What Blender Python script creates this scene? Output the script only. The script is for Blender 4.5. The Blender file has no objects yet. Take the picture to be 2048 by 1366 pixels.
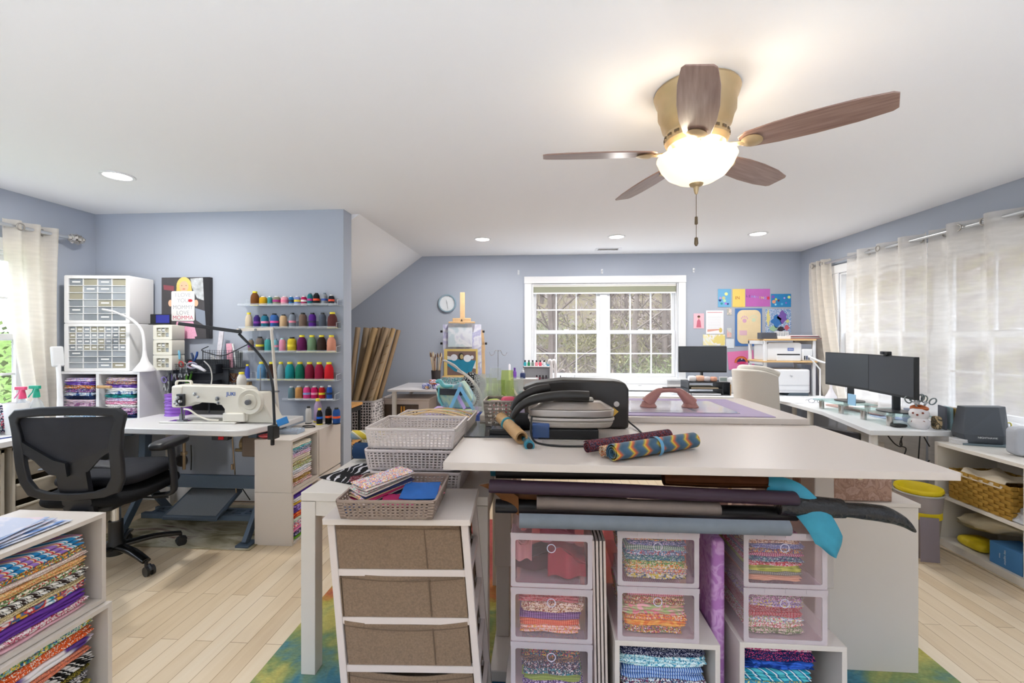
import bpy, bmesh, math, random
from mathutils import Matrix, Vector, noise
PI = math.pi
SC = bpy.context.scene
COL = SC.collection

# ---------------------------------------------------------------- camera, sky, exposure
F, CAMZ, HY = 880.0, 1.38, 675.0
TH = math.atan(61 / F)
cam_d = bpy.data.cameras.new('camera')
cam_d.sensor_width = 36.0
cam_d.lens = 36.0 * F / 2048
cam_d.shift_y = -(683 - HY) / 2048
cam_d.clip_start = 0.02
cam = bpy.data.objects.new('camera', cam_d)
COL.objects.link(cam)
cam.location = (0, 0, CAMZ)
cam.rotation_euler = (PI / 2, 0, TH)
SC.camera = cam
SKY = 7.0
world = bpy.data.worlds.new('overcast_sky')
SC.world = world
world.use_nodes = True
wn = world.node_tree
bg = wn.nodes['Background']
bg.inputs[0].default_value = (0.82, 0.91, 1.05, 1)
# overcast sky: three times brighter overhead than at the horizon
_tc = wn.nodes.new('ShaderNodeTexCoord')
_sp = wn.nodes.new('ShaderNodeSeparateXYZ')
wn.links.new(_tc.outputs['Generated'], _sp.inputs[0])
_mr = wn.nodes.new('ShaderNodeMapRange')
_mr.inputs[1].default_value, _mr.inputs[2].default_value = 0, 1
_mr.inputs[3].default_value, _mr.inputs[4].default_value = SKY / 3, SKY
wn.links.new(_sp.outputs[2], _mr.inputs[0])
wn.links.new(_mr.outputs[0], bg.inputs[1])
SC.view_settings.view_transform = 'Standard'
SC.view_settings.look = 'None'
SC.view_settings.exposure = 0.72
SC.view_settings.gamma = 1
SC.view_settings.use_curve_mapping = False
SC.cycles.use_denoising = True
SC.cycles.max_bounces = 7
SC.cycles.diffuse_bounces = 4
SC.cycles.glossy_bounces = 3
SC.cycles.transmission_bounces = 6
SC.cycles.transparent_max_bounces = 16
SC.cycles.caustics_reflective = False
SC.cycles.caustics_refractive = False
SC.cycles.sample_clamp_indirect = 4.0


def at(u, v, x=None, y=None, z=None):
    """real place of something the photo shows at (u, v), once one of its coordinates is known"""
    a = (u - 1024) / F
    r = (math.cos(TH) * a - math.sin(TH), math.sin(TH) * a + math.cos(TH), (HY - v) / F)
    t = x / r[0] if x is not None else y / r[1] if y is not None else (z - CAMZ) / r[2]
    return Vector((r[0] * t, r[1] * t, CAMZ + r[2] * t))


# ---------------------------------------------------------------- colour and materials
def lin(c):
    if isinstance(c, str):
        c = c.lstrip('#')
        c = tuple(int(c[i:i + 2], 16) / 255 for i in (0, 2, 4))
    return tuple((x / 12.92 if x <= .04045 else ((x + .055) / 1.055) ** 2.4) for x in c[:3]) + (1,)


MC = {}


def pbsdf(m):
    return m.node_tree.nodes['Principled BSDF']


def mat(col, rough=.5, metal=0, spec=.5, var=0, vs=8, bump=0, bs=60, emit=None, es=1, coat=0, key=None):
    k = (col, rough, metal, spec, var, vs, bump, bs, emit, es, coat, key)
    if k in MC:
        return MC[k]
    m = bpy.data.materials.new('material')
    MC[k] = m
    m.use_nodes = True
    nt = m.node_tree
    b = pbsdf(m)
    b.inputs['Base Color'].default_value = lin(col)
    b.inputs['Roughness'].default_value = rough
    b.inputs['Metallic'].default_value = metal
    b.inputs['Specular IOR Level'].default_value = spec
    b.inputs['Coat Weight'].default_value = coat
    if emit:
        b.inputs['Emission Color'].default_value = lin(emit)
        b.inputs['Emission Strength'].default_value = es
    if var or bump:
        tc = nt.nodes.new('ShaderNodeTexCoord')
    if var:
        n = nt.nodes.new('ShaderNodeTexNoise')
        n.inputs['Scale'].default_value = vs
        n.inputs['Detail'].default_value = 4
        nt.links.new(tc.outputs['Object'], n.inputs['Vector'])
        mr = nt.nodes.new('ShaderNodeMapRange')
        mr.inputs[1].default_value = .3
        mr.inputs[2].default_value = .7
        mr.inputs[3].default_value = 1 - var
        mr.inputs[4].default_value = 1 + var
        nt.links.new(n.outputs[0], mr.inputs[0])
        hs = nt.nodes.new('ShaderNodeHueSaturation')
        hs.inputs['Color'].default_value = lin(col)
        nt.links.new(mr.outputs[0], hs.inputs['Value'])
        nt.links.new(hs.outputs[0], b.inputs['Base Color'])
    if bump:
        n = nt.nodes.new('ShaderNodeTexNoise')
        n.inputs['Scale'].default_value = bs
        nt.links.new(tc.outputs['Object'], n.inputs['Vector'])
        bp = nt.nodes.new('ShaderNodeBump')
        bp.inputs['Strength'].default_value = bump
        bp.inputs['Distance'].default_value = .01
        nt.links.new(n.outputs[0], bp.inputs['Height'])
        nt.links.new(bp.outputs[0], b.inputs['Normal'])
    return m


def ramp(nt, fac, stops, interp='LINEAR'):
    r = nt.nodes.new('ShaderNodeValToRGB')
    r.color_ramp.interpolation = interp
    e = r.color_ramp.elements
    while len(e) > 1:
        e.remove(e[-1])
    e[0].position = stops[0][0]
    e[0].color = lin(stops[0][1])
    for p, c in stops[1:]:
        x = e.new(p)
        x.color = lin(c)
    nt.links.new(fac, r.inputs[0])
    return r.outputs[0]


def texco(nt, scale=(1, 1, 1), loc=(0, 0, 0), rot=(0, 0, 0), which='Object'):
    tc = nt.nodes.new('ShaderNodeTexCoord')
    mp = nt.nodes.new('ShaderNodeMapping')
    mp.inputs['Scale'].default_value = scale
    mp.inputs['Location'].default_value = loc
    mp.inputs['Rotation'].default_value = rot
    nt.links.new(tc.outputs[which], mp.inputs[0])
    return mp.outputs[0]


def newmat(rough=.8, spec=.3):
    m = bpy.data.materials.new('material')
    m.use_nodes = True
    b = pbsdf(m)
    b.inputs['Roughness'].default_value = rough
    b.inputs['Specular IOR Level'].default_value = spec
    return m, m.node_tree, b


def fab(kind, cols, sc=40, seed=0):
    """printed cotton: kind of print and its colours"""
    k = ('fab', kind, tuple(cols), sc, seed)
    if k in MC:
        return MC[k]
    m, nt, b = newmat(.9, .15)
    MC[k] = m
    v = texco(nt, (sc, sc, sc), (seed * 1.7, seed * .9, seed * 2.3))
    n = len(cols)
    if kind == 'plain':
        b.inputs['Base Color'].default_value = lin(cols[0])
        return m
    if kind == 'stripe':
        w = nt.nodes.new('ShaderNodeTexWave')
        w.inputs['Scale'].default_value = .25
        w.inputs['Distortion'].default_value = 6
        w.inputs['Detail Scale'].default_value = .4
        w.bands_direction = 'DIAGONAL'
        nt.links.new(v, w.inputs[0])
        o = w.outputs['Fac']
    elif kind == 'line':
        w = nt.nodes.new('ShaderNodeTexWave')
        w.inputs['Scale'].default_value = .5
        w.bands_direction = 'X'
        nt.links.new(v, w.inputs[0])
        o = w.outputs['Fac']
    elif kind == 'blotch':
        w = nt.nodes.new('ShaderNodeTexNoise')
        w.inputs['Scale'].default_value = .6
        w.inputs['Detail'].default_value = 2
        w.inputs['Distortion'].default_value = 1.5
        nt.links.new(v, w.inputs[0])
        mr = nt.nodes.new('ShaderNodeMapRange')
        mr.inputs[1].default_value = .3
        mr.inputs[2].default_value = .7
        nt.links.new(w.outputs[0], mr.inputs[0])
        o = mr.outputs[0]
    elif kind == 'dot':
        w = nt.nodes.new('ShaderNodeTexVoronoi')
        nt.links.new(v, w.inputs[0])
        o = w.outputs['Distance']
    else:
        w = nt.nodes.new('ShaderNodeTexVoronoi')
        w.inputs['Randomness'].default_value = 1
        nt.links.new(v, w.inputs[0])
        sp = nt.nodes.new('ShaderNodeSeparateColor')
        nt.links.new(w.outputs['Color'], sp.inputs[0])
        o = sp.outputs[0]
    if kind == 'dot':
        st = [(0, cols[1]), (.33, cols[0])] if n < 3 else [(0, cols[2]), (.16, cols[1]), (.36, cols[0])]
    else:
        st = [(i / n, c) for i, c in enumerate(cols)]
    nt.links.new(ramp(nt, o, st, 'CONSTANT' if kind != 'blotch' else 'EASE'), b.inputs['Base Color'])
    return m


def clear(tint='#FFFFFF', milk=.15, rough=.15, key=0):
    """thin see-through plastic: mostly transparent, a little milky and glossy"""
    k = ('clear', tint, milk, rough, key)
    if k in MC:
        return MC[k]
    m, nt, b = newmat(rough, .5)
    MC[k] = m
    b.inputs['Base Color'].default_value = lin(tint)
    tr = nt.nodes.new('ShaderNodeBsdfTransparent')
    tr.inputs[0].default_value = lin(tint)
    mx = nt.nodes.new('ShaderNodeMixShader')
    mx.inputs[0].default_value = milk
    out = nt.nodes['Material Output']
    nt.links.new(tr.outputs[0], mx.inputs[1])
    nt.links.new(b.outputs[0], mx.inputs[2])
    nt.links.new(mx.outputs[0], out.inputs[0])
    return m


# ---------------------------------------------------------------- mesh building
class MB:
    def __init__(s):
        s.v, s.f, s.m = [], [], None

    def add(s, vs, fs):
        n = len(s.v)
        s.v += [tuple(s.m @ Vector(p)) if s.m else tuple(p) for p in vs]
        s.f += [tuple(i + n for i in f) for f in fs]
        return s

    def b(s, x0, y0, z0, x1, y1, z1):
        return s.add([(x0, y0, z0), (x1, y0, z0), (x1, y1, z0), (x0, y1, z0), (x0, y0, z1), (x1, y0, z1), (x1, y1, z1), (x0, y1, z1)],
                     [(0, 3, 2, 1), (4, 5, 6, 7), (0, 1, 5, 4), (1, 2, 6, 5), (2, 3, 7, 6), (3, 0, 4, 7)])

    def c(s, cx, cy, cz, sx, sy, sz, rot=None):
        o = s.m
        M = Matrix.Translation((cx, cy, cz))
        if rot:
            M = M @ rot.to_4x4()
        s.m = (o @ M) if o else M
        s.b(-sx / 2, -sy / 2, -sz / 2, sx / 2, sy / 2, sz / 2)
        s.m = o
        return s

    def bar(s, p, q, w, h=None, up=(0, 0, 1)):
        """square bar from p to q, w across and h high"""
        p, q = Vector(p), Vector(q)
        h = h or w
        d = q - p
        z = d.normalized()
        x = z.cross(Vector(up))
        if x.length < 1e-4:
            x = z.cross(Vector((0, 1, 0)))
        x.normalize()
        y = x.cross(z)
        vs = []
        for e in (p, q):
            for a, b_ in ((-1, -1), (1, -1), (1, 1), (-1, 1)):
                vs.append(e + x * a * w / 2 + y * b_ * h / 2)
        return s.add(vs, [(0, 1, 2, 3), (7, 6, 5, 4), (0, 4, 5, 1), (1, 5, 6, 2), (2, 6, 7, 3), (3, 7, 4, 0)])

    def tube(s, pts, r, n=10, cap=True, smooth=0, flat=1.0, closed=False):
        pts = [Vector(p) for p in pts]
        if smooth and len(pts) > 2:
            out = []
            N = len(pts)
            for i in range(N if closed else N - 1):
                if closed:
                    p0, p1, p2, p3 = pts[i - 1], pts[i], pts[(i + 1) % N], pts[(i + 2) % N]
                else:
                    p0, p1, p2, p3 = pts[max(i - 1, 0)], pts[i], pts[i + 1], pts[min(i + 2, N - 1)]
                for k in range(smooth):
                    t = k / smooth
                    out.append(.5 * ((2 * p1) + (p2 - p0) * t + (2 * p0 - 5 * p1 + 4 * p2 - p3) * t * t + (3 * p1 - p0 - 3 * p2 + p3) * t ** 3))
            if not closed:
                out.append(pts[-1])
            if isinstance(r, (list, tuple)):
                rr = []
                for i in range(len(r) - 1):
                    rr += [r[i] + (r[i + 1] - r[i]) * k / smooth for k in range(smooth)]
                r = rr + [r[-1]]
            pts = out
        L = len(pts)
        rs = r if isinstance(r, (list, tuple)) else [r] * L
        vs, prev = [], None
        for i in range(L):
            if closed:
                d = pts[(i + 1) % L] - pts[i - 1]
            else:
                d = pts[min(i + 1, L - 1)] - pts[max(i - 1, 0)]
            d.normalize()
            if prev is None:
                a = Vector((0, 0, 1)) if abs(d.z) < .9 else Vector((0, 1, 0))
                x = d.cross(a).normalized()
            else:
                x = (prev - d * prev.dot(d)).normalized()
            prev = x
            y = d.cross(x)
            for k in range(n):
                an = 2 * PI * k / n
                vs.append(pts[i] + (x * math.cos(an) + y * math.sin(an) * flat) * rs[i])
        fs = []
        for i in range(L if closed else L - 1):
            for k in range(n):
                fs.append((i * n + k, i * n + (k + 1) % n, ((i + 1) % L) * n + (k + 1) % n, ((i + 1) % L) * n + k))
        if cap and not closed:
            fs.append(tuple(range(n - 1, -1, -1)))
            fs.append(tuple((L - 1) * n + k for k in range(n)))
        return s.add(vs, fs)

    def cyl(s, p, q, r, r2=None, n=16, cap=True):
        return s.tube([p, q], [r, r if r2 is None else r2], n, cap)

    def lathe(s, prof, o=(0, 0, 0), n=20, axis='z', cap=True):
        vs, fs = [], []
        o = Vector(o)
        for r, z in prof:
            for k in range(n):
                a = 2 * PI * k / n
                p = (r * math.cos(a), r * math.sin(a), z)
                if axis == 'y':
                    p = (p[0], p[2], p[1])
                elif axis == 'x':
                    p = (p[2], p[0], p[1])
                vs.append(o + Vector(p))
        L = len(prof)
        for i in range(L - 1):
            for k in range(n):
                fs.append((i * n + k, i * n + (k + 1) % n, (i + 1) * n + (k + 1) % n, (i + 1) * n + k))
        if cap and L > 2:
            if prof[0][0] > 1e-5:
                fs.append(tuple(range(n - 1, -1, -1)))
            if prof[-1][0] > 1e-5:
                fs.append(tuple((L - 1) * n + k for k in range(n)))
        return s.add(vs, fs)

    def prism(s, poly, d0, d1, plane='xz'):
        """polygon in a plane, pulled out along the third axis from d0 to d1"""
        def P(a, b_, c):
            return (a, c, b_) if plane == 'xz' else (c, a, b_) if plane == 'yz' else (a, b_, c)
        n = len(poly)
        vs = [P(a, b_, d0) for a, b_ in poly] + [P(a, b_, d1) for a, b_ in poly]
        fs = [tuple(range(n)), tuple(range(2 * n - 1, n - 1, -1))]
        fs += [(i, i + n, (i + 1) % n + n, (i + 1) % n) for i in range(n)]
        return s.add(vs, fs)

    def ring(s, outer, inner, d0, d1, plane='xz'):
        """flat frame between two outlines with the same number of points"""
        def P(a, b_, c):
            return (a, c, b_) if plane == 'xz' else (c, a, b_) if plane == 'yz' else (a, b_, c)
        n = len(outer)
        vs = [P(a, b_, d) for d in (d0, d1) for pl in (outer, inner) for a, b_ in pl]
        fs = []
        for i in range(n):
            j = (i + 1) % n
            fs += [(i, j, n + j, n + i), (2 * n + i, 3 * n + i, 3 * n + j, 2 * n + j), (i, 2 * n + i, 2 * n + j, j), (n + i, n + j, 3 * n + j, 3 * n + i)]
        return s.add(vs, fs)

    def grid(s, fn, nu, nv, th=0, wrap=False):
        """surface fn(u, v) with u, v in 0..1; th gives it a thickness along its normal"""
        P = [[Vector(fn(i / nu, j / nv)) for j in range(nv + 1)] for i in range(nu + 1)]
        W = nv + 1
        vs = [p for r in P for p in r]
        fs = [(i * W + j, (i + 1) * W + j, (i + 1) * W + j + 1, i * W + j + 1) for i in range(nu) for j in range(nv)]
        if th:
            N = len(vs)
            bot = []
            for i in range(nu + 1):
                for j in range(nv + 1):
                    a = P[min(i + 1, nu)][j] - P[max(i - 1, 0)][j]
                    b_ = P[i][min(j + 1, nv)] - P[i][max(j - 1, 0)]
                    nn = a.cross(b_)
                    nn = nn.normalized() if nn.length > 1e-9 else Vector((0, 0, 1))
                    bot.append(P[i][j] - nn * th)
            fs += [tuple(N + k for k in reversed(f)) for f in list(fs)]
            vs = vs + bot
            for i in range(nu):
                for j in (0, nv):
                    a, b_ = i * W + j, (i + 1) * W + j
                    fs.append((a, a + N, b_ + N, b_) if j == 0 else (a, b_, b_ + N, a + N))
            for j in range(nv):
                for i in (0, nu):
                    a, b_ = i * W + j, i * W + j + 1
                    fs.append((a, b_, b_ + N, a + N) if i == 0 else (a, a + N, b_ + N, b_))
        return s.add(vs, fs)

    def build(s, name, m, parent=None, smooth=35, bev=0, sub=0, w=False, seg=2):
        me = bpy.data.meshes.new(name)
        vs = s.v
        if w and parent is not None:
            inv = WM[parent.name].inverted()
            vs = [tuple(inv @ Vector(p)) for p in vs]
        me.from_pydata(vs, [], s.f)
        bm = bmesh.new()
        bm.from_mesh(me)
        bmesh.ops.remove_doubles(bm, verts=bm.verts, dist=1e-6)
        bmesh.ops.recalc_face_normals(bm, faces=bm.faces)
        bm.to_mesh(me)
        bm.free()
        if smooth:
            me.shade_smooth()
            me.set_sharp_from_angle(angle=math.radians(smooth))
        for x in (m if isinstance(m, (list, tuple)) else [m]):
            me.materials.append(x)
        o = bpy.data.objects.new(name, me)
        COL.objects.link(o)
        o.parent = parent
        WM[o.name] = WM[parent.name].copy() if parent is not None else Matrix()
        if bev:
            md = o.modifiers.new('edge', 'BEVEL')
            md.width = bev
            md.segments = seg
            md.limit_method = 'ANGLE'
            md.angle_limit = math.radians(40)
            md.use_clamp_overlap = True
        if sub:
            md = o.modifiers.new('soft', 'SUBSURF')
            md.levels = md.render_levels = sub
        return o


WM = {}


def tag(o, label=None, cat=None, group=None, kind=None):
    if label:
        o['label'] = label
    if cat:
        o['category'] = cat
    if group:
        o['group'] = group
    if kind:
        o['kind'] = kind
    return o


def thing(name, label, cat, loc=(0, 0, 0), rz=0, group=None):
    o = bpy.data.objects.new(name, None)
    COL.objects.link(o)
    o.location = loc
    o.rotation_euler = (0, 0, rz)
    o.empty_display_size = .05
    WM[o.name] = Matrix.Translation(loc) @ Matrix.Rotation(rz, 4, 'Z')
    return tag(o, label, cat, group)


def place(o, loc, rz=0):
    """put a one-mesh thing at loc"""
    o.location = loc
    o.rotation_euler = (0, 0, rz)
    return o


def copy_tree(o, parent=None):
    c = o.copy()
    COL.objects.link(c)
    c.parent = parent
    for ch in o.children:
        copy_tree(ch, c)
    return c


def text(s_, size, m, parent, loc, rot=(PI / 2, 0, 0), ext=.0006, name='lettering', align='CENTER'):
    cu = bpy.data.curves.new(name, 'FONT')
    cu.body = s_
    cu.size = size
    cu.extrude = ext
    cu.align_x = align
    cu.align_y = 'CENTER'
    tmp = bpy.data.objects.new(name, cu)
    COL.objects.link(tmp)
    me = bpy.data.meshes.new_from_object(tmp.evaluated_get(bpy.context.evaluated_depsgraph_get()))
    bpy.data.objects.remove(tmp)
    me.materials.clear()
    me.materials.append(m)
    o = bpy.data.objects.new(name, me)
    COL.objects.link(o)
    o.parent = parent
    p = Vector(loc)
    if parent is not None:
        p = WM[parent.name].inverted() @ p
    o.location = p
    o.rotation_euler = rot
    return o


def rrect(x0, z0, x1, z1, r, n=5):
    out = []
    for cx, cz, a0 in ((x1 - r, z1 - r, 0), (x0 + r, z1 - r, 90), (x0 + r, z0 + r, 180), (x1 - r, z0 + r, 270)):
        for k in range(n + 1):
            a = math.radians(a0 + 90 * k / n)
            out.append((cx + r * math.cos(a), cz + r * math.sin(a)))
    return out


R = Matrix.Rotation
WHITE = mat('#E9E7E4', .45)
WHITE2 = mat('#DEDAD4', .5)
BLACK = mat('#17181A', .45)
CHROME = mat('#C9CACC', .2, 1)
STEEL = mat('#8E9196', .35, .9)
# ---------------------------------------------------------------- the room
XL, XR, YB, YP, XP, ZC = -3.84, 3.18, 5.66, 3.53, -1.64, 2.44
YR = -1.0
wall_m = mat('#B0B7C4', .85, spec=.2, bump=.03, bs=180)
ceil_m = mat('#F5F5F6', .9, spec=.1)
trim_m = mat('#EDEEF0', .4)


def floor_mat():
    m, nt, b = newmat(.32, .45)
    v = texco(nt, (1, 1, 1), (0, 0, 0), (0, 0, PI / 2))
    br = nt.nodes.new('ShaderNodeTexBrick')
    br.inputs['Scale'].default_value = 1
    br.inputs['Brick Width'].default_value = .95
    br.inputs['Row Height'].default_value = .083
    br.inputs['Mortar Size'].default_value = .0012
    br.inputs['Mortar Smooth'].default_value = .3
    br.offset = .37
    br.inputs['Color1'].default_value = (0, 0, 0, 1)
    br.inputs['Color2'].default_value = (1, 1, 1, 1)
    br.inputs['Mortar'].default_value = (.5, .5, .5, 1)
    nt.links.new(v, br.inputs[0])
    n = nt.nodes.new('ShaderNodeTexNoise')
    n.inputs['Scale'].default_value = 3
    n.inputs['Detail'].default_value = 6
    n.inputs['Distortion'].default_value = .6
    nt.links.new(texco(nt, (9, .8, 1)), n.inputs[0])
    mix = nt.nodes.new('ShaderNodeMath')
    mix.operation = 'MULTIPLY_ADD'
    nt.links.new(n.outputs[0], mix.inputs[0])
    mix.inputs[1].default_value = .55
    sc = nt.nodes.new('ShaderNodeMath')
    sc.operation = 'MULTIPLY'
    sc.inputs[1].default_value = .45
    nt.links.new(br.outputs[0], sc.inputs[0])
    nt.links.new(sc.outputs[0], mix.inputs[2])
    c = ramp(nt, mix.outputs[0], [(.1, '#CDB493'), (.35, '#D9C4A4'), (.6, '#E2CFB2'), (.9, '#E8D9C0')])
    dk = nt.nodes.new('ShaderNodeMixRGB')
    dk.blend_type = 'MULTIPLY'
    dk.inputs[2].default_value = lin('#9C7F60')
    nt.links.new(br.outputs['Fac'], dk.inputs[0])
    nt.links.new(c, dk.inputs[1])
    nt.links.new(dk.outputs[0], b.inputs['Base Color'])
    return m


def struct(name, mb, m, parent=None, **k):
    o = mb.build(name, m, parent, **k)
    if parent is None:
        o['kind'] = 'structure'
    return o


struct('floor', MB().b(XL - .1, YR, -.1, XR + .1, YB + .1, 0), floor_mat(), smooth=0)
# ceiling with its sloping part over the alcove
def slope_z(x):
    return ZC - (-1.57 - x) * .735
struct('ceiling', MB().b(XL - .1, YR, ZC, XR + .1, YP + .15, ZC + .1).b(-1.57, YP + .15, ZC, XR + .1, YB + .1, ZC + .1), ceil_m, smooth=0)
struct('ceiling_slope', MB().prism([(-1.57, ZC), (-3.5, slope_z(-3.5)), (-3.5, slope_z(-3.5) + .1), (-1.57, ZC + .1)], YP + .15, YB + .1), ceil_m, smooth=0)
# partition with the thread racks
struct('wall_left_front', MB().b(XL - .1, YP, 0, XP, YP + .15, ZC), wall_m, smooth=0)
struct('wall_alcove_left', MB().b(-3.6, YP + .15, 0, -3.5, YB, 1.2), wall_m, smooth=0)


def wall_with_hole(name, axis, c0, c1, a0, a1, z1, h0, h1, hz0, hz1, m):
    mb = MB()
    def q(A0, A1, Z0, Z1):
        if axis == 'x':
            mb.b(c0, A0, Z0, c1, A1, Z1)
        else:
            mb.b(A0, c0, Z0, A1, c1, Z1)
    q(a0, h0, 0, z1); q(h1, a1, 0, z1); q(h0, h1, 0, hz0); q(h0, h1, hz1, z1)
    return struct(name, mb, m, smooth=0)


WB = (-.14, 1.70, .86, 2.07)      # back window opening
wall_with_hole('wall_back', 'y', YB, YB + .14, -3.5, XR + .1, ZC, WB[0], WB[1], WB[2], WB[3], wall_m)
WR = (1.55, 4.95, .78, 2.07)
wall_with_hole('wall_right', 'x', XR, XR + .14, YR, YB, ZC, WR[0], WR[1], WR[2], WR[3], wall_m)
WL = (1.5, 3.05, .80, 2.0)
wall_with_hole('wall_left', 'x', XL - .14, XL, YR, YP, ZC, WL[0], WL[1], WL[2], WL[3], wall_m)

bb = trim_m
struct('wall_rear_light_stop', MB().b(XL, YR - .1, 0, XR, YR, .62), wall_m, smooth=0)  # unseen low wall added behind the camera to cut low-angle front light
struct('baseboard_left_front', MB().b(XL, YP - .018, 0, XP, YP, .13).b(XL, YP - .012, .13, XP, YP, .15), bb, bev=.003)
struct('baseboard_back', MB().b(-3.5, YB - .018, 0, XR, YB, .13), bb, bev=.003)
struct('baseboard_right', MB().b(XR - .018, YR, 0, XR, YB - .018, .13), bb, bev=.003)
struct('baseboard_left', MB().b(XL, YR, 0, XL + .018, YP - .018, .13), bb, bev=.003)

glass_m = clear('#FFFFFF', .06, .05)


def sash_window(name, axis, c, a0, a1, z0, z1, units, cols, label_face, inw, shade=None, cas=.09):
    """double-hung units side by side; c is the wall's inner face, inw the direction into the room"""
    root = bpy.data.objects.new(name, None)
    COL.objects.link(root)
    WM[root.name] = Matrix()
    root['kind'] = 'structure'
    def q(mb, A0, A1, Z0, Z1, d0, d1):
        d0, d1 = c + inw * d0, c + inw * d1
        d0, d1 = min(d0, d1), max(d0, d1)
        if axis == 'x':
            mb.b(d0, A0, Z0, d1, A1, Z1)
        else:
            mb.b(A0, d0, Z0, A1, d1, Z1)
    cs = MB()
    q(cs, a0 - cas, a0, z0 - .02, z1, 0, .022); q(cs, a1, a1 + cas, z0 - .02, z1, 0, .022)
    q(cs, a0 - cas - .004, a1 + cas + .004, z1 + .0005, z1 + cas, 0, .027)
    q(cs, a0 - cas, a1 + cas, z0 - .1, z0 - .02, 0, .018)
    cs.build('window_casing', trim_m, root, bev=.004)
    si = MB()
    q(si, a0 - cas - .02, a1 + cas + .02, z0 - .02, z0 + .005, -.05, .05)
    si.build('window_sill', trim_m, root, bev=.004)
    jb = MB()
    q(jb, a0, a0 + .02, z0, z1, -.13, 0); q(jb, a1 - .02, a1, z0, z1, -.13, 0)
    q(jb, a0 + .02, a1 - .02, z1 - .02, z1, -.13, 0); q(jb, a0 + .02, a1 - .02, z0, z0 + .02, -.13, 0)
    W = (a1 - a0) / units
    for i in range(1, units):
        q(jb, a0 + W * i - .045, a0 + W * i + .045, z0 + .02, z1 - .02, -.13, -.045)
    jb.build('window_jamb', trim_m, root, bev=.003)
    for i in range(units):
        s0 = a0 + W * i + (.02 if i == 0 else .045)
        s1 = a0 + W * (i + 1) - (.02 if i == units - 1 else .045)
        zm = (z0 + z1) / 2 - .02
        for (b0, b1, dd, nm) in ((zm - .02, z1 - .02, -.10, 'upper_sash'), (z0 + .02, zm + .025, -.07, 'lower_sash')):
            sa = MB()
            t = .04
            q(sa, s0, s0 + t, b0, b1, dd, dd + .03); q(sa, s1 - t, s1, b0, b1, dd, dd + .03)
            q(sa, s0 + t, s1 - t, b1 - t, b1, dd, dd + .03); q(sa, s0 + t, s1 - t, b0, b0 + t, dd, dd + .03)
            o = sa.build(nm, trim_m, root, bev=.003)
            gm = MB()
            for k in range(1, cols):
                x = s0 + t + (s1 - s0 - 2 * t) * k / cols
                q(gm, x - .008, x + .008, b0 + t, b1 - t, dd + .006, dd + .022)
            x = (b0 + b1) / 2
            q(gm, s0 + t, s1 - t, x - .008, x + .008, dd + .007, dd + .021)
            gm.build('muntin', trim_m, o, smooth=0)
            g = MB()
            q(g, s0 + t, s1 - t, b0 + t, b1 - t, dd + .012, dd + .016)
            g.build('pane', glass_m, o, smooth=0)
        lk = MB()
        q(lk, (s0 + s1) / 2 - .03, (s0 + s1) / 2 + .03, zm + .025, zm + .04, -.07, -.04)
        lk.build('sash_lock', trim_m, root)
    return root


win_b = sash_window('window_1', 'y', YB, *WB, 2, 3, 0, -1)
win_r = sash_window('window_2', 'x', XR, *WR, 3, 3, 0, -1)
win_l = sash_window('window_3', 'x', XL, *WL, 1, 3, 0, 1)
# rolled-up green-grey shade at the head of the back window
sh = thing('roller_shade', 'rolled-up sage green shade across the top of the back window', 'window shade', (.78, YB + .03, 1.97))
MB().b(WB[0] + .02, YB + .02, 1.955, WB[1] - .02, YB + .03, 2.035).build('shade_cloth', mat('#9C9F8B', .9), sh, w=True)
MB().b(WB[0] + .02, YB + .012, 2.03, WB[1] - .02, YB + .05, 2.05).build('head_rail', mat('#E9E7E0', .5), sh, w=True)
MB().b(WB[0] + .02, YB + .014, 1.94, WB[1] - .02, YB + .034, 1.957).build('bottom_rail', trim_m, sh, w=True)
# empty curtain brackets over the back window
for i, (u, v, d) in enumerate(((1037, 545, 'beyond the upper left corner of the window'), (1204, 543, 'over the middle of the window'), (1387, 541, 'beyond the upper right corner of the window'))):
    p = at(u, v, y=YB - .005)
    t = thing('curtain_bracket', 'small empty curtain bracket ' + d, 'bracket', p, group='empty curtain brackets over the back window')
    MB().b(-.012, -.004, -.03, .012, .004, .03).build('plate', mat('#D9DCE0', .3), t, bev=.002)
    MB().tube([(0, 0, .0), (0, -.04, 0), (0, -.05, .012)], .005, 8).tube([(0, 0, -.018), (.0, -.025, -.02)], .004, 8).build('hook', mat('#D9DCE0', .3), t)


# ---------------------------------------------------------------- recessed lights and vent
def downlight(p, label):
    t = thing('recessed_light', label, 'ceiling light', (p[0], p[1], ZC), group='recessed ceiling lights')
    MB().lathe([(.074, -.001), (.092, -.001), (.094, -.005), (.090, -.008), (.076, -.008), (.072, -.004)], n=32, cap=False).build('trim_ring', trim_m, t)
    MB().lathe([(.0, -.003), (.075, -.003)], n=32, cap=False).build('lens', mat('#FFFFFF', .5, emit='#FFF6EC', es=9, key=1), t)
    ld = bpy.data.lights.new('lamp', 'AREA')
    ld.shape = 'DISK'
    ld.size = .14
    ld.energy = LAMP_W
    ld.color = (1, .97, .93)
    ld.cycles.cast_shadow = True if hasattr(ld.cycles, 'cast_shadow') else True
    lo = bpy.data.objects.new('lamp', ld)
    COL.objects.link(lo)
    lo.parent = t
    lo.location = (0, 0, -.012)
    return t


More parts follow.
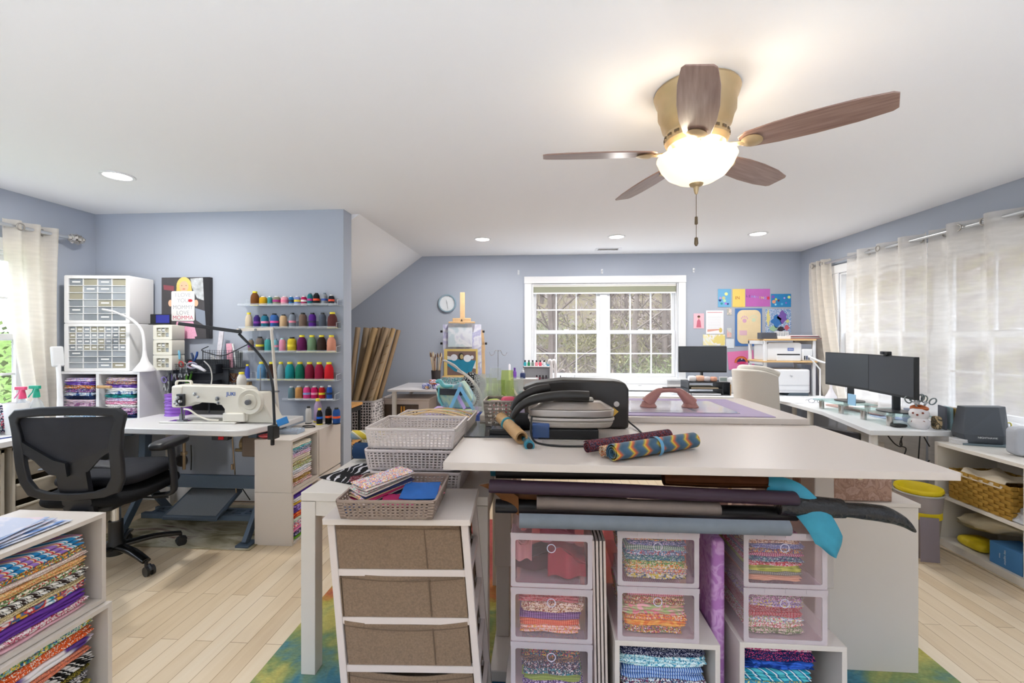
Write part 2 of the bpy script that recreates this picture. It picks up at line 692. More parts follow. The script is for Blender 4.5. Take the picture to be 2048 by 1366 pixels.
LAMP_W = 11
downlight(at(235, 351, z=ZC), 'bright round recessed ceiling light over the sewing desk at the left')
downlight(at(965, 478, z=ZC), 'bright round recessed ceiling light, leftmost of the row of three before the window')
downlight(at(1233, 473, z=ZC), 'bright round recessed ceiling light, middle of the row of three above the vent')
downlight(at(1516, 467, z=ZC), 'bright round recessed ceiling light, rightmost of the row of three by the curtains')
v0 = at(1216, 498, z=ZC)
t = thing('ceiling_vent', 'small white slatted air vent in the ceiling above the back window', 'vent', (v0.x, v0.y, ZC))
MB().ring(rrect(-.15, -.07, .15, .07, .005, 2), rrect(-.12, -.045, .12, .045, .003, 2), -.006, 0, 'xy').build('frame', trim_m, t)
mb = MB()
for i in range(13):
    x = -.11 + .22 * i / 12
    mb.c(x, 0, -.004, .010, .09, .002, R(.6, 3, 'Y'))
mb.build('slat', mat('#9A9690', .5), t, smooth=0)
MB().b(-.12, -.045, -.0015, .12, .045, -.0005).build('backing', mat('#4A4744', .8), t)
# ---------------------------------------------------------------- tables in the middle
T1Z, T2Z, MZ = .93, .96, .74
TX0, TX1 = -.35, 1.36
top_m = mat('#DDD3CB', .38)


def t_leg(name_parent, x, y0, y1, h, m):
    """height-adjustable leg: foot, lower and upper column"""
    yc = (y0 + y1) / 2
    o = MB().b(x - .035, y0, .0, x + .035, y1, .045).b(x - .03, yc - .04, .045, x + .03, yc + .04, .38).b(x - .038, yc - .05, .36, x + .038, yc + .05, h).build('leg', m, name_parent, bev=.004, w=True)
    return o


t = thing('cutting_table', 'large white height-adjustable cutting table in front, holding the press and the wallpaper-like rolls', 'table', ((TX0 + TX1) / 2, 1.93, 0))
MB().b(TX0, 1.53, T1Z - .028, TX1, 2.298, T1Z).build('tabletop', top_m, t, bev=.002, w=True)
t_leg(t, -.175, 1.74, 2.22, T1Z - .028, mat('#CFC6BF', .5))
t_leg(t, 1.13, 1.58, 2.22, T1Z - .028, mat('#CFC6BF', .5))
MB().b(-.17, 1.88, T1Z - .07, 1.13, 1.93, T1Z - .028).build('crossbar', mat('#CFC6BF', .5), t, w=True)

t = thing('craft_table', 'white craft table behind the cutting table, covered by the purple mat', 'table', ((TX0 + TX1) / 2, 2.7, 0))
MB().b(TX0 + .02, 2.302, T1Z, 1.335, 3.06, T2Z).build('tabletop', top_m, t, bev=.002, w=True)
for x in (-.17, 1.19):
    for y in (2.52, 3.0):
        MB().b(x - .025, y - .025, 0, x + .025, y + .025, T1Z).build('leg', mat('#CFC6BF', .5), t, bev=.003, w=True)
MB().b(-.17, 2.99, T1Z - .07, 1.19, 3.01, T1Z).build('apron', mat('#CFC6BF', .5), t, w=True)

mt_w = mat('#E4DED6', .42)
t = thing('side_table', 'square white table at the left holding the perforated trays and fabric rolls', 'table', (-.6, 2.1, 0))
MX0, MX1, MY0, MY1 = -.98, -.215, 1.725, 2.475
MB().b(MX0, MY0, MZ - .035, MX1, MY1, MZ).build('tabletop', mt_w, t, bev=.002, w=True)
for x0 in (MX0, MX1 - .06):
    for y0 in (MY0, MY1 - .06):
        MB().b(x0, y0, 0, x0 + .06, y0 + .06, MZ - .037).build('leg', mt_w, t, bev=.002, w=True)
MB().b(MX0 + .06, MY0 + .005, MZ - .095, MX1 - .06, MY0 + .03, MZ - .035).b(MX0 + .06, MY1 - .03, MZ - .095, MX1 - .06, MY1 - .005, MZ - .035) \
    .b(MX0 + .005, MY0 + .06, MZ - .095, MX0 + .03, MY1 - .06, MZ - .035).b(MX1 - .03, MY0 + .06, MZ - .095, MX1 - .005, MY1 - .06, MZ - .035).build('apron', mt_w, t, w=True)

# ---------------------------------------------------------------- leaning drawer rack with brown fabric drawers
burlap = mat('#8B7663', .95, spec=.1, var=.16, vs=160, bump=.35, bs=400)
rk = thing('drawer_rack', 'tall white metal drawer rack with brown woven drawers, slightly leaning', 'drawer unit', (-.49, 1.57, 0), rz=math.radians(3))
RW, RD, RH = .235, .14, .77


def shear(mb, k=.085):
    mb.v = [(x + k * (RH - z) * 1.0, y, z) for x, y, z in mb.v]
    return mb


pink = mat('#D8CCC6', .45)
for sx in (-1, 1):
    for sy in (-1, 1):
        shear(MB().c(sx * (RW - .012), sy * (RD - .012), (RH - .02) / 2, .024, .024, RH - .02)).build('post', pink, rk, bev=.002)
shear(MB().b(-RW - .01, -RD - .012, RH - .02, RW + .01, RD + .01, RH)).build('top_board', mat('#DDD3CC', .45), rk, bev=.002)
zs = [.597, .437, .277, .112]
for i, z in enumerate(zs):
    mb = MB()
    mb.b(-RW + .024, -RD + .004, z - .022, RW - .024, -RD + .02, z).b(-RW + .024, RD - .02, z - .022, RW - .024, RD - .004, z)
    mb.b(-RW + .004, -RD + .024, z - .022, -RW + .02, RD - .024, z).b(RW - .02, -RD + .024, z - .022, RW - .004, RD - .024, z)
    shear(mb).build('rail', pink, rk)


def cloth_drawer(z0, h, sag, seed):
    W, D = RW - .03, RD - .006
    mb = MB()
    random.seed(seed)
    def side(fn):
        mb.grid(fn, 14, 5, .004)
    def topz(t):
        return h - sag * (4 * t * (1 - t)) ** 1.0
    for sy in (-1, 1):
        side(lambda u, v, sy=sy: (-W + 2 * W * u, sy * D + .004 * math.sin(7 * u + seed) * v, z0 + v * topz(u)))
    for sx in (-1, 1):
        side(lambda u, v, sx=sx: (sx * W + sx * .004 * math.sin(5 * u + seed), -D + 2 * D * u, z0 + v * (h - sag * .4 * 4 * u * (1 - u))))
    mb.b(-W, -D, z0, W, D, z0 + .004)
    o = shear(mb).build('drawer', burlap, rk)
    sm = MB()
    sm.grid(lambda u, v: (-W + 2 * W * u, -D - .003, z0 + topz(u) - .014 - v * .003), 14, 1, .001)
    sm.b(W * .42, -D - .0035, z0 + .004, W * .42 + .003, -D - .001, z0 + topz(.71) - .012)
    shear(sm).build('seam', mat('#6B5847', .95), o)
    return o


for i, z in enumerate(zs):
    cloth_drawer(z + .001, .148 if i else .15, (0, .012, .016, .02)[i], i * 2.3)
cloth_drawer(.005, .08, .0, 9)

# ---------------------------------------------------------------- white cube shelves


def cube_shelf(name, label, x0, y0, z0, x1, y1, z1, op, t=.016, m=WHITE, div=(), cat='shelf', back=.006, group=None, shelves=()):
    """open box; op = the side left open: '-y' front, '+x' right, '-x' left"""
    th = thing(name, label, cat, ((x0 + x1) / 2, (y0 + y1) / 2, z0), group=group)
    b = MB()
    b.b(x0, y0, z1 - t, x1, y1, z1).b(x0, y0, z0, x1, y1, z0 + t)
    if op in ('-y',):
        b.b(x0, y0, z0 + t, x0 + t, y1, z1 - t).b(x1 - t, y0, z0 + t, x1, y1, z1 - t)
        b.build('carcass', m, th, bev=.001, w=True)
        MB().b(x0 + t, y1 - back, z0 + t, x1 - t, y1, z1 - t).build('back_panel', m, th, w=True)
        for d in div:
            MB().b(d - t / 2, y0 + .002, z0 + t, d + t / 2, y1 - back, z1 - t).build('divider', m, th, w=True)
    else:
        b.b(x0, y0, z0 + t, x1, y0 + t, z1 - t).b(x0, y1 - t, z0 + t, x1, y1, z1 - t)
        b.build('carcass', m, th, bev=.001, w=True)
        bx = (x0, x0 + back) if op == '+x' else (x1 - back, x1)
        MB().b(bx[0], y0 + t, z0 + t, bx[1], y1 - t, z1 - t).build('back_panel', m, th, w=True)
        for d in div:
            MB().b(min(x0, x1) + .004, d - t / 2, z0 + t, max(x0, x1) - .004, d + t / 2, z1 - t).build('divider', m, th, w=True)
    return th


cub = mat('#D8CFC6', .42)
cube_shelf('cube_shelf', 'white open shelf cube at the bottom left, upper one under the fabric pamphlets', -2.06, 1.09, .355, -1.695, 1.60, .70, '+x', m=cub)
cube_shelf('cube_shelf', 'white open shelf cube standing on the floor below another at the bottom left', -2.055, 1.09, 0, -1.675, 1.605, .352, '+x', m=cub)
cube_shelf('cube_shelf', 'white shelf cube stacked on top, right of the sewing table, full of pastel prints', -1.91, 2.80, .352, -1.655, 3.15, .70, '+x', m=cub, group='white cubes right of the sewing table')
cube_shelf('cube_shelf', 'white shelf cube on the floor, right of the sewing table, with purple and orange folds', -1.91, 2.80, 0, -1.65, 3.15, .350, '+x', m=cub, group='white cubes right of the sewing table')
for z0, nm in ((0, 'lower'), (.352, 'upper')):
    th = thing('cube_cabinet', f'{nm} white cube cabinet with a closed door under the partition corner', 'cabinet', (-1.78, 3.33, z0))
    MB().b(-1.91, 3.156, z0, -1.672, 3.51, z0 + .348).build('carcass', cub, th, bev=.001, w=True)
    MB().b(-1.671, 3.16, z0 + .004, -1.653, 3.506, z0 + .344).build('door', cub, th, bev=.001, w=True)
# front cubes below the clear boxes
cube_shelf('cube_shelf', 'white open cube on the floor under the middle clear drawer boxes', .243, 1.50, 0, .587, 1.85, .35, '-y', m=cub)
cube_shelf('cube_shelf', 'white open cube on the floor under the rightmost clear drawer boxes', .658, 1.52, 0, 1.0, 1.87, .35, '-y', m=cub)
cube_shelf('cube_shelf', 'low white open cube on the floor under the leftmost clear drawer boxes', -.13, 1.50, 0, .172, 1.85, .148, '-y', m=cub)
# cabinet with the plain end facing the room
t = thing('white_cabinet', 'plain white cabinet standing under the right end of the cutting table', 'cabinet', (1.32, 2.08, 0))
MB().b(1.175, 1.905, 0, 1.53, 2.26, .674).build('carcass', cub, t, bev=.001, w=True)
MB().b(1.17, 1.90, .676, 1.535, 2.265, .692).build('top_board', cub, t, bev=.001, w=True)
# drawer chest under the craft table, drawers facing left
t = thing('drawer_chest', 'white drawer chest under the craft table with mint-marked drawers facing left', 'drawer unit', (1.36, 2.62, 0))
MB().b(1.24, 2.32, 0, 1.30, 2.96, .845).build('carcass', mat('#D9DDE2', .4), t, bev=.002, w=True)
for i in range(5):
    z = .03 + i * .163
    d = MB().b(1.222, 2.335, z, 1.239, 2.945, z + .153).build('drawer', mat('#E6DFCC', .4), t, bev=.002, w=True)
    MB().tube([(1.221, 2.6, z + .08), (1.205, 2.605, z + .08), (1.205, 2.665, z + .08), (1.221, 2.67, z + .08)], .005, 8).build('handle', mat('#8EC5A8', .4), d, w=True)

# ---------------------------------------------------------------- desk along the back window
DB = .75
desk_w = mat('#EEF0F2', .35)
t = thing('long_desk', 'long white desk running along the back wall below the window', 'desk', (1.2, 5.2, 0))
MB().b(-.30, 4.80, DB - .03, 2.32, 5.48, DB).build('desktop', desk_w, t, bev=.002, w=True)
for x in (-.25, 1.0, 2.25):
    for y in (4.86, 5.42):
        MB().cyl((x, y, 0), (x, y, DB - .03), .022, n=12).build('leg', mat('#D9DADC', .4), t, w=True)
# corner desk along the right wall
t = thing('corner_desk', 'white five-sided desk under the curtained window at the right', 'desk', (2.7, 3.9, 0))
RZ = .74
MB().prism([(2.25, 3.19), (2.90, 3.19), (3.02, 3.3), (3.02, 5.50), (2.36, 5.50), (2.36, 4.80), (2.42, 4.75), (2.42, 4.0)], RZ - .033, RZ, 'xy').build('desktop', desk_w, t, bev=.002, w=True)
for x, y in ((2.32, 3.26), (2.94, 3.34), (2.96, 5.4), (2.46, 5.4), (2.50, 4.3)):
    MB().cyl((x, y, 0), (x, y, RZ - .033), .026, n=16).build('leg', mat('#E6E4E0', .4), t, w=True)
# ---------------------------------------------------------------- low open shelf at the right
SH = .68
t = thing('low_bookcase', 'low white open bookcase at the right, holding the router', 'shelf', (2.9, 2.6, 0))
SX0, SX1, SY0, SY1 = 2.64, 3.02, 1.55, 3.16
TT = .022
sh_m = mat('#E8E3DA', .42)
MB().b(SX0, SY0, SH - TT, SX1, SY1, SH).b(SX0, SY0, .0, SX1, SY1, .045).b(SX0, SY1 - TT, .045, SX1, SY1, SH - TT).b(SX0, SY0, .045, SX1, SY0 + TT, SH - TT).build('carcass', sh_m, t, bev=.001, w=True)
SD = 2.60
SD2 = 2.05
for d in (SD, SD2):
    MB().b(SX0 + .001, d - TT / 2, .045, SX1, d + TT / 2, SH - TT).build('divider', sh_m, t, w=True)
MB().b(SX1 - .006, SY0 + TT, .045, SX1, SY1 - TT, SH - TT).build('back_panel', sh_m, t, w=True)
for z, a, b_ in ((.335, SD + TT / 2, SY1 - TT), (.335, SD2 + TT / 2, SD - TT / 2), (.335, SY0 + TT, SD2 - TT / 2)):
    MB().b(SX0 + .004, a, z - .02, SX1 - .006, b_, z).build('shelf_board', sh_m, t, w=True)

# ---------------------------------------------------------------- left desk with bins
LZ = .74
t = thing('window_desk', 'white desk along the left wall under the window', 'desk', (-3.5, 2.5, 0))
MB().b(-3.80, 1.35, LZ - .035, -3.285, 2.78, LZ).b(-3.80, 2.78, LZ - .035, -3.02, 3.50, LZ).build('desktop', mat('#E9E8E8', .35), t, bev=.002, w=True)
for x, y in ((-3.74, 1.4), (-3.33, 1.4), (-3.74, 3.44), (-3.08, 3.44)):
    MB().b(x - .02, y - .02, 0, x + .02, y + .02, LZ - .035).build('leg', mat('#D9D7D4', .4), t, w=True)


def bin_unit(y0, y1, label):
    u = thing('bin_frame', label, 'drawer unit', (-3.55, (y0 + y1) / 2, 0), group='white bin frames under the window desk')
    x0, x1, t_ = -3.78, -3.35, .018
    fm = mat('#DAD3C6', .5)
    MB().b(x0, y0, .0, x1, y0 + t_, .68).b(x0, y1 - t_, .0, x1, y1, .68).b(x0, y0, .66, x1, y1, .68).b(x0, y0, 0, x1, y1, .05).b(x0, y0, .05, x0 + .006, y1, .66).build('carcass', fm, u, bev=.001, w=True)
    for z0, h in ((.07, .23), (.33, .11), (.47, .11)):
        bm_ = mat('#CFC6B6', .35)
        a, b_ = y0 + t_ + .006, y1 - t_ - .006
        d = .006
        q = MB()
        q.add([(x0 + .02, a + .02, z0), (x1 - .03, a + .02, z0), (x1 - .03, b_ - .02, z0), (x0 + .02, b_ - .02, z0), (x0 + .01, a, z0 + h), (x1 - .005, a, z0 + h), (x1 - .005, b_, z0 + h), (x0 + .01, b_, z0 + h)],
              [(0, 1, 2, 3), (0, 1, 5, 4), (1, 2, 6, 5), (2, 3, 7, 6), (3, 0, 4, 7)])
        o = q.build('bin', bm_, u, w=True)
        o.modifiers.new('wall', 'SOLIDIFY').thickness = .004
        MB().b(x1 - .006, a, z0 + h - .012, x1 + .008, b_, z0 + h + .002).build('bin_rim', mat('#DDD6C9', .4), u, bev=.003, w=True)


bin_unit(1.60, 2.05, 'white frame with pale sliding bins under the left desk, nearer the camera')
bin_unit(2.07, 2.52, 'white frame with pale sliding bins under the left desk, behind the chair back')
bin_unit(2.56, 3.0, 'white frame with pale sliding bins under the left desk, beyond the chair')

# ---------------------------------------------------------------- rugs
def rug_mat():
    m, nt, b = newmat(.95, .1)
    def nz(sc, off, det=3):
        n = nt.nodes.new('ShaderNodeTexNoise')
        n.inputs['Scale'].default_value = sc
        n.inputs['Detail'].default_value = det
        n.inputs['Distortion'].default_value = .8
        nt.links.new(texco(nt, (1, 1, 1), off), n.inputs[0])
        return n.outputs[0]
    sy = nt.nodes.new('ShaderNodeSeparateXYZ')
    nt.links.new(texco(nt), sy.inputs[0])
    ma = nt.nodes.new('ShaderNodeMath')
    ma.operation = 'MULTIPLY_ADD'
    ma.inputs[1].default_value = .5
    ma.inputs[2].default_value = -1.08
    nt.links.new(sy.outputs[1], ma.inputs[0])
    mb_ = nt.nodes.new('ShaderNodeMath')
    mb_.operation = 'MULTIPLY_ADD'
    mb_.inputs[1].default_value = 1.2
    nt.links.new(nz(2.6, (3.2, 1.1, 0), 5), mb_.inputs[0])
    nt.links.new(ma.outputs[0], mb_.inputs[2])
    c = ramp(nt, mb_.outputs[0], [(.22, '#35587E'), (.34, '#4C7C8A'), (.43, '#7F9060'), (.52, '#B4AC66'), (.64, '#ACA254'), (.74, '#BC7A4C'), (.90, '#A45450')])
    f = nt.nodes.new('ShaderNodeTexNoise')
    f.inputs['Scale'].default_value = 60
    nt.links.new(texco(nt, (1, 2, 1)), f.inputs[0])
    mx = nt.nodes.new('ShaderNodeMixRGB')
    mx.blend_type = 'OVERLAY'
    mx.inputs[0].default_value = .35
    nt.links.new(c, mx.inputs[1])
    nt.links.new(f.outputs[0], mx.inputs[2])
    nt.links.new(mx.outputs[0], b.inputs['Base Color'])
    bp = nt.nodes.new('ShaderNodeBump')
    bp.inputs['Strength'].default_value = .6
    nt.links.new(f.outputs[0], bp.inputs['Height'])
    nt.links.new(bp.outputs[0], b.inputs['Normal'])
    return m


tag(MB().b(-1.16, 1.0, 0.001, 1.66, 3.3, .010).build('area_rug', rug_mat(), bev=.003), 'colourful rug of blue, yellow and red patches under the middle tables', 'rug')
rm, nt, b = newmat(.95, .1)
n = nt.nodes.new('ShaderNodeTexNoise')
n.inputs['Scale'].default_value = 2.2
n.inputs['Detail'].default_value = 5
n.inputs['Distortion'].default_value = 1.2
nt.links.new(texco(nt, (1, 2.4, 1), (1, 2, 0)), n.inputs[0])
nt.links.new(ramp(nt, n.outputs[0], [(.3, '#5B5348'), (.42, '#8A8266'), (.52, '#B9B095'), (.6, '#CFC9B4'), (.7, '#7A4F4A')]), b.inputs['Base Color'])
tag(MB().grid(lambda u, v: (-3.05 + 1.16 * u, 2.72 + .72 * v, .006 + .003 * math.sin(9 * u) * math.sin(5 * v)), 20, 10, .004).build('floor_mat', rm), 'faded cream and brown rug under the sewing table legs', 'rug')
# ---------------------------------------------------------------- folded fabrics
def folded(w, d, h, n, seed, m, name='folded_fabric'):
    """a folded length of cloth: n layers with rounded fold at the front (-y)"""
    rnd = random.Random(seed)
    mb = MB()
    t = h / n
    for k in range(n):
        z0 = k * t
        dy = rnd.uniform(-.006, .004)
        xl, xr = -w / 2 + rnd.uniform(0, .012), w / 2 - rnd.uniform(0, .014)
        th = t * .93
        ph, am = rnd.uniform(0, 6), min(.0018, t * .2)
        fr = rnd.uniform(2, 4.5)
        prof = [(d / 2, 0), (-d / 2 + th * .5, 0)]
        for a in (-60, -20, 20, 60):
            a = math.radians(a)
            prof.append((-d / 2 + th * .45 - math.cos(a) * th * .5, th / 2 + math.sin(a) * th / 2))
        prof += [(-d / 2 + th * .5, th), (d / 2, th)]
        nx = 10
        P = len(prof)
        vs, fs = [], []
        for i in range(nx + 1):
            u = i / nx
            x = xl + (xr - xl) * u
            wob = am * math.sin(fr * u * 6 + ph)
            rd = .35 * th if i in (0, nx) else 0
            wy = .0035 * math.sin(fr * u * 3 + ph * 2 + k)
            for y, z in prof:
                zz = z0 + rd + (z * (1 - rd * 2 / th)) + wob
                vs.append((x, y + dy + (wy if y < 0 else 0) + (rd if y < 0 else 0), max(zz, .0)))
        for i in range(nx):
            for j in range(P):
                fs.append((i * P + j, i * P + (j + 1) % P, (i + 1) * P + (j + 1) % P, (i + 1) * P + j))
        fs.append(tuple(range(P)))
        fs.append(tuple(nx * P + j for j in range(P - 1, -1, -1)))
        mb.add(vs, fs)
    return mb.build(name, m, smooth=50)


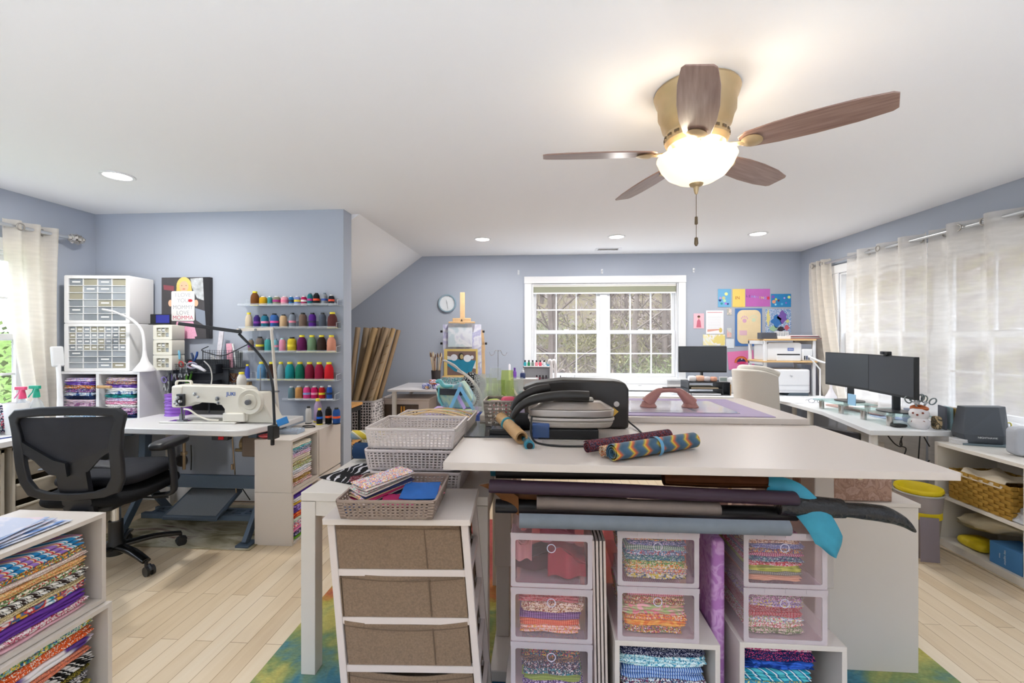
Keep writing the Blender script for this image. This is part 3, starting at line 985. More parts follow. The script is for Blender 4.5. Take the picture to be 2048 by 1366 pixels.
FB = {
    'blue wave striped': ('stripe', ['#2E86C1', '#F2F2F2', '#4FB3D9', '#D9E4EA', '#E8A0B0', '#C8252C', '#F0D8A8', '#A07AC8'], 22),
    'orange floral': ('cell', ['#E08A3C', '#F0E0B8', '#5C9A48', '#D86A2A', '#2E6DB0', '#F4C36A'], 60),
    'red lace dotted': ('dot', ['#F1E6DC', '#A8323C', '#C86A6A'], 90),
    'peach speckled': ('cell', ['#E9A66A', '#F3D5A6', '#D97B4F', '#EEC48A', '#B8B06A'], 80),
    'green and cream leafy': ('cell', ['#7DA06A', '#EADFC8', '#B5483C', '#5A7C4C', '#F1EBDC'], 45),
    'zebra striped': ('stripe', ['#F2EFEA', '#1C1C1E', '#F2EFEA', '#3A2F2E'], 60),
    'tan leopard spotted': ('dot', ['#E2CFA4', '#2A211A', '#B8904C'], 70),
    'teal and coral splashed': ('blotch', ['#2E9DB8', '#F2F2F2', '#D9483C', '#1F6FA8', '#F5B53C'], 30),
    'plain purple': ('plain', ['#6B3C9E'], 1),
    'pink tulip printed': ('cell', ['#F4E3E6', '#D86A8C', '#F4E3E6', '#B83C5C', '#F7EEF0'], 60),
    'soft pink': ('plain', ['#E3B3BE'], 1),
    'mint and yellow patch': ('cell', ['#A9D8CF', '#F1D45A', '#3C6DA8', '#F4F4EC', '#5AA86A'], 40),
    'orange star': ('cell', ['#E4602A', '#E4602A', '#E4602A', '#F6EFE0', '#E4602A'], 70),
    'white with purple edge': ('blotch', ['#F0ECEF', '#F0ECEF', '#5A3A8E', '#E9C3CF'], 10),
    'coral and black spotted': ('dot', ['#E88A6A', '#26223A', '#F2EDE6'], 60),
    'black and white branch': ('stripe', ['#1B1B1D', '#E9E6E4', '#1B1B1D', '#232326', '#D9D6D6'], 34),
    'black and lilac camouflage': ('blotch', ['#1E1D20', '#D9D2DC', '#1E1D20', '#E9E6EA', '#2A282C'], 40),
    'yellow dotted black': ('dot', ['#201F22', '#E3D03A', '#5A5440'], 80),
    'olive gold': ('blotch', ['#A89A3C', '#6F6A34', '#C4B458', '#7E7840'], 50),
    'grey sketch printed': ('cell', ['#8E8C86', '#D8D4CC', '#4E4C4A', '#B8A8A0'], 60),
    'white daisy': ('dot', ['#F1F1EE', '#F1D24A', '#6A8FC8'], 40),
    'aqua': ('blotch', ['#8FD3D9', '#BFE6E8', '#5CBCC6'], 20),
    'navy and white geometric': ('cell', ['#1F2F5C', '#F2F4F7', '#1F2F5C', '#E9EDF4', '#6FA8D8'], 55),
    'lavender and pink leaf': ('cell', ['#E7C6D6', '#B8A6D8', '#F3E9EE', '#D88AA6'], 50),
    'cream': ('plain', ['#E9E0CE'], 1),
    'yellow vine': ('cell', ['#F2EDDC', '#E3CB52', '#8A9A4A', '#F2EDDC', '#5A4A2E'], 60),
    'blue willow': ('dot', ['#F1F3F6', '#2F4F94', '#8AA8D8'], 60),
    'red and white cherry': ('dot', ['#F6EEEA', '#D24A4A', '#8FB86A'], 50),
    'green sprig': ('cell', ['#F1EFE0', '#9ABF7A', '#F1EFE0', '#D9C04A', '#6A9A6A'], 60),
    'brown toile': ('cell', ['#C9A24A', '#6A4A2A', '#E3C88A', '#8E6A3A'], 50),
    'rose garden': ('cell', ['#F4E9E6', '#E78AA0', '#C84A5C', '#A8C08A', '#F4E9E6'], 60),
    'deep purple': ('plain', ['#5B3FA8'], 1),
    'white': ('plain', ['#EDEDED'], 1),
    'yellow plaid': ('line', ['#EBC63C', '#F3E08A', '#EBC63C', '#C89A2A'], 60),
    'orange red': ('blotch', ['#E4562A', '#D23A2A', '#F08A4A'], 30),
    'pale green': ('plain', ['#CFE0D0'], 1),
    'tropical flower': ('cell', ['#F0E4E4', '#E7503A', '#F2F2F2', '#3CA0C8', '#E88AB0'], 35),
    'bright pink': ('plain', ['#E78AB8'], 1),
    'dark blue floral': ('cell', ['#1F2F5A', '#3A4F8A', '#D9E0EC', '#1F2F5A', '#A83C5C'], 50),
    'lime tufted': ('plain', ['#7AB83C'], 1),
    'lilac unicorn': ('cell', ['#CDB6E3', '#F0E6F4', '#8FA6DE', '#E8A6C8', '#F4F0F8'], 45),
    'violet': ('blotch', ['#8A6AC8', '#B89AE0', '#6A4AA8'], 25),
    'indigo printed': ('cell', ['#2A2F6A', '#5A5FA8', '#D8DAEE', '#2A2F6A', '#C84A8A'], 55),
    'orange fox': ('cell', ['#E8703A', '#2A3A5A', '#F2E8DC', '#E8A03A'], 45),
    'sky blue whale': ('cell', ['#B4D3E8', '#F2F6F9', '#4A78B0', '#B4D3E8'], 45),
    'blue and white cloud': ('blotch', ['#6A93C4', '#F1F4F8', '#C9DCEC', '#3A5A94'], 30),
    'navy': ('blotch', ['#1F2C4E', '#2E3E6A', '#1A2440'], 25),
    'white and black animal': ('dot', ['#F3F1F0', '#2A2A2E', '#C8A6A0'], 45),
    'mauve': ('blotch', ['#B890B0', '#E0C8DA', '#9A6A94'], 30),
    'pastel rainbow': ('line', ['#F2B8C8', '#F6E3A6', '#B8E0C8', '#B8CCF0', '#D8B8E8'], 40),
    'teal': ('blotch', ['#1F7A7E', '#2E9A96', '#145A60'], 30),
    'red confetti': ('dot', ['#B8202E', '#F4ECEC', '#E88A94'], 110),
    'cream and maroon leaf': ('cell', ['#E9D8C0', '#8E3A3C', '#E9D8C0', '#F1E6D4', '#B88A5A'], 60),
    'purple striped': ('line', ['#6A3A7A', '#8E5AA0', '#54306A', '#A87AB8'], 80),
    'orange red woven': ('line', ['#D8422E', '#F07A4A', '#C83A2E', '#F4A67A'], 90),
    'coral scribble': ('cell', ['#F1C9BC', '#E87A62', '#F1C9BC', '#F4DCCC', '#E8B04A'], 60),
    'midnight blue floral': ('cell', ['#1A1F3C', '#2A4A7E', '#C83A4C', '#1A1F3C', '#D8A83A', '#3A8A7A'], 75),
    'navy dotted': ('dot', ['#20264A', '#E6A63A', '#4A7EB8'], 90),
    'charcoal mixed': ('cell', ['#26242A', '#D8D0D0', '#6A2A4A', '#34507A', '#26242A'], 70),
    'teal scrap': ('cell', ['#1E4A5A', '#2E8A94', '#E8E4E0', '#1E2A4A'], 55),
    'lime green cord': ('line', ['#8EA83A', '#A9C24A', '#7A9430'], 110),
    'plum print': ('cell', ['#4A2A6A', '#7A5AA8', '#D8C8E8', '#3A1F54'], 60),
    'multicolour confetti': ('cell', ['#3A7AB8', '#E8823A', '#F1D24A', '#C83A6A', '#5AA86A', '#F2EEE6'], 90),
    'slate blue printed': ('cell', ['#5A6A9A', '#8A9AC8', '#C8B8D8', '#3A4A7A'], 70),
    'sage green striped': ('line', ['#6A9A8A', '#A9C8B8', '#4A7A6A', '#D8E4DA'], 90),
    'denim blue floral': ('cell', ['#5A84B0', '#8FB0D0', '#E8ECEE', '#B83C3C', '#5A84B0'], 60),
    'blue green leaf': ('cell', ['#3A7A9A', '#5AA08A', '#C8DCD8', '#2A5A7A'], 60),
    'green garden': ('cell', ['#6AAA5A', '#C8DC7A', '#E8823A', '#4A8A4A', '#E8E8B8'], 55),
    'yellow garden': ('cell', ['#E8C83A', '#F4ECD0', '#E8823A', '#8AB04A', '#F8F4E8'], 60),
    'white and red sprinkle': ('cell', ['#F2EDE6', '#E84A3A', '#E8C83A', '#F2EDE6', '#4A8AB8'], 80),
    'yellow and grey block': ('cell', ['#D8D0A8', '#E8D84A', '#5A6A8A', '#F2F0E8'], 35),
    'rose striped': ('line', ['#D85A7A', '#F0A6B0', '#B83A5A', '#F4D0D4'], 90),
    'maroon and gold': ('cell', ['#B83A4A', '#E8B86A', '#F0D8C8', '#8A2A3A', '#8A9A4A'], 75),
    'pink rose': ('blotch', ['#F0A8B0', '#E88A98', '#A8C87A', '#F4BCC0'], 30),
    'orange blossom': ('cell', ['#F09A2E', '#F8C85A', '#E86A2A', '#F4E8C8', '#C84A6A'], 60),
    'golden orange': ('blotch', ['#F2A02E', '#F6BE4A', '#E8821E'], 40),
    'white orchard': ('cell', ['#F2EDE0', '#C84A4A', '#6A8A3A', '#E8B84A', '#7A3A6A'], 60),
    'crimson': ('plain', ['#A8203A'], 1),
    'ice blue printed': ('cell', ['#A8D8E0', '#D8F0F4', '#4A9AB8', '#E8F4F4'], 50),
    'blue pinked edge': ('line', ['#3A5AA8', '#7AA8D8', '#2A3A7A', '#C8DCF0'], 80),
    'navy eyelash': ('dot', ['#1F2444', '#D8D8E8', '#3A4A8A'], 60),
    'brown paisley': ('cell', ['#7A4A3A', '#E8D8C0', '#A83A4A', '#5A6A4A', '#D8A86A'], 60),
    'blue birdcage': ('cell', ['#3A4A6A', '#B8C8D8', '#E8E4DC', '#7A3A5A'], 50),
    'red medallion': ('dot', ['#EDE0C8', '#C8202E', '#E8B0A8'], 24),
    'black jewel': ('cell', ['#1C1A24', '#C83A6A', '#3A8A9A', '#1C1A24', '#D8C84A'], 80),
    'magenta batik': ('blotch', ['#8A2A6A', '#C84A9A', '#5A1F5A', '#E88ABA'], 40),
    'cream scroll': ('cell', ['#EBD8C4', '#C89A7A', '#F2E6D8', '#8A5A6A'], 60),
    'periwinkle dotted': ('dot', ['#6A74B8', '#F0F0F8', '#3A448A'], 80),
    'orange and blue paisley': ('cell', ['#D87A3A', '#4A6AA8', '#E8D8A8', '#8A3A6A'], 75),
    'berry stripe': ('line', ['#A83A6A', '#D87AA8', '#7A2A54', '#E8B8C8'], 90),
    'teal and plum': ('cell', ['#3A8A94', '#6A3A8A', '#C8D8E0', '#2A4A7A'], 70),
    'red and white': ('cell', ['#C82A3A', '#F0E4E4', '#C82A3A', '#E88A94'], 60),
    'chartreuse': ('blotch', ['#B8C83A', '#A0B02E', '#D0DC5A'], 20),
    'grey check': ('line', ['#9A9A90', '#C8C8BC', '#6A6A64'], 90),
    'peach': ('plain', ['#F0B898'], 1),
    'plum berry': ('cell', ['#8A3A5A', '#C87A9A', '#5A8A5A', '#E8C8D0'], 75),
    'mauve meadow': ('cell', ['#C89AB8', '#E8D0DC', '#7A9A6A', '#9A5A8A'], 70),
    'lavender violet': ('cell', ['#B8A0D0', '#E0D4EC', '#E8D86A', '#8A6AB0'], 60),
    'red dashed': ('line', ['#B8202E', '#B8202E', '#F0E8E8', '#B8202E'], 60),
    'crimson dotted': ('dot', ['#A81F2E', '#F2E4E4'], 100),
    'spring white': ('cell', ['#EEF0E8', '#D86A7A', '#B8D06A', '#EEF0E8', '#8AB0D0'], 60),
    'pale blossom': ('cell', ['#F2DCDC', '#D85A6A', '#F4ECE8', '#A8B86A'], 70),
    'sage meadow': ('cell', ['#8AA06A', '#C8D0A8', '#E8C8C8', '#6A7A4A'], 60),
    'pink flower': ('cell', ['#E87AA8', '#F4C8DC', '#C83A7A', '#F4E4EC'], 50),
    'navy heart': ('dot', ['#1F2A5A', '#E84A7A', '#8A9AD8'], 50),
    'royal blue': ('blotch', ['#1F4AA8', '#3A6AD0', '#16367A'], 25),
    'turquoise swirl': ('stripe', ['#2E9AB0', '#E8F0F0', '#1F6A9A', '#5AC0C8'], 35),
    'green and pink bloom': ('cell', ['#4A9A5A', '#E87AA0', '#F2F0E8', '#3A6AB0'], 40),
    'yellow daisy': ('dot', ['#4A9AB8', '#F2D23A', '#F4F0E4'], 30),
    'periwinkle stripe': ('line', ['#8A94D0', '#E8EAF6', '#5A64B0'], 50),
    'pale aqua': ('blotch', ['#A8D8D8', '#D0ECEC', '#8AC4C8'], 25),
    'red white and blue': ('cell', ['#C82A3A', '#F2F2F2', '#2A4AA8', '#F2F2F2'], 40),
}
ORD = ['topmost', 'second from top', 'third from top', 'fourth from top', 'fifth from top', 'sixth from top', 'seventh from top',
       'eighth from top', 'ninth from top', 'tenth from top', 'eleventh from top', 'twelfth from top']


def pile(names, x, y, z0, z1, w, d, rz, where, grp, hs=None, jit=.008, layers=3):
    """a pile of folded fabrics, given from the top down; (x, y) centre of the pile"""
    n = len(names)
    hs = hs or [1] * n
    tot = sum(hs)
    gap = .0016
    H = (z1 - z0) - gap * n
    z = z1
    for i, nm in enumerate(names):
        h = H * hs[i] / tot
        z -= h + gap
        kd, cols, sc = FB[nm]
        sd = hash(nm) if False else sum(ord(c) for c in nm)
        rnd = random.Random(sd)
        ly = layers + (1 if hs[i] > 1.4 else 0) - (1 if hs[i] < .7 else 0)
        o = folded(w * rnd.uniform(.94, 1), d, h, max(1, ly), sd, fab(kd, tuple(cols), sc, sd % 13))
        dx = rnd.uniform(-jit, jit)
        o.location = (x + dx * math.cos(rz), y + dx * math.sin(rz), z)
        o.rotation_euler = (0, 0, rz)
        tag(o, f'folded {nm} fabric, {ORD[i]} in {where}', 'fabric', grp)


HP = PI / 2
pile(['blue wave striped', 'orange floral', 'red lace dotted', 'peach speckled', 'green and cream leafy', 'zebra striped', 'tan leopard spotted', 'teal and coral splashed', 'plain purple', 'pink tulip printed', 'soft pink'],
     -1.86, 1.345, .373, .655, .42, .30, HP, 'the upper bottom-left cube', 'folded prints in the upper cube', [2.2, .9, .8, 1.1, .8, 1.3, .8, 1.2, 1.6, 1.1, .5], layers=2)
pile(['mint and yellow patch', 'orange star', 'white with purple edge', 'coral and black spotted', 'black and white branch', 'yellow dotted black', 'black and lilac camouflage', 'olive gold', 'grey sketch printed'],
     -1.85, 1.345, .018, .325, .44, .30, HP, 'the lower bottom-left cube', 'folded prints in the lower cube', [.9, 1.1, 1.2, .9, 1.5, .6, 1.4, 1.4, 1.3], layers=2)
pile(['white daisy', 'aqua', 'navy and white geometric', 'lavender and pink leaf', 'cream', 'yellow vine', 'green sprig', 'blue willow', 'red and white cherry', 'brown toile', 'rose garden'],
     -1.775, 2.965, .37, .655, .28, .20, HP, 'the sewing-side upper cube', 'folded pastel prints', [.9, .5, 1, .8, 1.4, .9, .8, 1.2, 1, .9, 1.1], layers=2)
pile(['deep purple', 'white', 'yellow plaid', 'violet', 'orange red', 'pale green', 'tropical flower', 'bright pink', 'dark blue floral', 'lime tufted'],
     -1.765, 2.965, .018, .325, .28, .20, HP, 'the sewing-side floor cube', 'bright folded fabrics', [1, .9, .6, 1.6, 1.2, .7, 1.2, .7, .9, .7], layers=2)

# clear plastic drawer boxes
shell_m = clear('#FBF6F8', .12, .2, 1)
front_m = clear('#FFFAFC', .05, .1, 2)
rim_m = clear('#F4EEF2', .40, .3, 3)


def clear_box(x0, y0, z0, w, h, d, label):
    t = thing('clear_drawer_box', label, 'storage box', (x0 + w / 2, y0 + d / 2, z0), group='stackable clear plastic drawer boxes')
    X, Y = w / 2, d / 2
    g = .0035
    MB().b(-X, -Y, 0, X, Y, g).b(-X, -Y, h - g, X, Y, h - .0005).b(-X, -Y, g, -X + g, Y, h - g).b(X - g, -Y, g, X, Y, h - g).b(-X + g, Y - g, g, X - g, Y, h - g).build('shell', shell_m, t, smooth=0)
    fr = MB().ring(rrect(-X, 0, X, h - .001, .006, 2), rrect(-X + .016, .014, X - .016, h - .024, .006, 2), -Y - .002, -Y, 'xz')
    fr.b(-X - .001, -Y - .004, h - .016, X + .001, -Y - .002, h - .001)
    for k in range(1, 4):
        xx = -X + w * k / 4
        fr.b(xx - .001, -Y - .0055, h - .015, xx + .001, -Y - .004, h - .002)
    fr.build('rim', rim_m, t, smooth=0)
    dr = MB().b(-X + .018, -Y + .002, .015, X - .018, -Y + .005, h - .026).build('drawer_front', front_m, t, smooth=0)
    MB().tube([(.014 * math.cos(a * PI / 8), -Y + .0015, h - .052 + .014 * math.sin(a * PI / 8)) for a in range(16)], .0014, 6, closed=True).build('ring_pull', mat('#D8D4E8', .2), dr)
    return t


BH = .184
cols3 = [(-.108, 1.50, .15, .276, 3, 'leftmost'), (.252, 1.505, .35, .268, 2, 'middle'), (.672, 1.525, .35, .268, 2, 'rightmost')]
contents = {
    (0, 1): ['red confetti', 'cream and maroon leaf', 'purple striped', 'orange red woven', 'coral scribble'],
    (0, 0): ['midnight blue floral', 'navy dotted', 'charcoal mixed', 'teal scrap', 'lime green cord', 'plum print'],
    (1, 1): ['multicolour confetti', 'slate blue printed', 'sage green striped', 'denim blue floral', 'blue green leaf', 'green garden', 'yellow garden', 'white and red sprinkle', 'yellow and grey block'],
    (1, 0): ['rose striped', 'maroon and gold', 'pink rose', 'orange blossom', 'golden orange', 'white orchard'],
    (2, 1): ['magenta batik', 'cream scroll', 'periwinkle dotted', 'orange and blue paisley', 'berry stripe', 'teal and plum', 'red and white', 'chartreuse', 'grey check', 'peach'],
    (2, 0): ['plum berry', 'mauve meadow', 'lavender violet', 'crimson dotted', 'red dashed', 'spring white', 'pale blossom', 'sage meadow'],
}
names3 = {3: ['lowest', 'middle', 'top'], 2: ['lower', 'upper']}
for ci, (x0, y0, z0, w, n, cn) in enumerate(cols3):
    for k in range(n):
        zz = z0 + k * (BH + .001)
        pos = names3[n][k]
        clear_box(x0, y0, zz, w, BH, .34, f'{pos} clear plastic drawer box of the {cn} stack under the cutting table')
        key = (ci, k)
        if key in contents:
            nm = contents[key]
            hs = [1.9 if q in ('red confetti', 'pink rose', 'midnight blue floral', 'cream and maroon leaf') else 1.35 if q in ('coral scribble', 'chartreuse', 'maroon and gold', 'denim blue floral') else 1 for q in nm]
            pile(nm, x0 + w / 2 - (.012 if ci == 2 else 0), y0 + .17, zz + .008, zz + (.152 if ci < 2 else .160), w - (.052 if ci < 2 else .075), .27, 0, f'{pos} clear box, {cn} stack', f'fabrics in the clear boxes', hs, jit=.005)
# loose red and pink mesh in the top left box
mesh_cols = [('crimson', '#A8243C'), ('dusty pink', '#D99A9E'), ('maroon', '#5E2430'), ('rose', '#C86A7E')]
for i, (cn, c) in enumerate(mesh_cols):
    z0 = .15 + 2 * (BH + .001) + .012
    spec = [(0.05, .0, .11, .075), (-.045, .0, .075, .10), (.0, .03, .15, .06), (-.01, -.02, .09, .05)][i]
    mb = MB()
    ox, oz, ww, hh = [(.075, .004, .13, .085), (-.085, .045, .07, .085), (-.005, .0, .2, .055), (.045, .088, .13, .045)][i]
    rnd = random.Random(i)
    mb.grid(lambda u, v: (ox + (u - .5) * ww, .0 + .012 * math.sin(9 * u + i) + (v - .5) * .02, oz + v * hh * (.8 + .25 * math.sin(5 * u + i * 2))), 14, 6, .003)
    mb.grid(lambda u, v: (ox + (u - .5) * ww, (v) * .1, oz + hh * (.8 + .25 * math.sin(5 * u + i * 2)) + .01 * math.sin(12 * v + 3 * u)), 14, 6, .003)
    o = mb.build('mesh_fabric', clear(c, .82, .7, 9), smooth=60)
    o.location = (x0_ := -.108 + .138 - .02 + .02 * 0, 1.55 + i * .028, z0)
    tag(o, f'loose crumpled {cn} mesh fabric inside the top clear box of the leftmost stack', 'fabric', 'loose mesh in the top clear box')

pile(['navy eyelash', 'ice blue printed', 'blue pinked edge', 'blue birdcage', 'brown paisley', 'red medallion', 'black jewel'],
     .415, 1.675, .018, .31, .30, .28, 0, 'the middle floor cube', 'prints in the middle floor cube', [.8, 1, 1, 1.1, 1, 1.8, 1])
pile(['pink flower', 'navy heart', 'royal blue', 'turquoise swirl', 'yellow daisy', 'green and pink bloom', 'periwinkle stripe', 'pale aqua', 'red white and blue'],
     .80, 1.70, .018, .32, .255, .28, 0, 'the right floor cube', 'prints in the right floor cube', [.6, 1, .8, 1.2, 1, 1, 1.2, .8, 1])


# ---------------------------------------------------------------- rolls
def roll(name, p, q, r, turns, m, label, cat, group=None, th=.0016, r0=.4, sq=1.0, wav=0.0, seed=0, parent=None, bend=0, w=False):
    p, q = Vector(p), Vector(q)
    d = (q - p)
    L = d.length
    z = d.normalized()
    x = z.cross(Vector((0, 0, 1))).normalized()
    y = x.cross(z)
    a1 = turns * 2 * PI
    def fn(u, v):
        a = a1 * v
        rr = r * (r0 + (1 - r0) * v) * (1 + wav * math.sin(7 * u + 3 * a / turns + seed))
        c = p + d * u + Vector((0, 0, -bend * (4 * (u - .5) ** 2)))
        return c + x * math.cos(a + seed) * rr + y * math.sin(a + seed) * rr * sq
    mb = MB().grid(fn, 10 if wav or bend else 2, int(18 * turns), th)
    o = mb.build(name, m, parent, smooth=60, w=w)
    if parent is None:
        tag(o, label, cat, group)
    return o


leather = dict(rough=.45, spec=.4, bump=.25, bs=140)
gr = 'leather rolls under the cutting table'
roll('leather_roll', (-.078, 1.497, .748), (.80, 1.497, .748), .031, 2.2, mat('#767E88', .6, spec=.3, var=.06, vs=25), 'light grey-blue leather roll lying in front on the clear boxes', 'leather roll', gr, sq=.9, wav=.03, th=.002)
roll('leather_roll', (-.02, 1.545, .79), (.60, 1.545, .784), .029, 2.2, mat('#887970', .6, spec=.3, var=.06, vs=25), 'beige leather roll between the purple and the grey-blue rolls', 'leather roll', gr, sq=.85, wav=.03, th=.002, seed=1)
roll('leather_roll', (-.185, 1.535, .848), (.845, 1.535, .83), .036, 2.4, mat('#33202F', .45, spec=.4, var=.08, vs=20), 'long dark purple leather roll just below the tabletop edge', 'leather roll', gr, sq=.72, wav=.05, th=.002, seed=2)
roll('leather_roll', (-.13, 1.615, .80), (.30, 1.62, .79), .036, 2.0, mat('#6E4524', .5, spec=.35, var=.12, vs=25), 'cognac brown leather roll sticking out at the left end', 'leather roll', gr, sq=.8, wav=.06, th=.002, seed=3)
roll('leather_roll', (-.17, 1.60, .752), (.88, 1.60, .752), .03, 2.0, mat('#1E1D20', .4, spec=.4), 'black leather roll lying behind the grey-blue roll on the boxes', 'leather roll', gr, sq=.95, wav=.03, th=.002, seed=4)
roll('leather_roll', (-.17, 1.60, .875), (.42, 1.61, .878), .024, 2.0, mat('#2A2422', .5, spec=.3), 'thin blackish leather roll behind the purple one, against the tabletop', 'leather roll', gr, sq=.8, wav=.03, th=.002, seed=5)
roll('leather_roll', (.43, 1.60, .868), (.80, 1.61, .862), .031, 2.0, mat('#5A3016', .7, spec=.2, var=.12, vs=30), 'rust brown suede roll behind the purple one at its right end', 'leather roll', gr, sq=.85, wav=.05, th=.002, seed=6)
roll('leather_roll', (-.195, 1.67, .865), (.80, 1.67, .865), .03, 2.0, mat('#1F5E70', .5, spec=.35, var=.1, vs=20), 'long teal leather roll at the back, only its ends showing', 'leather roll', gr, sq=.9, wav=.03, th=.002, seed=7)
# curled cognac flap
tag(MB().grid(lambda u, v: (-.225 + .14 * u, 1.56 + .02 * v + .02 * math.sin(3 * u), .842 - .03 * u - .055 * v * (.3 + u) + .012 * math.sin(4 * u + v)), 10, 6, .002).build('leather_piece', mat('#7A4E2A', .5, spec=.35, var=.12, vs=25)),
    'curled cognac brown leather flap hanging off the left end of the rolls', 'leather')


def strip(pts, ws, m, name, label, th=.002):
    """a hanging strip of leather through pts with half widths ws along y and sideways curl"""
    pts = [Vector(p) for p in pts]
    def C(t):
        s_ = t * (len(pts) - 1)
        i = min(int(s_), len(pts) - 2)
        f = s_ - i
        p0, p1, p2, p3 = pts[max(i - 1, 0)], pts[i], pts[i + 1], pts[min(i + 2, len(pts) - 1)]
        q = .5 * ((2 * p1) + (p2 - p0) * f + (2 * p0 - 5 * p1 + 4 * p2 - p3) * f * f + (3 * p1 - p0 - 3 * p2 + p3) * f ** 3)
        return q, ws[i] + (ws[i + 1] - ws[i]) * f
    def fn(u, v):
        q, w_ = C(u)
        q2, _ = C(min(u + .01, 1))
        q1, _ = C(max(u - .01, 0))
        d = (q2 - q1).normalized()
        s2 = Vector((0, -1, 0)).cross(d).normalized()
        a = (v - .5) * 2
        return q + s2 * a * w_ + Vector((0, -.018 * (1 - a * a), 0)) + Vector((0, 0, 0))
    o = MB().grid(fn, 24, 8, th).build(name, m, smooth=60)
    return tag(o, label, 'leather')


strip([(.78, 1.60, .855), (.85, 1.565, .835), (.90, 1.52, .775), (.93, 1.50, .71), (.935, 1.49, .665)], [.035, .045, .046, .045, .006], mat('#3A94AE', .5, spec=.35, var=.18, vs=14), 'leather_piece',
      'bright teal leather tail hanging down over the rightmost clear boxes')
bf = mat('#131418', .35, spec=.6, var=.3, vs=40, bump=.5, bs=90)
mb = MB()
mb.tube([(.80, 1.56, .80), (.90, 1.55, .80), (1.0, 1.545, .797)], [.037, .038, .034], 14, smooth=5, flat=.9)
mb.tube([(.98, 1.545, .795), (1.06, 1.54, .792), (1.13, 1.535, .785), (1.18, 1.53, .765), (1.215, 1.525, .735)], [.026, .032, .033, .022, .005], 14, smooth=5, flat=.8)
tag(mb.build('leather_roll', bf, smooth=60), 'glossy black hide roll poking out at the right, its tip drooping', 'leather roll', gr)

# boards and a purple panel leaning between the stacks
for i in range(4):
    o = MB().c(0, 0, .335, .008, .34, .67).build('foam_board', mat('#D3C6BE', .6), bev=.001)
    place(o, (.186 + i * .0125, 1.70, 0))
    o.rotation_euler = (0, math.radians(-1.0), 0)
    tag(o, ['leftmost of the four pale boards standing between the first two box stacks', 'second from the left of the four pale boards between the first two box stacks', 'third from the left of the four pale boards between the first two box stacks', 'rightmost of the four pale boards standing between the first two box stacks'][i], 'board', 'pale boards standing upright')
o = MB().c(0, 0, .33, .045, .30, .66).build('fabric_bolt', fab('blotch', ('#C08AC8', '#D0A6D6', '#B47EBE'), 30), bev=.015, seg=4)
place(o, (.618, 1.74, .0))
tag(o, 'mottled pink-purple fabric bolt standing between the middle and rightmost stacks', 'fabric bolt')
# ---------------------------------------------------------------- sewing station
slate = mat('#56677A', .45, .2)
st = thing('sewing_table', 'white industrial sewing table on slate blue steel legs', 'table', (-2.4, 3.0, 0))
SZ = .78
MB().prism([(-3.0, 2.82), (-2.93, 2.74), (-1.98, 2.70), (-1.91, 2.73), (-1.83, 3.02), (-1.83, 3.26), (-3.0, 3.26)], SZ - .04, SZ, 'xy').build('tabletop', mat('#DAD9D8', .35), st, bev=.006, w=True)
for x in (-2.86, -1.96):
    m_ = MB().bar((x, 2.78, .02), (x, 2.97, .30), .05, .03, up=(1, 0, 0)).bar((x, 2.97, .30), (x, 2.99, .72), .055, .05, up=(1, 0, 0)).bar((x, 3.22, .02), (x, 3.0, .32), .045, .03, up=(1, 0, 0))
    m_.b(x - .045, 2.74, .0, x + .045, 2.84, .02).b(x - .045, 3.18, .0, x + .045, 3.26, .02).b(x - .03, 2.85, .70, x + .03, 3.2, SZ - .04)
    m_.build('leg', slate, st, bev=.003, w=True)
MB().b(-2.84, 3.0, .30, -1.98, 3.03, .39).build('crossbar', slate, st, bev=.003, w=True)
pf = MB().b(-2.84, 2.93, .10, -1.98, 2.965, .135).b(-2.84, 3.045, .10, -1.98, 3.07, .135)
for i in range(9):
    x = -2.80 + i * .095
    pf.b(x, 2.965, .12, x + .03, 3.045, .132)
    pf.b(x + .03, 2.995, .122, x + .095, 3.012, .13)
pf.build('perforated_foot_rail', slate, st, w=True)
pd = MB().add([(-2.62, 2.86, .12), (-2.22, 2.86, .12), (-2.22, 3.12, .235), (-2.62, 3.12, .235), (-2.62, 2.86, .145), (-2.22, 2.86, .145), (-2.22, 3.12, .26), (-2.62, 3.12, .26)],
               [(0, 3, 2, 1), (4, 5, 6, 7), (0, 1, 5, 4), (1, 2, 6, 5), (2, 3, 7, 6), (3, 0, 4, 7)])
po = pd.build('pedal', mat('#4A5868', .5), st, bev=.006, w=True)
MB().add([(-2.60, 2.88, .1545), (-2.24, 2.88, .1545), (-2.24, 3.10, .252), (-2.60, 3.10, .252)], [(0, 1, 2, 3)]).grid(lambda u, v: (-2.60 + .36 * u, 2.875 + .23 * v, .1545 + .1 * v), 2, 2, .002).build('rubber_tread', mat('#7E8388', .7, bump=.3, bs=200), po, smooth=0, w=True)
MB().cyl((-2.24, 3.08, .24), (-2.25, 3.05, .66), .005, n=8).cyl((-2.25, 3.05, .42), (-2.25, 3.05, .46), .009, n=8).build('pedal_rod', mat('#B8A48C', .3, .8), st, w=True)
MB().b(-2.62, 2.88, SZ - .07, -2.02, 2.92, SZ - .041).build('under_rail', mat('#2E3238', .5), st, w=True)
sw = MB().b(-2.16, 2.735, SZ - .072, -2.05, 2.78, SZ - .041).build('switch_box', mat('#3A3C40', .5), st, bev=.003, w=True)
MB().b(-2.11, 2.73, SZ - .066, -2.075, 2.736, SZ - .047).build('switch', mat('#C8202A', .4), sw, w=True)
MB().cyl((-2.44, 2.84, SZ - .05), (-2.44, 2.84, SZ - .30), .010, n=10).cyl((-2.44, 2.84, SZ - .18), (-2.44, 2.84, SZ - .20), .02, n=10).cyl((-2.44, 2.84, SZ - .06), (-2.32, 2.84, SZ - .055), .006, n=8).build('knee_lift', mat('#B7A080', .3, .7), st, w=True)
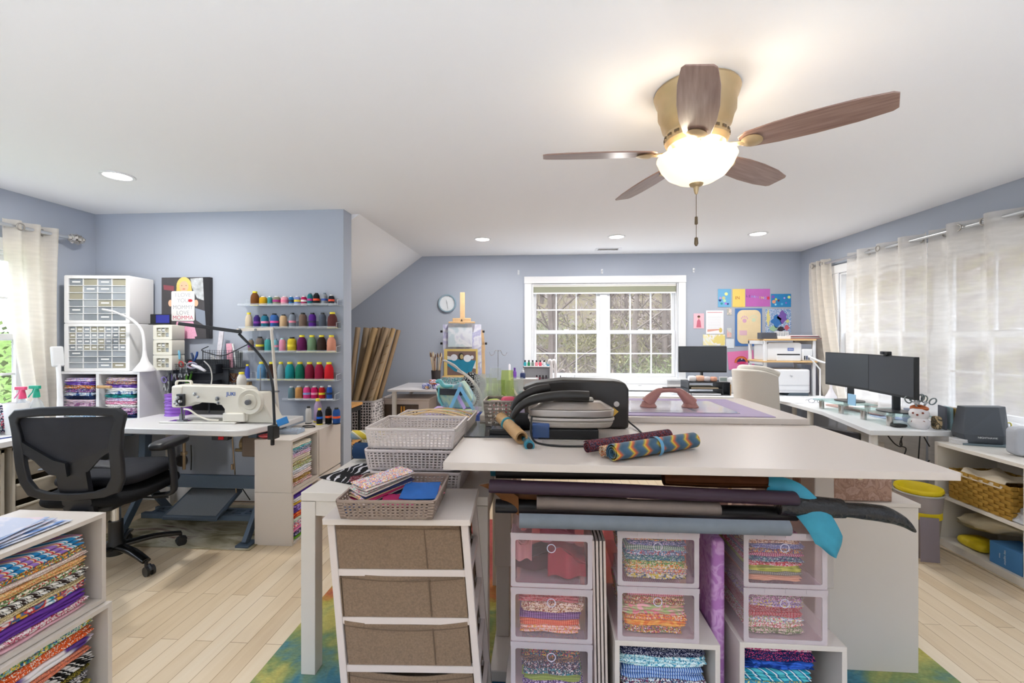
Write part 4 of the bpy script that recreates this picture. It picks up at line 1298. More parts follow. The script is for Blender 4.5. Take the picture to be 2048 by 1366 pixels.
MB().lathe([(.0, .0), (.036, .003), (.044, .012), (.044, .02), (.0, .022)], (-2.49, 2.86, .53), 20, 'y').build('knee_pad', mat('#2B2624', .3), st, w=True)
mo = MB().b(-2.16, 3.02, .52, -1.93, 3.2, .67).build('motor', mat('#8A7A70', .5), st, bev=.012, w=True)
MB().cyl((-2.20, 3.1, .60), (-2.16, 3.1, .60), .05, n=20).cyl((-2.26, 3.1, .55), (-2.16, 3.1, .55), .012).build('motor_pulley', mat('#B8A078', .3, .6), mo, w=True)

# industrial sewing machine
jm = mat('#E4E0D4', .35, spec=.5)
sm = thing('sewing_machine', 'cream industrial sewing machine with a big handwheel on the white table', 'sewing machine', (-2.3, 3.0, SZ))
MB().b(-2.68, 2.90, SZ + .0005, -2.12, 3.08, SZ + .012).build('bed', mat('#DCDAD4', .3), sm, bev=.004, w=True)
arm = MB()
arm.prism([(-2.60, .915), (-2.595, 1.035), (-2.585, 1.045), (-2.10, 1.035), (-2.06, 1.02), (-2.04, .98), (-2.055, .80), (-2.06, SZ + .012), (-2.22, SZ + .012), (-2.22, .88), (-2.24, .905), (-2.30, .92), (-2.44, .925), (-2.50, .895), (-2.58, .885)], 2.93, 3.05)
arm.build('arm', jm, sm, bev=.014, w=True, seg=3)
MB().prism([(-2.085, SZ + .001), (-1.87, SZ + .001), (-1.955, .93), (-1.97, .99), (-2.085, .99)], 2.95, 3.08).build('motor_cover', mat('#E0DCCF', .4), sm, bev=.008, w=True)
MB().b(-2.225, 2.915, SZ + .012, -2.06, 2.945, SZ + .075).build('base_cover', jm, sm, bev=.01, w=True)
hw = MB().lathe([(.0, -.035), (.05, -.035), (.054, -.028), (.056, -.026), (.062, -.030), (.083, -.032), (.088, -.02), (.088, .0), (.08, .006), (.0, .006)], (-2.015, 2.93, .935), 40, 'y').build('handwheel', mat('#DDD9CC', .4), sm, w=True)
MB().lathe([(0, 0), (.018, 0), (.018, .02), (0, .02)], (-2.015, 2.875, .935), 16, 'y').build('wheel_knob', STEEL, hw, w=True)
hd = MB().b(-2.61, 2.925, .885, -2.525, 3.05, 1.04).build('head', jm, sm, bev=.012, w=True)
MB().ring(rrect(-2.625, .93, -2.50, 1.075, .02, 4), rrect(-2.615, .94, -2.51, 1.065, .015, 4), 2.975, 2.99).build('thread_guard', jm, hd, w=True)
MB().b(-2.555, 2.905, .90, -2.50, 2.925, .985).build('face_plate', mat('#4A4C50', .3, .7), hd, bev=.004, w=True)
for p, r in (((-2.53, 2.893, .96), .014), ((-2.545, 2.893, .93), .014), ((-2.51, 2.893, .935), .011), ((-2.53, 2.893, .915), .012), ((-2.42, 2.915, .985), .013), ((-2.395, 2.915, .965), .009), ((-2.25, 2.91, .955), .016), ((-2.245, 2.91, .925), .012)):
    MB().lathe([(0, 0), (r, .002), (r, .012), (r * .4, .014), (r * .4, .02), (0, .02)], (p[0], p[1] - .012, p[2]), 12, 'y').build('tension_dial', CHROME, sm, w=True)
MB().cyl((-2.535, 2.93, .89), (-2.535, 2.93, SZ + .05), .006, n=8).cyl((-2.515, 2.93, .885), (-2.515, 2.93, SZ + .03), .004, n=8).b(-2.55, 2.905, SZ + .014, -2.50, 2.945, SZ + .022).b(-2.545, 2.92, SZ + .022, -2.525, 2.935, SZ + .06).build('presser_foot', STEEL, sm, w=True)
MB().tube([(-2.50, 2.91, .88), (-2.45, 2.90, .875), (-2.40, 2.905, .84), (-2.33, 2.91, .81), (-2.26, 2.93, .80)], .006, 8, smooth=5).build('lift_lever', jm, sm, w=True)
MB().b(-2.62, 2.91, SZ + .012, -2.48, 2.97, SZ + .0135).build('needle_plate', CHROME, sm, w=True)
text('JUKI', .036, mat('#1E5FC0', .4), sm, (-2.17, 2.9285, .985), name='maker_lettering')

# thread stand post
t = thing('thread_stand', 'cream steel thread stand rising from the sewing table corner', 'thread stand', (-1.93, 3.1, SZ))
MB().cyl((-1.93, 3.10, SZ), (-1.985, 3.10, 1.44), .010, n=10).cyl((-1.93, 3.10, SZ), (-1.93, 3.10, SZ + .012), .02, n=12).build('post', mat('#D9D2C8', .4), t, w=True)
MB().bar((-2.25, 3.1, 1.435), (-1.97, 3.1, 1.445), .012, .022).build('top_arm', mat('#D9D2C8', .4), t, w=True)
MB().bar((-2.18, 3.1, .985), (-1.93, 3.1, .985), .02, .012).cyl((-2.07, 3.1, .99), (-2.07, 3.1, 1.16), .004, n=8).build('spool_arm', STEEL, t, w=True)
for x in (-2.22, -2.10):
    MB().lathe([(0, 0), (.008, 0), (.008, .006), (0, .006)], (x, 3.085, 1.438), 10, 'y').build('thread_eye', STEEL, t, w=True)

# black clamp lamp arching over the machine
t = thing('clamp_lamp', 'black architect lamp with flat bar head arching over the sewing machine', 'lamp', (-1.98, 2.76, SZ))
cl = at(548, 850, y=2.76)
pts = [at(u, v, y=2.78) for u, v in ((549, 850), (547, 800), (545, 770), (535, 735), (515, 705), (495, 685), (478, 668))]
MB().tube(pts, .0085, 10, smooth=5).build('arm', mat('#1F242B', .4), t, w=True)
a, b_ = at(483, 664, y=2.78), at(358, 647, y=2.62)
hp = MB().bar(a, b_, .05, .022).build('lamp_head', mat('#23272D', .4), t, bev=.003, w=True)
MB().b(cl.x - .02, 2.72, SZ - .06, cl.x + .02, 2.79, SZ + .03).cyl((cl.x, 2.745, SZ - .1), (cl.x, 2.745, SZ - .06), .012).build('clamp', mat('#15171A', .4), t, bev=.003, w=True)
o = MB().c(0, 0, 0, .075, .012, .045, R(-.35, 3, 'Y')).build('blue_clip', mat('#2E8AD8', .5), bev=.004)
place(o, at(565, 843, y=2.72))
tag(o, 'small bright blue clip box beside the foot of the black lamp', 'clip')

# white bendy lamp on the machine (grey oval head)
t = thing('task_light', 'small grey oval task light on a thin bent neck behind the machine', 'lamp', (-2.36, 3.1, 1.03))
g = [at(u, v, y=3.0) for u, v in ((421, 775), (424, 755), (420, 735), (408, 722))]
MB().tube(g, .004, 8, smooth=5).build('neck', mat('#C8C6C4', .3, .5), t, w=True)
a = at(408, 738, y=3.0)
MB().tube([at(410, 742, y=3.0), at(398, 735, y=3.0), at(385, 730, y=3.0)], [.012, .02, .016], 12, flat=.6).build('light_head', mat('#C4C3CC', .4), t, w=True)
rp = at(384, 731, y=3.0)
MB().tube([(rp.x + .035 * math.cos(k * PI / 8), 3.0, rp.z + .02 * math.sin(k * PI / 8)) for k in range(16)], .007, 8, closed=True).build('head_ring', mat('#8E8CA0', .4), t, w=True)

# ---------------------------------------------------------------- office chair
ch = thing('office_chair', 'black office chair with an open moulded back, pulled up to the sewing table', 'chair', (-2.585, 2.50, 0), math.radians(10))
cb = mat('#22252B', .42, spec=.5)
cf = mat('#16171A', .8, spec=.2, bump=.2, bs=220)
import math as _m


def backpt(x, z, off=0):
    """the curved back shell; the chair faces +y, so the back stands at negative y"""
    zz = (z - .48) / .5
    return (x, -.285 - .06 * zz + .35 * x * x + off - .02 * _m.sin(zz * PI), z)


outer = [(-.25, 1.0), (-.12, 1.012), (0, 1.015), (.12, 1.012), (.25, 1.0), (.285, .965), (.268, .88), (.262, .78), (.262, .68), (.255, .60), (.225, .53), (.15, .505), (0, .495),
         (-.15, .505), (-.225, .53), (-.255, .60), (-.262, .68), (-.262, .78), (-.268, .88), (-.285, .965)]
inner = [(-.225, .955), (-.11, .965), (0, .967), (.11, .965), (.225, .955), (.235, .93), (.215, .86), (.205, .78), (.205, .70), (.20, .62), (.17, .565), (.11, .545), (0, .54),
         (-.11, .545), (-.17, .565), (-.20, .62), (-.205, .70), (-.205, .78), (-.215, .86), (-.235, .93)]
mb = MB()
n = len(outer)
vs = [backpt(x, z, o_) for o_ in (-.014, .014) for pl in (outer, inner) for x, z in pl]
fs = []
for i in range(n):
    j = (i + 1) % n
    fs += [(i, j, n + j, n + i), (2 * n + i, 3 * n + i, 3 * n + j, 2 * n + j), (i, 2 * n + i, 2 * n + j, j), (n + i, n + j, 3 * n + j, 3 * n + i)]
mb.add(vs, fs)
bk = mb.build('back_frame', cb, ch, bev=.008, seg=3)


def patch(corners, nu=10, nv=6, th=.022):
    """a band of the back shell between two edge curves"""
    (A, B) = corners
    def L(c, t):
        s_ = t * (len(c) - 1)
        i = min(int(s_), len(c) - 2)
        f = s_ - i
        return (c[i][0] + (c[i + 1][0] - c[i][0]) * f, c[i][1] + (c[i + 1][1] - c[i][1]) * f)
    def fn(u, v):
        a, b2 = L(A, u), L(B, u)
        return backpt(a[0] + (b2[0] - a[0]) * v, a[1] + (b2[1] - a[1]) * v, .012)
    return MB().grid(fn, nu, nv, -th)


patch([[(-.075, .46), (-.072, .55), (-.072, .65), (-.085, .70), (-.14, .755), (-.215, .80)], [(.075, .46), (.072, .55), (.072, .65), (.085, .70), (.14, .755), (.215, .80)]], 16, 1).v
mb = MB()
for s_ in (-1, 1):
    pp = patch([[(0, .715), (s_ * .05, .73), (s_ * .12, .775), (s_ * .215, .835)], [(0, .64), (s_ * .085, .655), (s_ * .15, .73), (s_ * .215, .775)]], 12, 3)
    mb.add(pp.v, pp.f)
pp = patch([[(-.075, .40), (-.072, .55), (-.075, .70)], [(.075, .40), (.072, .55), (.075, .70)]], 10, 4, .03)
mb.add(pp.v, pp.f)
mb.build('back_spine', cb, ch, smooth=60)
meshm = mat('#2B2D34', .55, spec=.4, var=.25, vs=6)
patch([[(-.24, .955), (-.215, .86), (-.215, .80), (-.13, .755), (0, .70)], [(.24, .955), (.215, .86), (.215, .80), (.13, .755), (0, .70)]], 16, 14, .004).build('back_mesh', meshm, ch, smooth=60)
MB().tube([(-.2, -.25, .66), (-.1, -.225, .67), (0, -.22, .675), (.1, -.225, .67), (.2, -.25, .66)], [.02, .055, .065, .055, .02], 14, smooth=3, flat=.25).build('lumbar_pad', mat('#2C2D33', .5), ch, smooth=60)


def cushion(x0, x1, y0, y1, z0, z1, r=.04, n=8):
    cx, cy, cz = (x0 + x1) / 2, (y0 + y1) / 2, (z0 + z1) / 2
    hx, hy, hz = (x1 - x0) / 2, (y1 - y0) / 2, (z1 - z0) / 2
    mb = MB()
    N, M_ = 32, 12
    vs, fs = [], []
    for i in range(M_ + 1):
        ph = -PI / 2 + PI * i / M_
        for k in range(N):
            a = 2 * PI * k / N
            def se(c, e):
                return math.copysign(abs(c) ** e, c)
            vs.append((cx + hx * se(math.cos(a), .45) * se(math.cos(ph), .4), cy + hy * se(math.sin(a), .45) * se(math.cos(ph), .4), cz + hz * se(math.sin(ph), .75)))
    for i in range(M_):
        for k in range(N):
            fs.append((i * N + k, i * N + (k + 1) % N, (i + 1) * N + (k + 1) % N, (i + 1) * N + k))
    return mb.add(vs, fs)


cushion(-.26, .26, -.27, .27, .425, .515).build('seat', cf, ch, smooth=80)
MB().b(-.12, -.2, .395, .12, .14, .43).build('seat_plate', cb, ch, bev=.01)
MB().bar((0, -.18, .41), (0, -.31, .42), .10, .03).build('back_bracket', cb, ch, bev=.004)
for s_ in (-1, 1):
    o = MB().tube([(s_ * .20, .03, .405), (s_ * .30, .03, .42), (s_ * .315, .02, .50), (s_ * .31, .0, .71)], [.022, .024, .026, .024], 12, smooth=4, flat=.6).build('arm_post', cb, ch, smooth=60)
    cushion(s_ * .31 - .05, s_ * .31 + .05, -.15, .13, .71, .765).build('arm_pad', mat('#1A1C20', .38, spec=.5), o, smooth=80)
MB().cyl((0, 0, .22), (0, 0, .40), .025, n=16).build('gas_lift', CHROME, ch)
MB().lathe([(.0, .07), (.05, .07), (.05, .13), (.036, .15), (.036, .27), (.0, .27)], n=20).build('base_hub', mat('#111214', .35), ch)
MB().tube([(.10, .02, .40), (.2, .03, .39), (.27, .04, .385)], .006, 8).build('tilt_lever', cb, ch)
for k in range(5):
    a = math.radians(90 + 72 * k + 24)
    d = Vector((math.cos(a), math.sin(a), 0))
    o = MB().tube([d * .03 + Vector((0, 0, .115)), d * .18 + Vector((0, 0, .115)), d * .32 + Vector((0, 0, .088))], [.032, .028, .024], 12, smooth=3, flat=.55).build('base_arm', mat('#0F1012', .25, spec=.6), ch, smooth=60)
    s_ = Vector((-d.y, d.x, 0))
    c = d * .325 + Vector((0, 0, .0285)) + s_ * .012
    w_ = MB()
    for e in (-1, 1):
        w_.cyl(c + s_ * e * .008, c + s_ * e * .022, .028, n=20)
    w_.cyl(c - s_ * .01, c + s_ * .01, .008, n=10).cyl(d * .32 + Vector((0, 0, .05)), d * .32 + Vector((0, 0, .09)), .009, n=8)
    wo = w_.build('caster', mat('#232527', .35), o)
    MB().tube([c + d * (.024 * math.cos(q)) + Vector((0, 0, .03 * math.sin(q))) for q in (0.2, .8, 1.57, 2.3, 2.9)], .012, 8).build('caster_hood', cb, wo)
# grey-purple seat cushion lying on the seat
se = cushion(-.235, .235, -.2, .27, .518, .60).build('seat_cushion', mat('#24252B', .75, spec=.25, var=.15, vs=12), smooth=80)
place(se, (-2.585, 2.50, 0), math.radians(10))
tag(se, 'thick dark wrinkled cushion lying on the seat of the black office chair', 'cushion')

# ---------------------------------------------------------------- thread spools on clear wall shelves
acr = clear('#F4F7FA', .22, .1, 5)
rows = [
    (611, 487, 680, [(510, 582, 18, 'dark brown', '#7A4A20', 'y', 'F0DC3A', None), (520, 592, 17, 'golden yellow', '#D8A81E', 'w', None, None), (534, 592, 11, 'sea green', '#4A9A98', 'w', None, None),
                     (547, 592, 17, 'olive grey', '#8E8E78', 'w', None, 'B02A8A'), (563, 592, 16, 'pale pink', '#F0A8B8', 'w', None, 'F07AA0'), (578, 592, 11, 'ocean blue', '#2A7AB8', 'w', None, '1E2A3A'),
                     (590, 592, 14, 'periwinkle', '#8A9AD8', 'w', None, 'F0D83A'), (604, 592, 13, 'deep rose', '#B81E5A', 'w', None, 'F4F0F0'), (620, 586, 12, 'dark teal', '#1F7A86', 't', None, 'B83A9A'),
                     (632, 586, 14, 'black', '#1C1E22', 'b', None, 'F0502A'), (649, 586, 13, 'silver grey', '#9AA0A8', 't', None, '1F4AA0'), (663, 590, 13, 'blue-black', '#1F2430', 'w', None, 'F05030')]),
    (656, 489, 678, [(498, 624, 15, 'cream', '#E8D8BC', 'y', None, None), (514, 629, 14, 'dark violet', '#3E2A7A', 'v', None, '7A2A9A'), (530, 628, 16, 'deep turquoise', '#2A7A94', 'b', None, 'F090B8'),
                     (549, 626, 18, 'royal blue', '#3A6AB0', 'b', None, 'E850A8'), (567, 628, 16, 'sand', '#D8B890', 'b', None, None), (585, 625, 15, 'cool grey', '#8E98A6', 'b', None, 'F090A8'),
                     (606, 625, 17, 'taupe', '#7E6A5E', 'b', None, None), (625, 625, 16, 'purple', '#5E2A94', 'b', None, '3A1F5A'), (645, 625, 16, 'slate grey', '#5A6474', 'b', None, None), (665, 624, 21, 'cocoa', '#5E3030', 'y', None, None)]),
    (703, 490, 678, [(502, 676, 12, 'grey-brown', '#8A7A6A', 't', None, '8A2A8A'), (520, 672, 17, 'smoke', '#7A706A', 'b', None, 'F0E03A'), (536, 675, 14, 'jade', '#4AA8A8', 't', None, None),
                     (551, 676, 13, 'light aqua', '#7AC0CC', 't', None, 'F0A0B8'), (565, 675, 14, 'candy pink', '#E89AB8', 'a', None, None), (584, 673, 19, 'lemon yellow', '#E8D03A', 'b', None, 'F4E03A'),
                     (604, 669, 21, 'plum', '#6A1E5A', 'y', None, None), (624, 669, 20, 'moss green', '#7A9A78', 'y', None, None), (643, 669, 20, 'espresso', '#3A2A24', 'y', None, None), (663, 669, 20, 'salmon', '#E09A80', 'y', None, None)]),
    (758, 492, 678, [(495, 727, 10, 'cornflower', '#5A6AD0', 'y', None, None), (523, 722, 18, 'light blue', '#6AA0D0', 'y', None, None), (543, 722, 17, 'chocolate', '#3E2620', 'y', None, None),
                     (562, 722, 16, 'grey-blue', '#9AAAB4', 'y', None, None), (580, 722, 20, 'bright teal', '#1E9AA0', 'y', None, None), (600, 722, 20, 'emerald', '#147A64', 'y', None, None),
                     (619, 722, 20, 'wine', '#8E1E3E', 'y', None, None), (638, 722, 20, 'burgundy', '#A01E44', 'y', None, None), (657, 722, 20, 'bright red', '#D8222E', 'y', None, None)]),
    (797, 575, 675, [(583, 771, 14, 'steel blue', '#6A8A94', 'w', None, None), (598, 770, 16, 'caramel', '#D09A5A', 'w', None, None), (614, 770, 16, 'hot pink', '#E84A94', 'w', None, '8AA8E0'),
                     (629, 770, 15, 'magenta', '#D81E6A', 'w', None, 'F0A0C0'), (644, 770, 14, 'scarlet', '#C8202A', 'w', None, 'F0E03A'), (659, 769, 12, 'cobalt', '#2A5AB0', 'w', None, '1F2E4A')]),
]
CAP = {'y': '#F0E03A', 'w': '#E8EAEC', 'b': '#23262A', 't': '#7A8A98', 'v': '#3A3070', 'a': '#A8D8D8'}


def spool(p, H, r, cname, c, cap, band, where, grp):
    t = thing('thread_spool', f'{cname} thread spool' + (' with a coloured band' if band else '') + f', {where}', 'thread spool', p, group=grp)
    big = cap == 'y'
    fh = .006
    MB().lathe([(0, 0), (r * 1.12, 0), (r * 1.12, fh * .6), (r * .9, fh), (0, fh)], n=16).build('foot', mat(CAP[cap], .4), t)
    z0, z1 = fh, H * .90
    pr = [(r * .93, z0), (r, z0 + .003)]
    if big:
        pr += [(r * .99, z1 * .62), (r * .86, z1 * .80), (r * .45, z1), (0, z1)]
    else:
        pr += [(r * .99, z1 * .80), (r * .90, z1 * .90), (r * .66, z1), (0, z1)]
    MB().lathe([(0, z0)] + pr, n=18).build('thread_cone', mat(c, .7, spec=.25, bump=.5, bs=700), t, smooth=50)
    MB().lathe([(r * .56, z1 - .002), (r * .56, H - .003), (r * .48, H), (0, H)], n=14).build('cap', mat(CAP[cap], .4), t)
    if band:
        zb = z0 + (z1 - z0) * .36
        MB().lathe([(r * .96, zb), (r * 1.03, zb + .001), (r * 1.03, zb + .017), (r * .92, zb + .018)], n=18, cap=False).build('band', mat('#' + band, .5), t)
    return t


rn = ['top shelf', 'second shelf from the top', 'middle shelf', 'fourth shelf down', 'short lowest shelf']
for ri, (vb, ua, ub, its) in enumerate(rows):
    SY = 3.49
    L0, L1 = at(ua, vb, y=SY), at(ub, vb, y=SY)
    z = L0.z - .004
    t = thing('thread_shelf', f'clear acrylic thread shelf, the {rn[ri]} on the partition wall', 'shelf', ((L0.x + L1.x) / 2, SY, z), group='clear thread shelves')
    MB().b(L0.x - .01, SY - .058, z - .004, L1.x, YP - .001, z).b(L0.x - .01, YP - .005, z, L1.x, YP - .001, z + .06).build('ledge', acr, t, smooth=0, w=True)
    MB().tube([(L1.x, YP - .004, z - .0), (L1.x, SY - .045, z), (L1.x, SY - .045, z + .045), (L1.x, YP - .004, z + .055)], .002, 6, cap=True).build('end_rail', mat('#C8CCD2', .2), t, w=True)
    MB().b(L0.x - .01, SY - .060, z, L1.x, SY - .058, z + .016).build('lip', acr, t, smooth=0, w=True)
    prevx = -9
    for k, (u, vt, w_, cn, c, cap, _x, band) in enumerate(its):
        p = at(u, vb, y=SY - .01)
        r = w_ / 2 / 880 * 3.49 * .90
        H = (vb - vt) / 880 * 3.6
        # neighbours never touch
        if p.x - prevx < r * 1.12 + .002:
            p.x = prevx + r * 1.12 + .002
        prevx = p.x + r * 1.12
        spool((p.x, SY - .011, z + .0005), H, r, cn, c, cap, band, 'on the ' + rn[ri], 'thread spools on the ' + rn[ri])
# spools standing on the white cubes
for u, vt, vb, w_, cn, c, cap, band, wh in ((617, 814, 848, 13, 'white', '#E8E6E2', 'b', None, 'leftmost on the white cubes'), (636, 800, 847, 18, 'tall lilac', '#C0A8CC', 'y', None, 'second on the white cubes'),
                                            (643, 816, 848, 13, 'black and blue', '#1C1E24', 'y', '1F6AD8', 'third on the white cubes'), (657, 812, 846, 14, 'jet black', '#141518', 'b', 'F0602A', 'second from the end on the white cubes'),
                                            (673, 814, 846, 16, 'bright blue', '#2A5AA8', 'b', 'F0602A', 'last on the white cubes by the corner')):
    p = at(u, vb, y=3.36 if u != 636 else 3.44)
    r = w_ / 2 / 880 * 3.4 * .9
    spool((p.x, p.y + (0 if u != 643 else -.03), .7005), (vb - vt) / 880 * 3.5, r, cn, c, cap, band, wh, 'thread spools on the white cubes')
o = spool((-2.215, 3.1, .995), .13, .032, 'tall white', '#E9E6E0', 'y', None, 'on the cream thread stand', 'spools on the thread stand')

# canvas photo
t = thing('canvas_photo', 'canvas photo print of a child holding a handwritten sign', 'picture', (-2.98, 3.5, 1.63))
c0, c1 = at(323, 556, y=3.495), at(420, 553, y=3.495)
z0, z1 = 1.37, 1.885
X0, X1 = c0.x, -2.775
MB().b(X0, 3.495, z0, X1, 3.529, z1).build('canvas', mat('#4A484C', .7, var=.2, vs=5), t, bev=.002, w=True)
yf = 3.4945


def fl(poly, m, dz, nm, par=None):
    return MB().prism(poly, yf - dz, yf - dz + .0004).build(nm, m, par or t, smooth=0, w=True)


def ell(cx, cz, rx, rz, n=20):
    return [(cx + rx * math.cos(2 * PI * k / n), cz + rz * math.sin(2 * PI * k / n)) for k in range(n)]


W_, H_ = X1 - X0, z1 - z0
def Q(a, b_):
    return (X0 + W_ * a, z1 - H_ * b_)
fl([Q(.86, 0), Q(1, 0), Q(1, 1), Q(.93, 1)], mat('#1D1E24', .7), .0002, 'printed_edge')
fl([Q(.60, .02), Q(.86, .01), Q(.88, .38), Q(.74, .34), Q(.64, .18)], mat('#B8BCC0', .7, var=.3, vs=30), .0004, 'printed_papers')
fl([Q(.70, .50), Q(.90, .55), Q(.92, .80), Q(.72, .70)], mat('#8A94A4', .7), .0004, 'printed_table')
fl([Q(.04, .12), Q(.26, .14), Q(.26, .22), Q(.05, .20)], mat('#8A4A54', .7), .0004, 'printed_shelf')
fl(ell(*Q(.47, .14), W_ * .155, H_ * .145), mat('#E0C874', .7), .0008, 'printed_hair')
fl([Q(.32, .12), Q(.62, .12), Q(.64, .26), Q(.31, .27)], mat('#DCC268', .7), .0009, 'printed_hair')
fl(ell(*Q(.47, .15), W_ * .095, H_ * .09), mat('#E8B898', .7), .0012, 'printed_face')
for e in (-1, 1):
    fl(ell(*Q(.47 + e * .045, .135), W_ * .010, H_ * .006, 8), mat('#4A3A30', .7), .0016, 'printed_eye')
fl(ell(*Q(.47, .19), W_ * .03, H_ * .008, 10), mat('#C86A6A', .7), .0016, 'printed_mouth')
dr_ = fab('dot', ('#F4C0D8', '#C84A8A', '#F0A0C8'), 80)
fl([Q(.32, .72), Q(.66, .72), Q(.74, .96), Q(.69, .97), Q(.70, 1.0), Q(.30, 1.0), Q(.31, .96), Q(.26, .95)], dr_, .0008, 'printed_dress')
for a in (.19, .72):
    fl(ell(*Q(a, .42), W_ * .045, H_ * .055, 12), mat('#E8B898', .7), .0012, 'printed_hand')
fl([(x, z) for x, z in rrect(*Q(.21, .71), *Q(.69, .225), .012)], mat('#F2F2F0', .5), .0016, 'printed_sign')
inkm = mat('#B4B4BC', .7)
for s_, b_, c_ in (('I LOVE', .29, inkm), ('YOU', .38, inkm), ('MOMMY', .49, inkm), ('LOVE', .58, inkm), ('MOMMA', .66, mat('#D06A80', .7))):
    text(s_, .048, c_, t, (X0 + W_ * .45, yf - .0022, z1 - H_ * b_), ext=.0002)
fl(ell(*Q(.60, .38), W_ * .05, H_ * .025, 12), mat('#C8303A', .7), .0022, 'printed_lips')

# ---------------------------------------------------------------- corner cubby, drawer cabinets, lamp
cw = mat('#E6E6E8', .4)
t = thing('cubby', 'white two-compartment cubby of fabrics on the corner of the left desk', 'shelf', (-3.45, 3.3, LZ))
CX0, CX1, CY0, CY1, CZ1 = -3.765, -3.085, 3.17, 3.48, 1.115
MB().b(CX0, CY0, LZ, CX1, CY1, LZ + .018).b(CX0, CY0, CZ1 - .018, CX1, CY1, CZ1).b(CX0, CY0, LZ + .018, CX0 + .018, CY1, CZ1 - .018).b(CX1 - .018, CY0, LZ + .018, CX1, CY1, CZ1 - .018).build('carcass', cw, t, bev=.001, w=True)
MB().b(-3.445, CY0 + .002, LZ + .018, -3.42, CY1 - .01, CZ1 - .018).build('divider', cw, t, w=True)
MB().b(CX0 + .018, CY1 - .008, LZ + .018, CX1 - .018, CY1, CZ1 - .018).build('back_panel', cw, t, w=True)
pile(['lilac unicorn', 'violet', 'orange fox', 'indigo printed', 'blue and white cloud', 'navy', 'pastel rainbow', 'mauve', 'blue willow', 'white and black animal', 'sky blue whale'],
     -3.595, 3.32, LZ + .02, CZ1 - .05, .27, .28, 0, 'the left cubby cell', 'fabrics in the left cubby cell', layers=2, jit=.004)
pile(['lavender violet', 'orange and blue paisley', 'violet', 'white', 'blue and white cloud', 'teal', 'lilac unicorn', 'pink flower', 'white and black animal', 'mauve', 'indigo printed', 'navy'],
     -3.25, 3.32, LZ + .02, CZ1 - .045, .27, .28, 0, 'the right cubby cell', 'fabrics in the right cubby cell', layers=2, jit=.004)


def drawer_cab(x, y, z, w, d, h, rz, rows_, label, dm, fm):
    """parts cabinet: rows_ = list of how many small drawers in each row"""
    t = thing('parts_cabinet', label, 'drawer unit', (x, y, z), rz)
    g = .012
    MB().ring(rrect(-w / 2, 0, w / 2, h, .008, 2), rrect(-w / 2 + .03, .02, w / 2 - .03, h - .025, .004, 2), -d / 2, d / 2).b(-w / 2 + .03, d / 2 - .01, .02, w / 2 - .03, d / 2, h - .025).build('cabinet_frame', fm, t, bev=.002)
    H = h - .045
    rh = H / len(rows_)
    W2 = w - .06
    gr_ = MB()
    for i, n_ in enumerate(rows_):
        z1_ = h - .025 - i * rh
        gr_.b(-W2 / 2, -d / 2 + .004, z1_ - rh - .002, W2 / 2, -d / 2 + .05, z1_ - rh + .003)
        for k in range(n_):
            a = -W2 / 2 + W2 * k / n_
            b2 = a + W2 / n_
            if k:
                gr_.b(a - .002, -d / 2 + .004, z1_ - rh, a + .002, -d / 2 + .05, z1_)
            rr = random.Random(i * 31 + k + int(h * 100))
            cc = rr.choice([dm, dm, clear('#DDE3E8', .45, .2, 11), clear('#D8D4C0', .5, .2, 12), clear('#B8C0C8', .5, .2, 13)])
            dz = z1_ - rh + .005
            o = MB().b(a + .004, -d / 2 + .010, dz, b2 - .004, -d / 2 + .013, z1_ - .004).b(a + .004, -d / 2 + .013, dz, b2 - .004, -d / 2 + .06, dz + .002).build('drawer', cc, t, smooth=0)
            if n_ > 4 or rr.random() < .35:
                MB().b((a + b2) / 2 - (b2 - a) * .28, -d / 2 + .008, (dz + z1_) / 2 - .006, (a + b2) / 2 + (b2 - a) * .28, -d / 2 + .0095, (dz + z1_) / 2 + .005).build('drawer_label', mat('#F0F0EE', .5), o, smooth=0)
    gr_.build('cabinet_grid', fm, t, smooth=0)
    MB().b(-W2 / 2, d / 2 - .018, .02, W2 / 2, d / 2 - .0105, h - .025).build('cabinet_back', mat('#D4D9E0', .6), t)
    return t


fmw = mat('#EFEFF0', .4)
dmw = clear('#E4EAF0', .35, .15, 10)
ca = math.radians(7)
drawer_cab(-3.50, 3.34, CZ1 + .001, .49, .25, .375, ca, [8, 8, 8, 8, 4, 4, 4], 'lower white cabinet of small clear drawers, with four rows of eight', dmw, fmw)
drawer_cab(-3.50, 3.34, CZ1 + .377, .49, .25, .375, ca, [4, 4, 4, 4, 4, 4], 'upper white cabinet of clear drawers, stacked on the other', dmw, fmw)
for k, (nm, z) in enumerate((('lowest', CZ1 + .001), ('middle', CZ1 + .124), ('topmost', CZ1 + .247))):
    u = drawer_cab(-3.05, 3.40, z, .17, .12, .121, -.05, [3, 3], f'{nm} small ivory three-by-two drawer box right of the white lamp', clear('#E8E4D0', .45, .2, 14), mat('#E6E4D8', .45))
    u['group'] = 'small ivory drawer boxes'
o = thing('desk_display', 'small black digital clock glowing blue on the ivory drawer boxes', 'clock', (-3.09, 3.37, CZ1 + .369))
MB().b(-.085, -.03, .0, .085, .03, .008).b(-.085, -.012, .008, .085, .004, .085).build('case', BLACK, o, bev=.002)
MB().b(-.035, -.0135, .014, .08, -.0125, .078).build('screen', mat('#0A0A28', .3, emit='#1A22A8', es=.5), o, smooth=0)
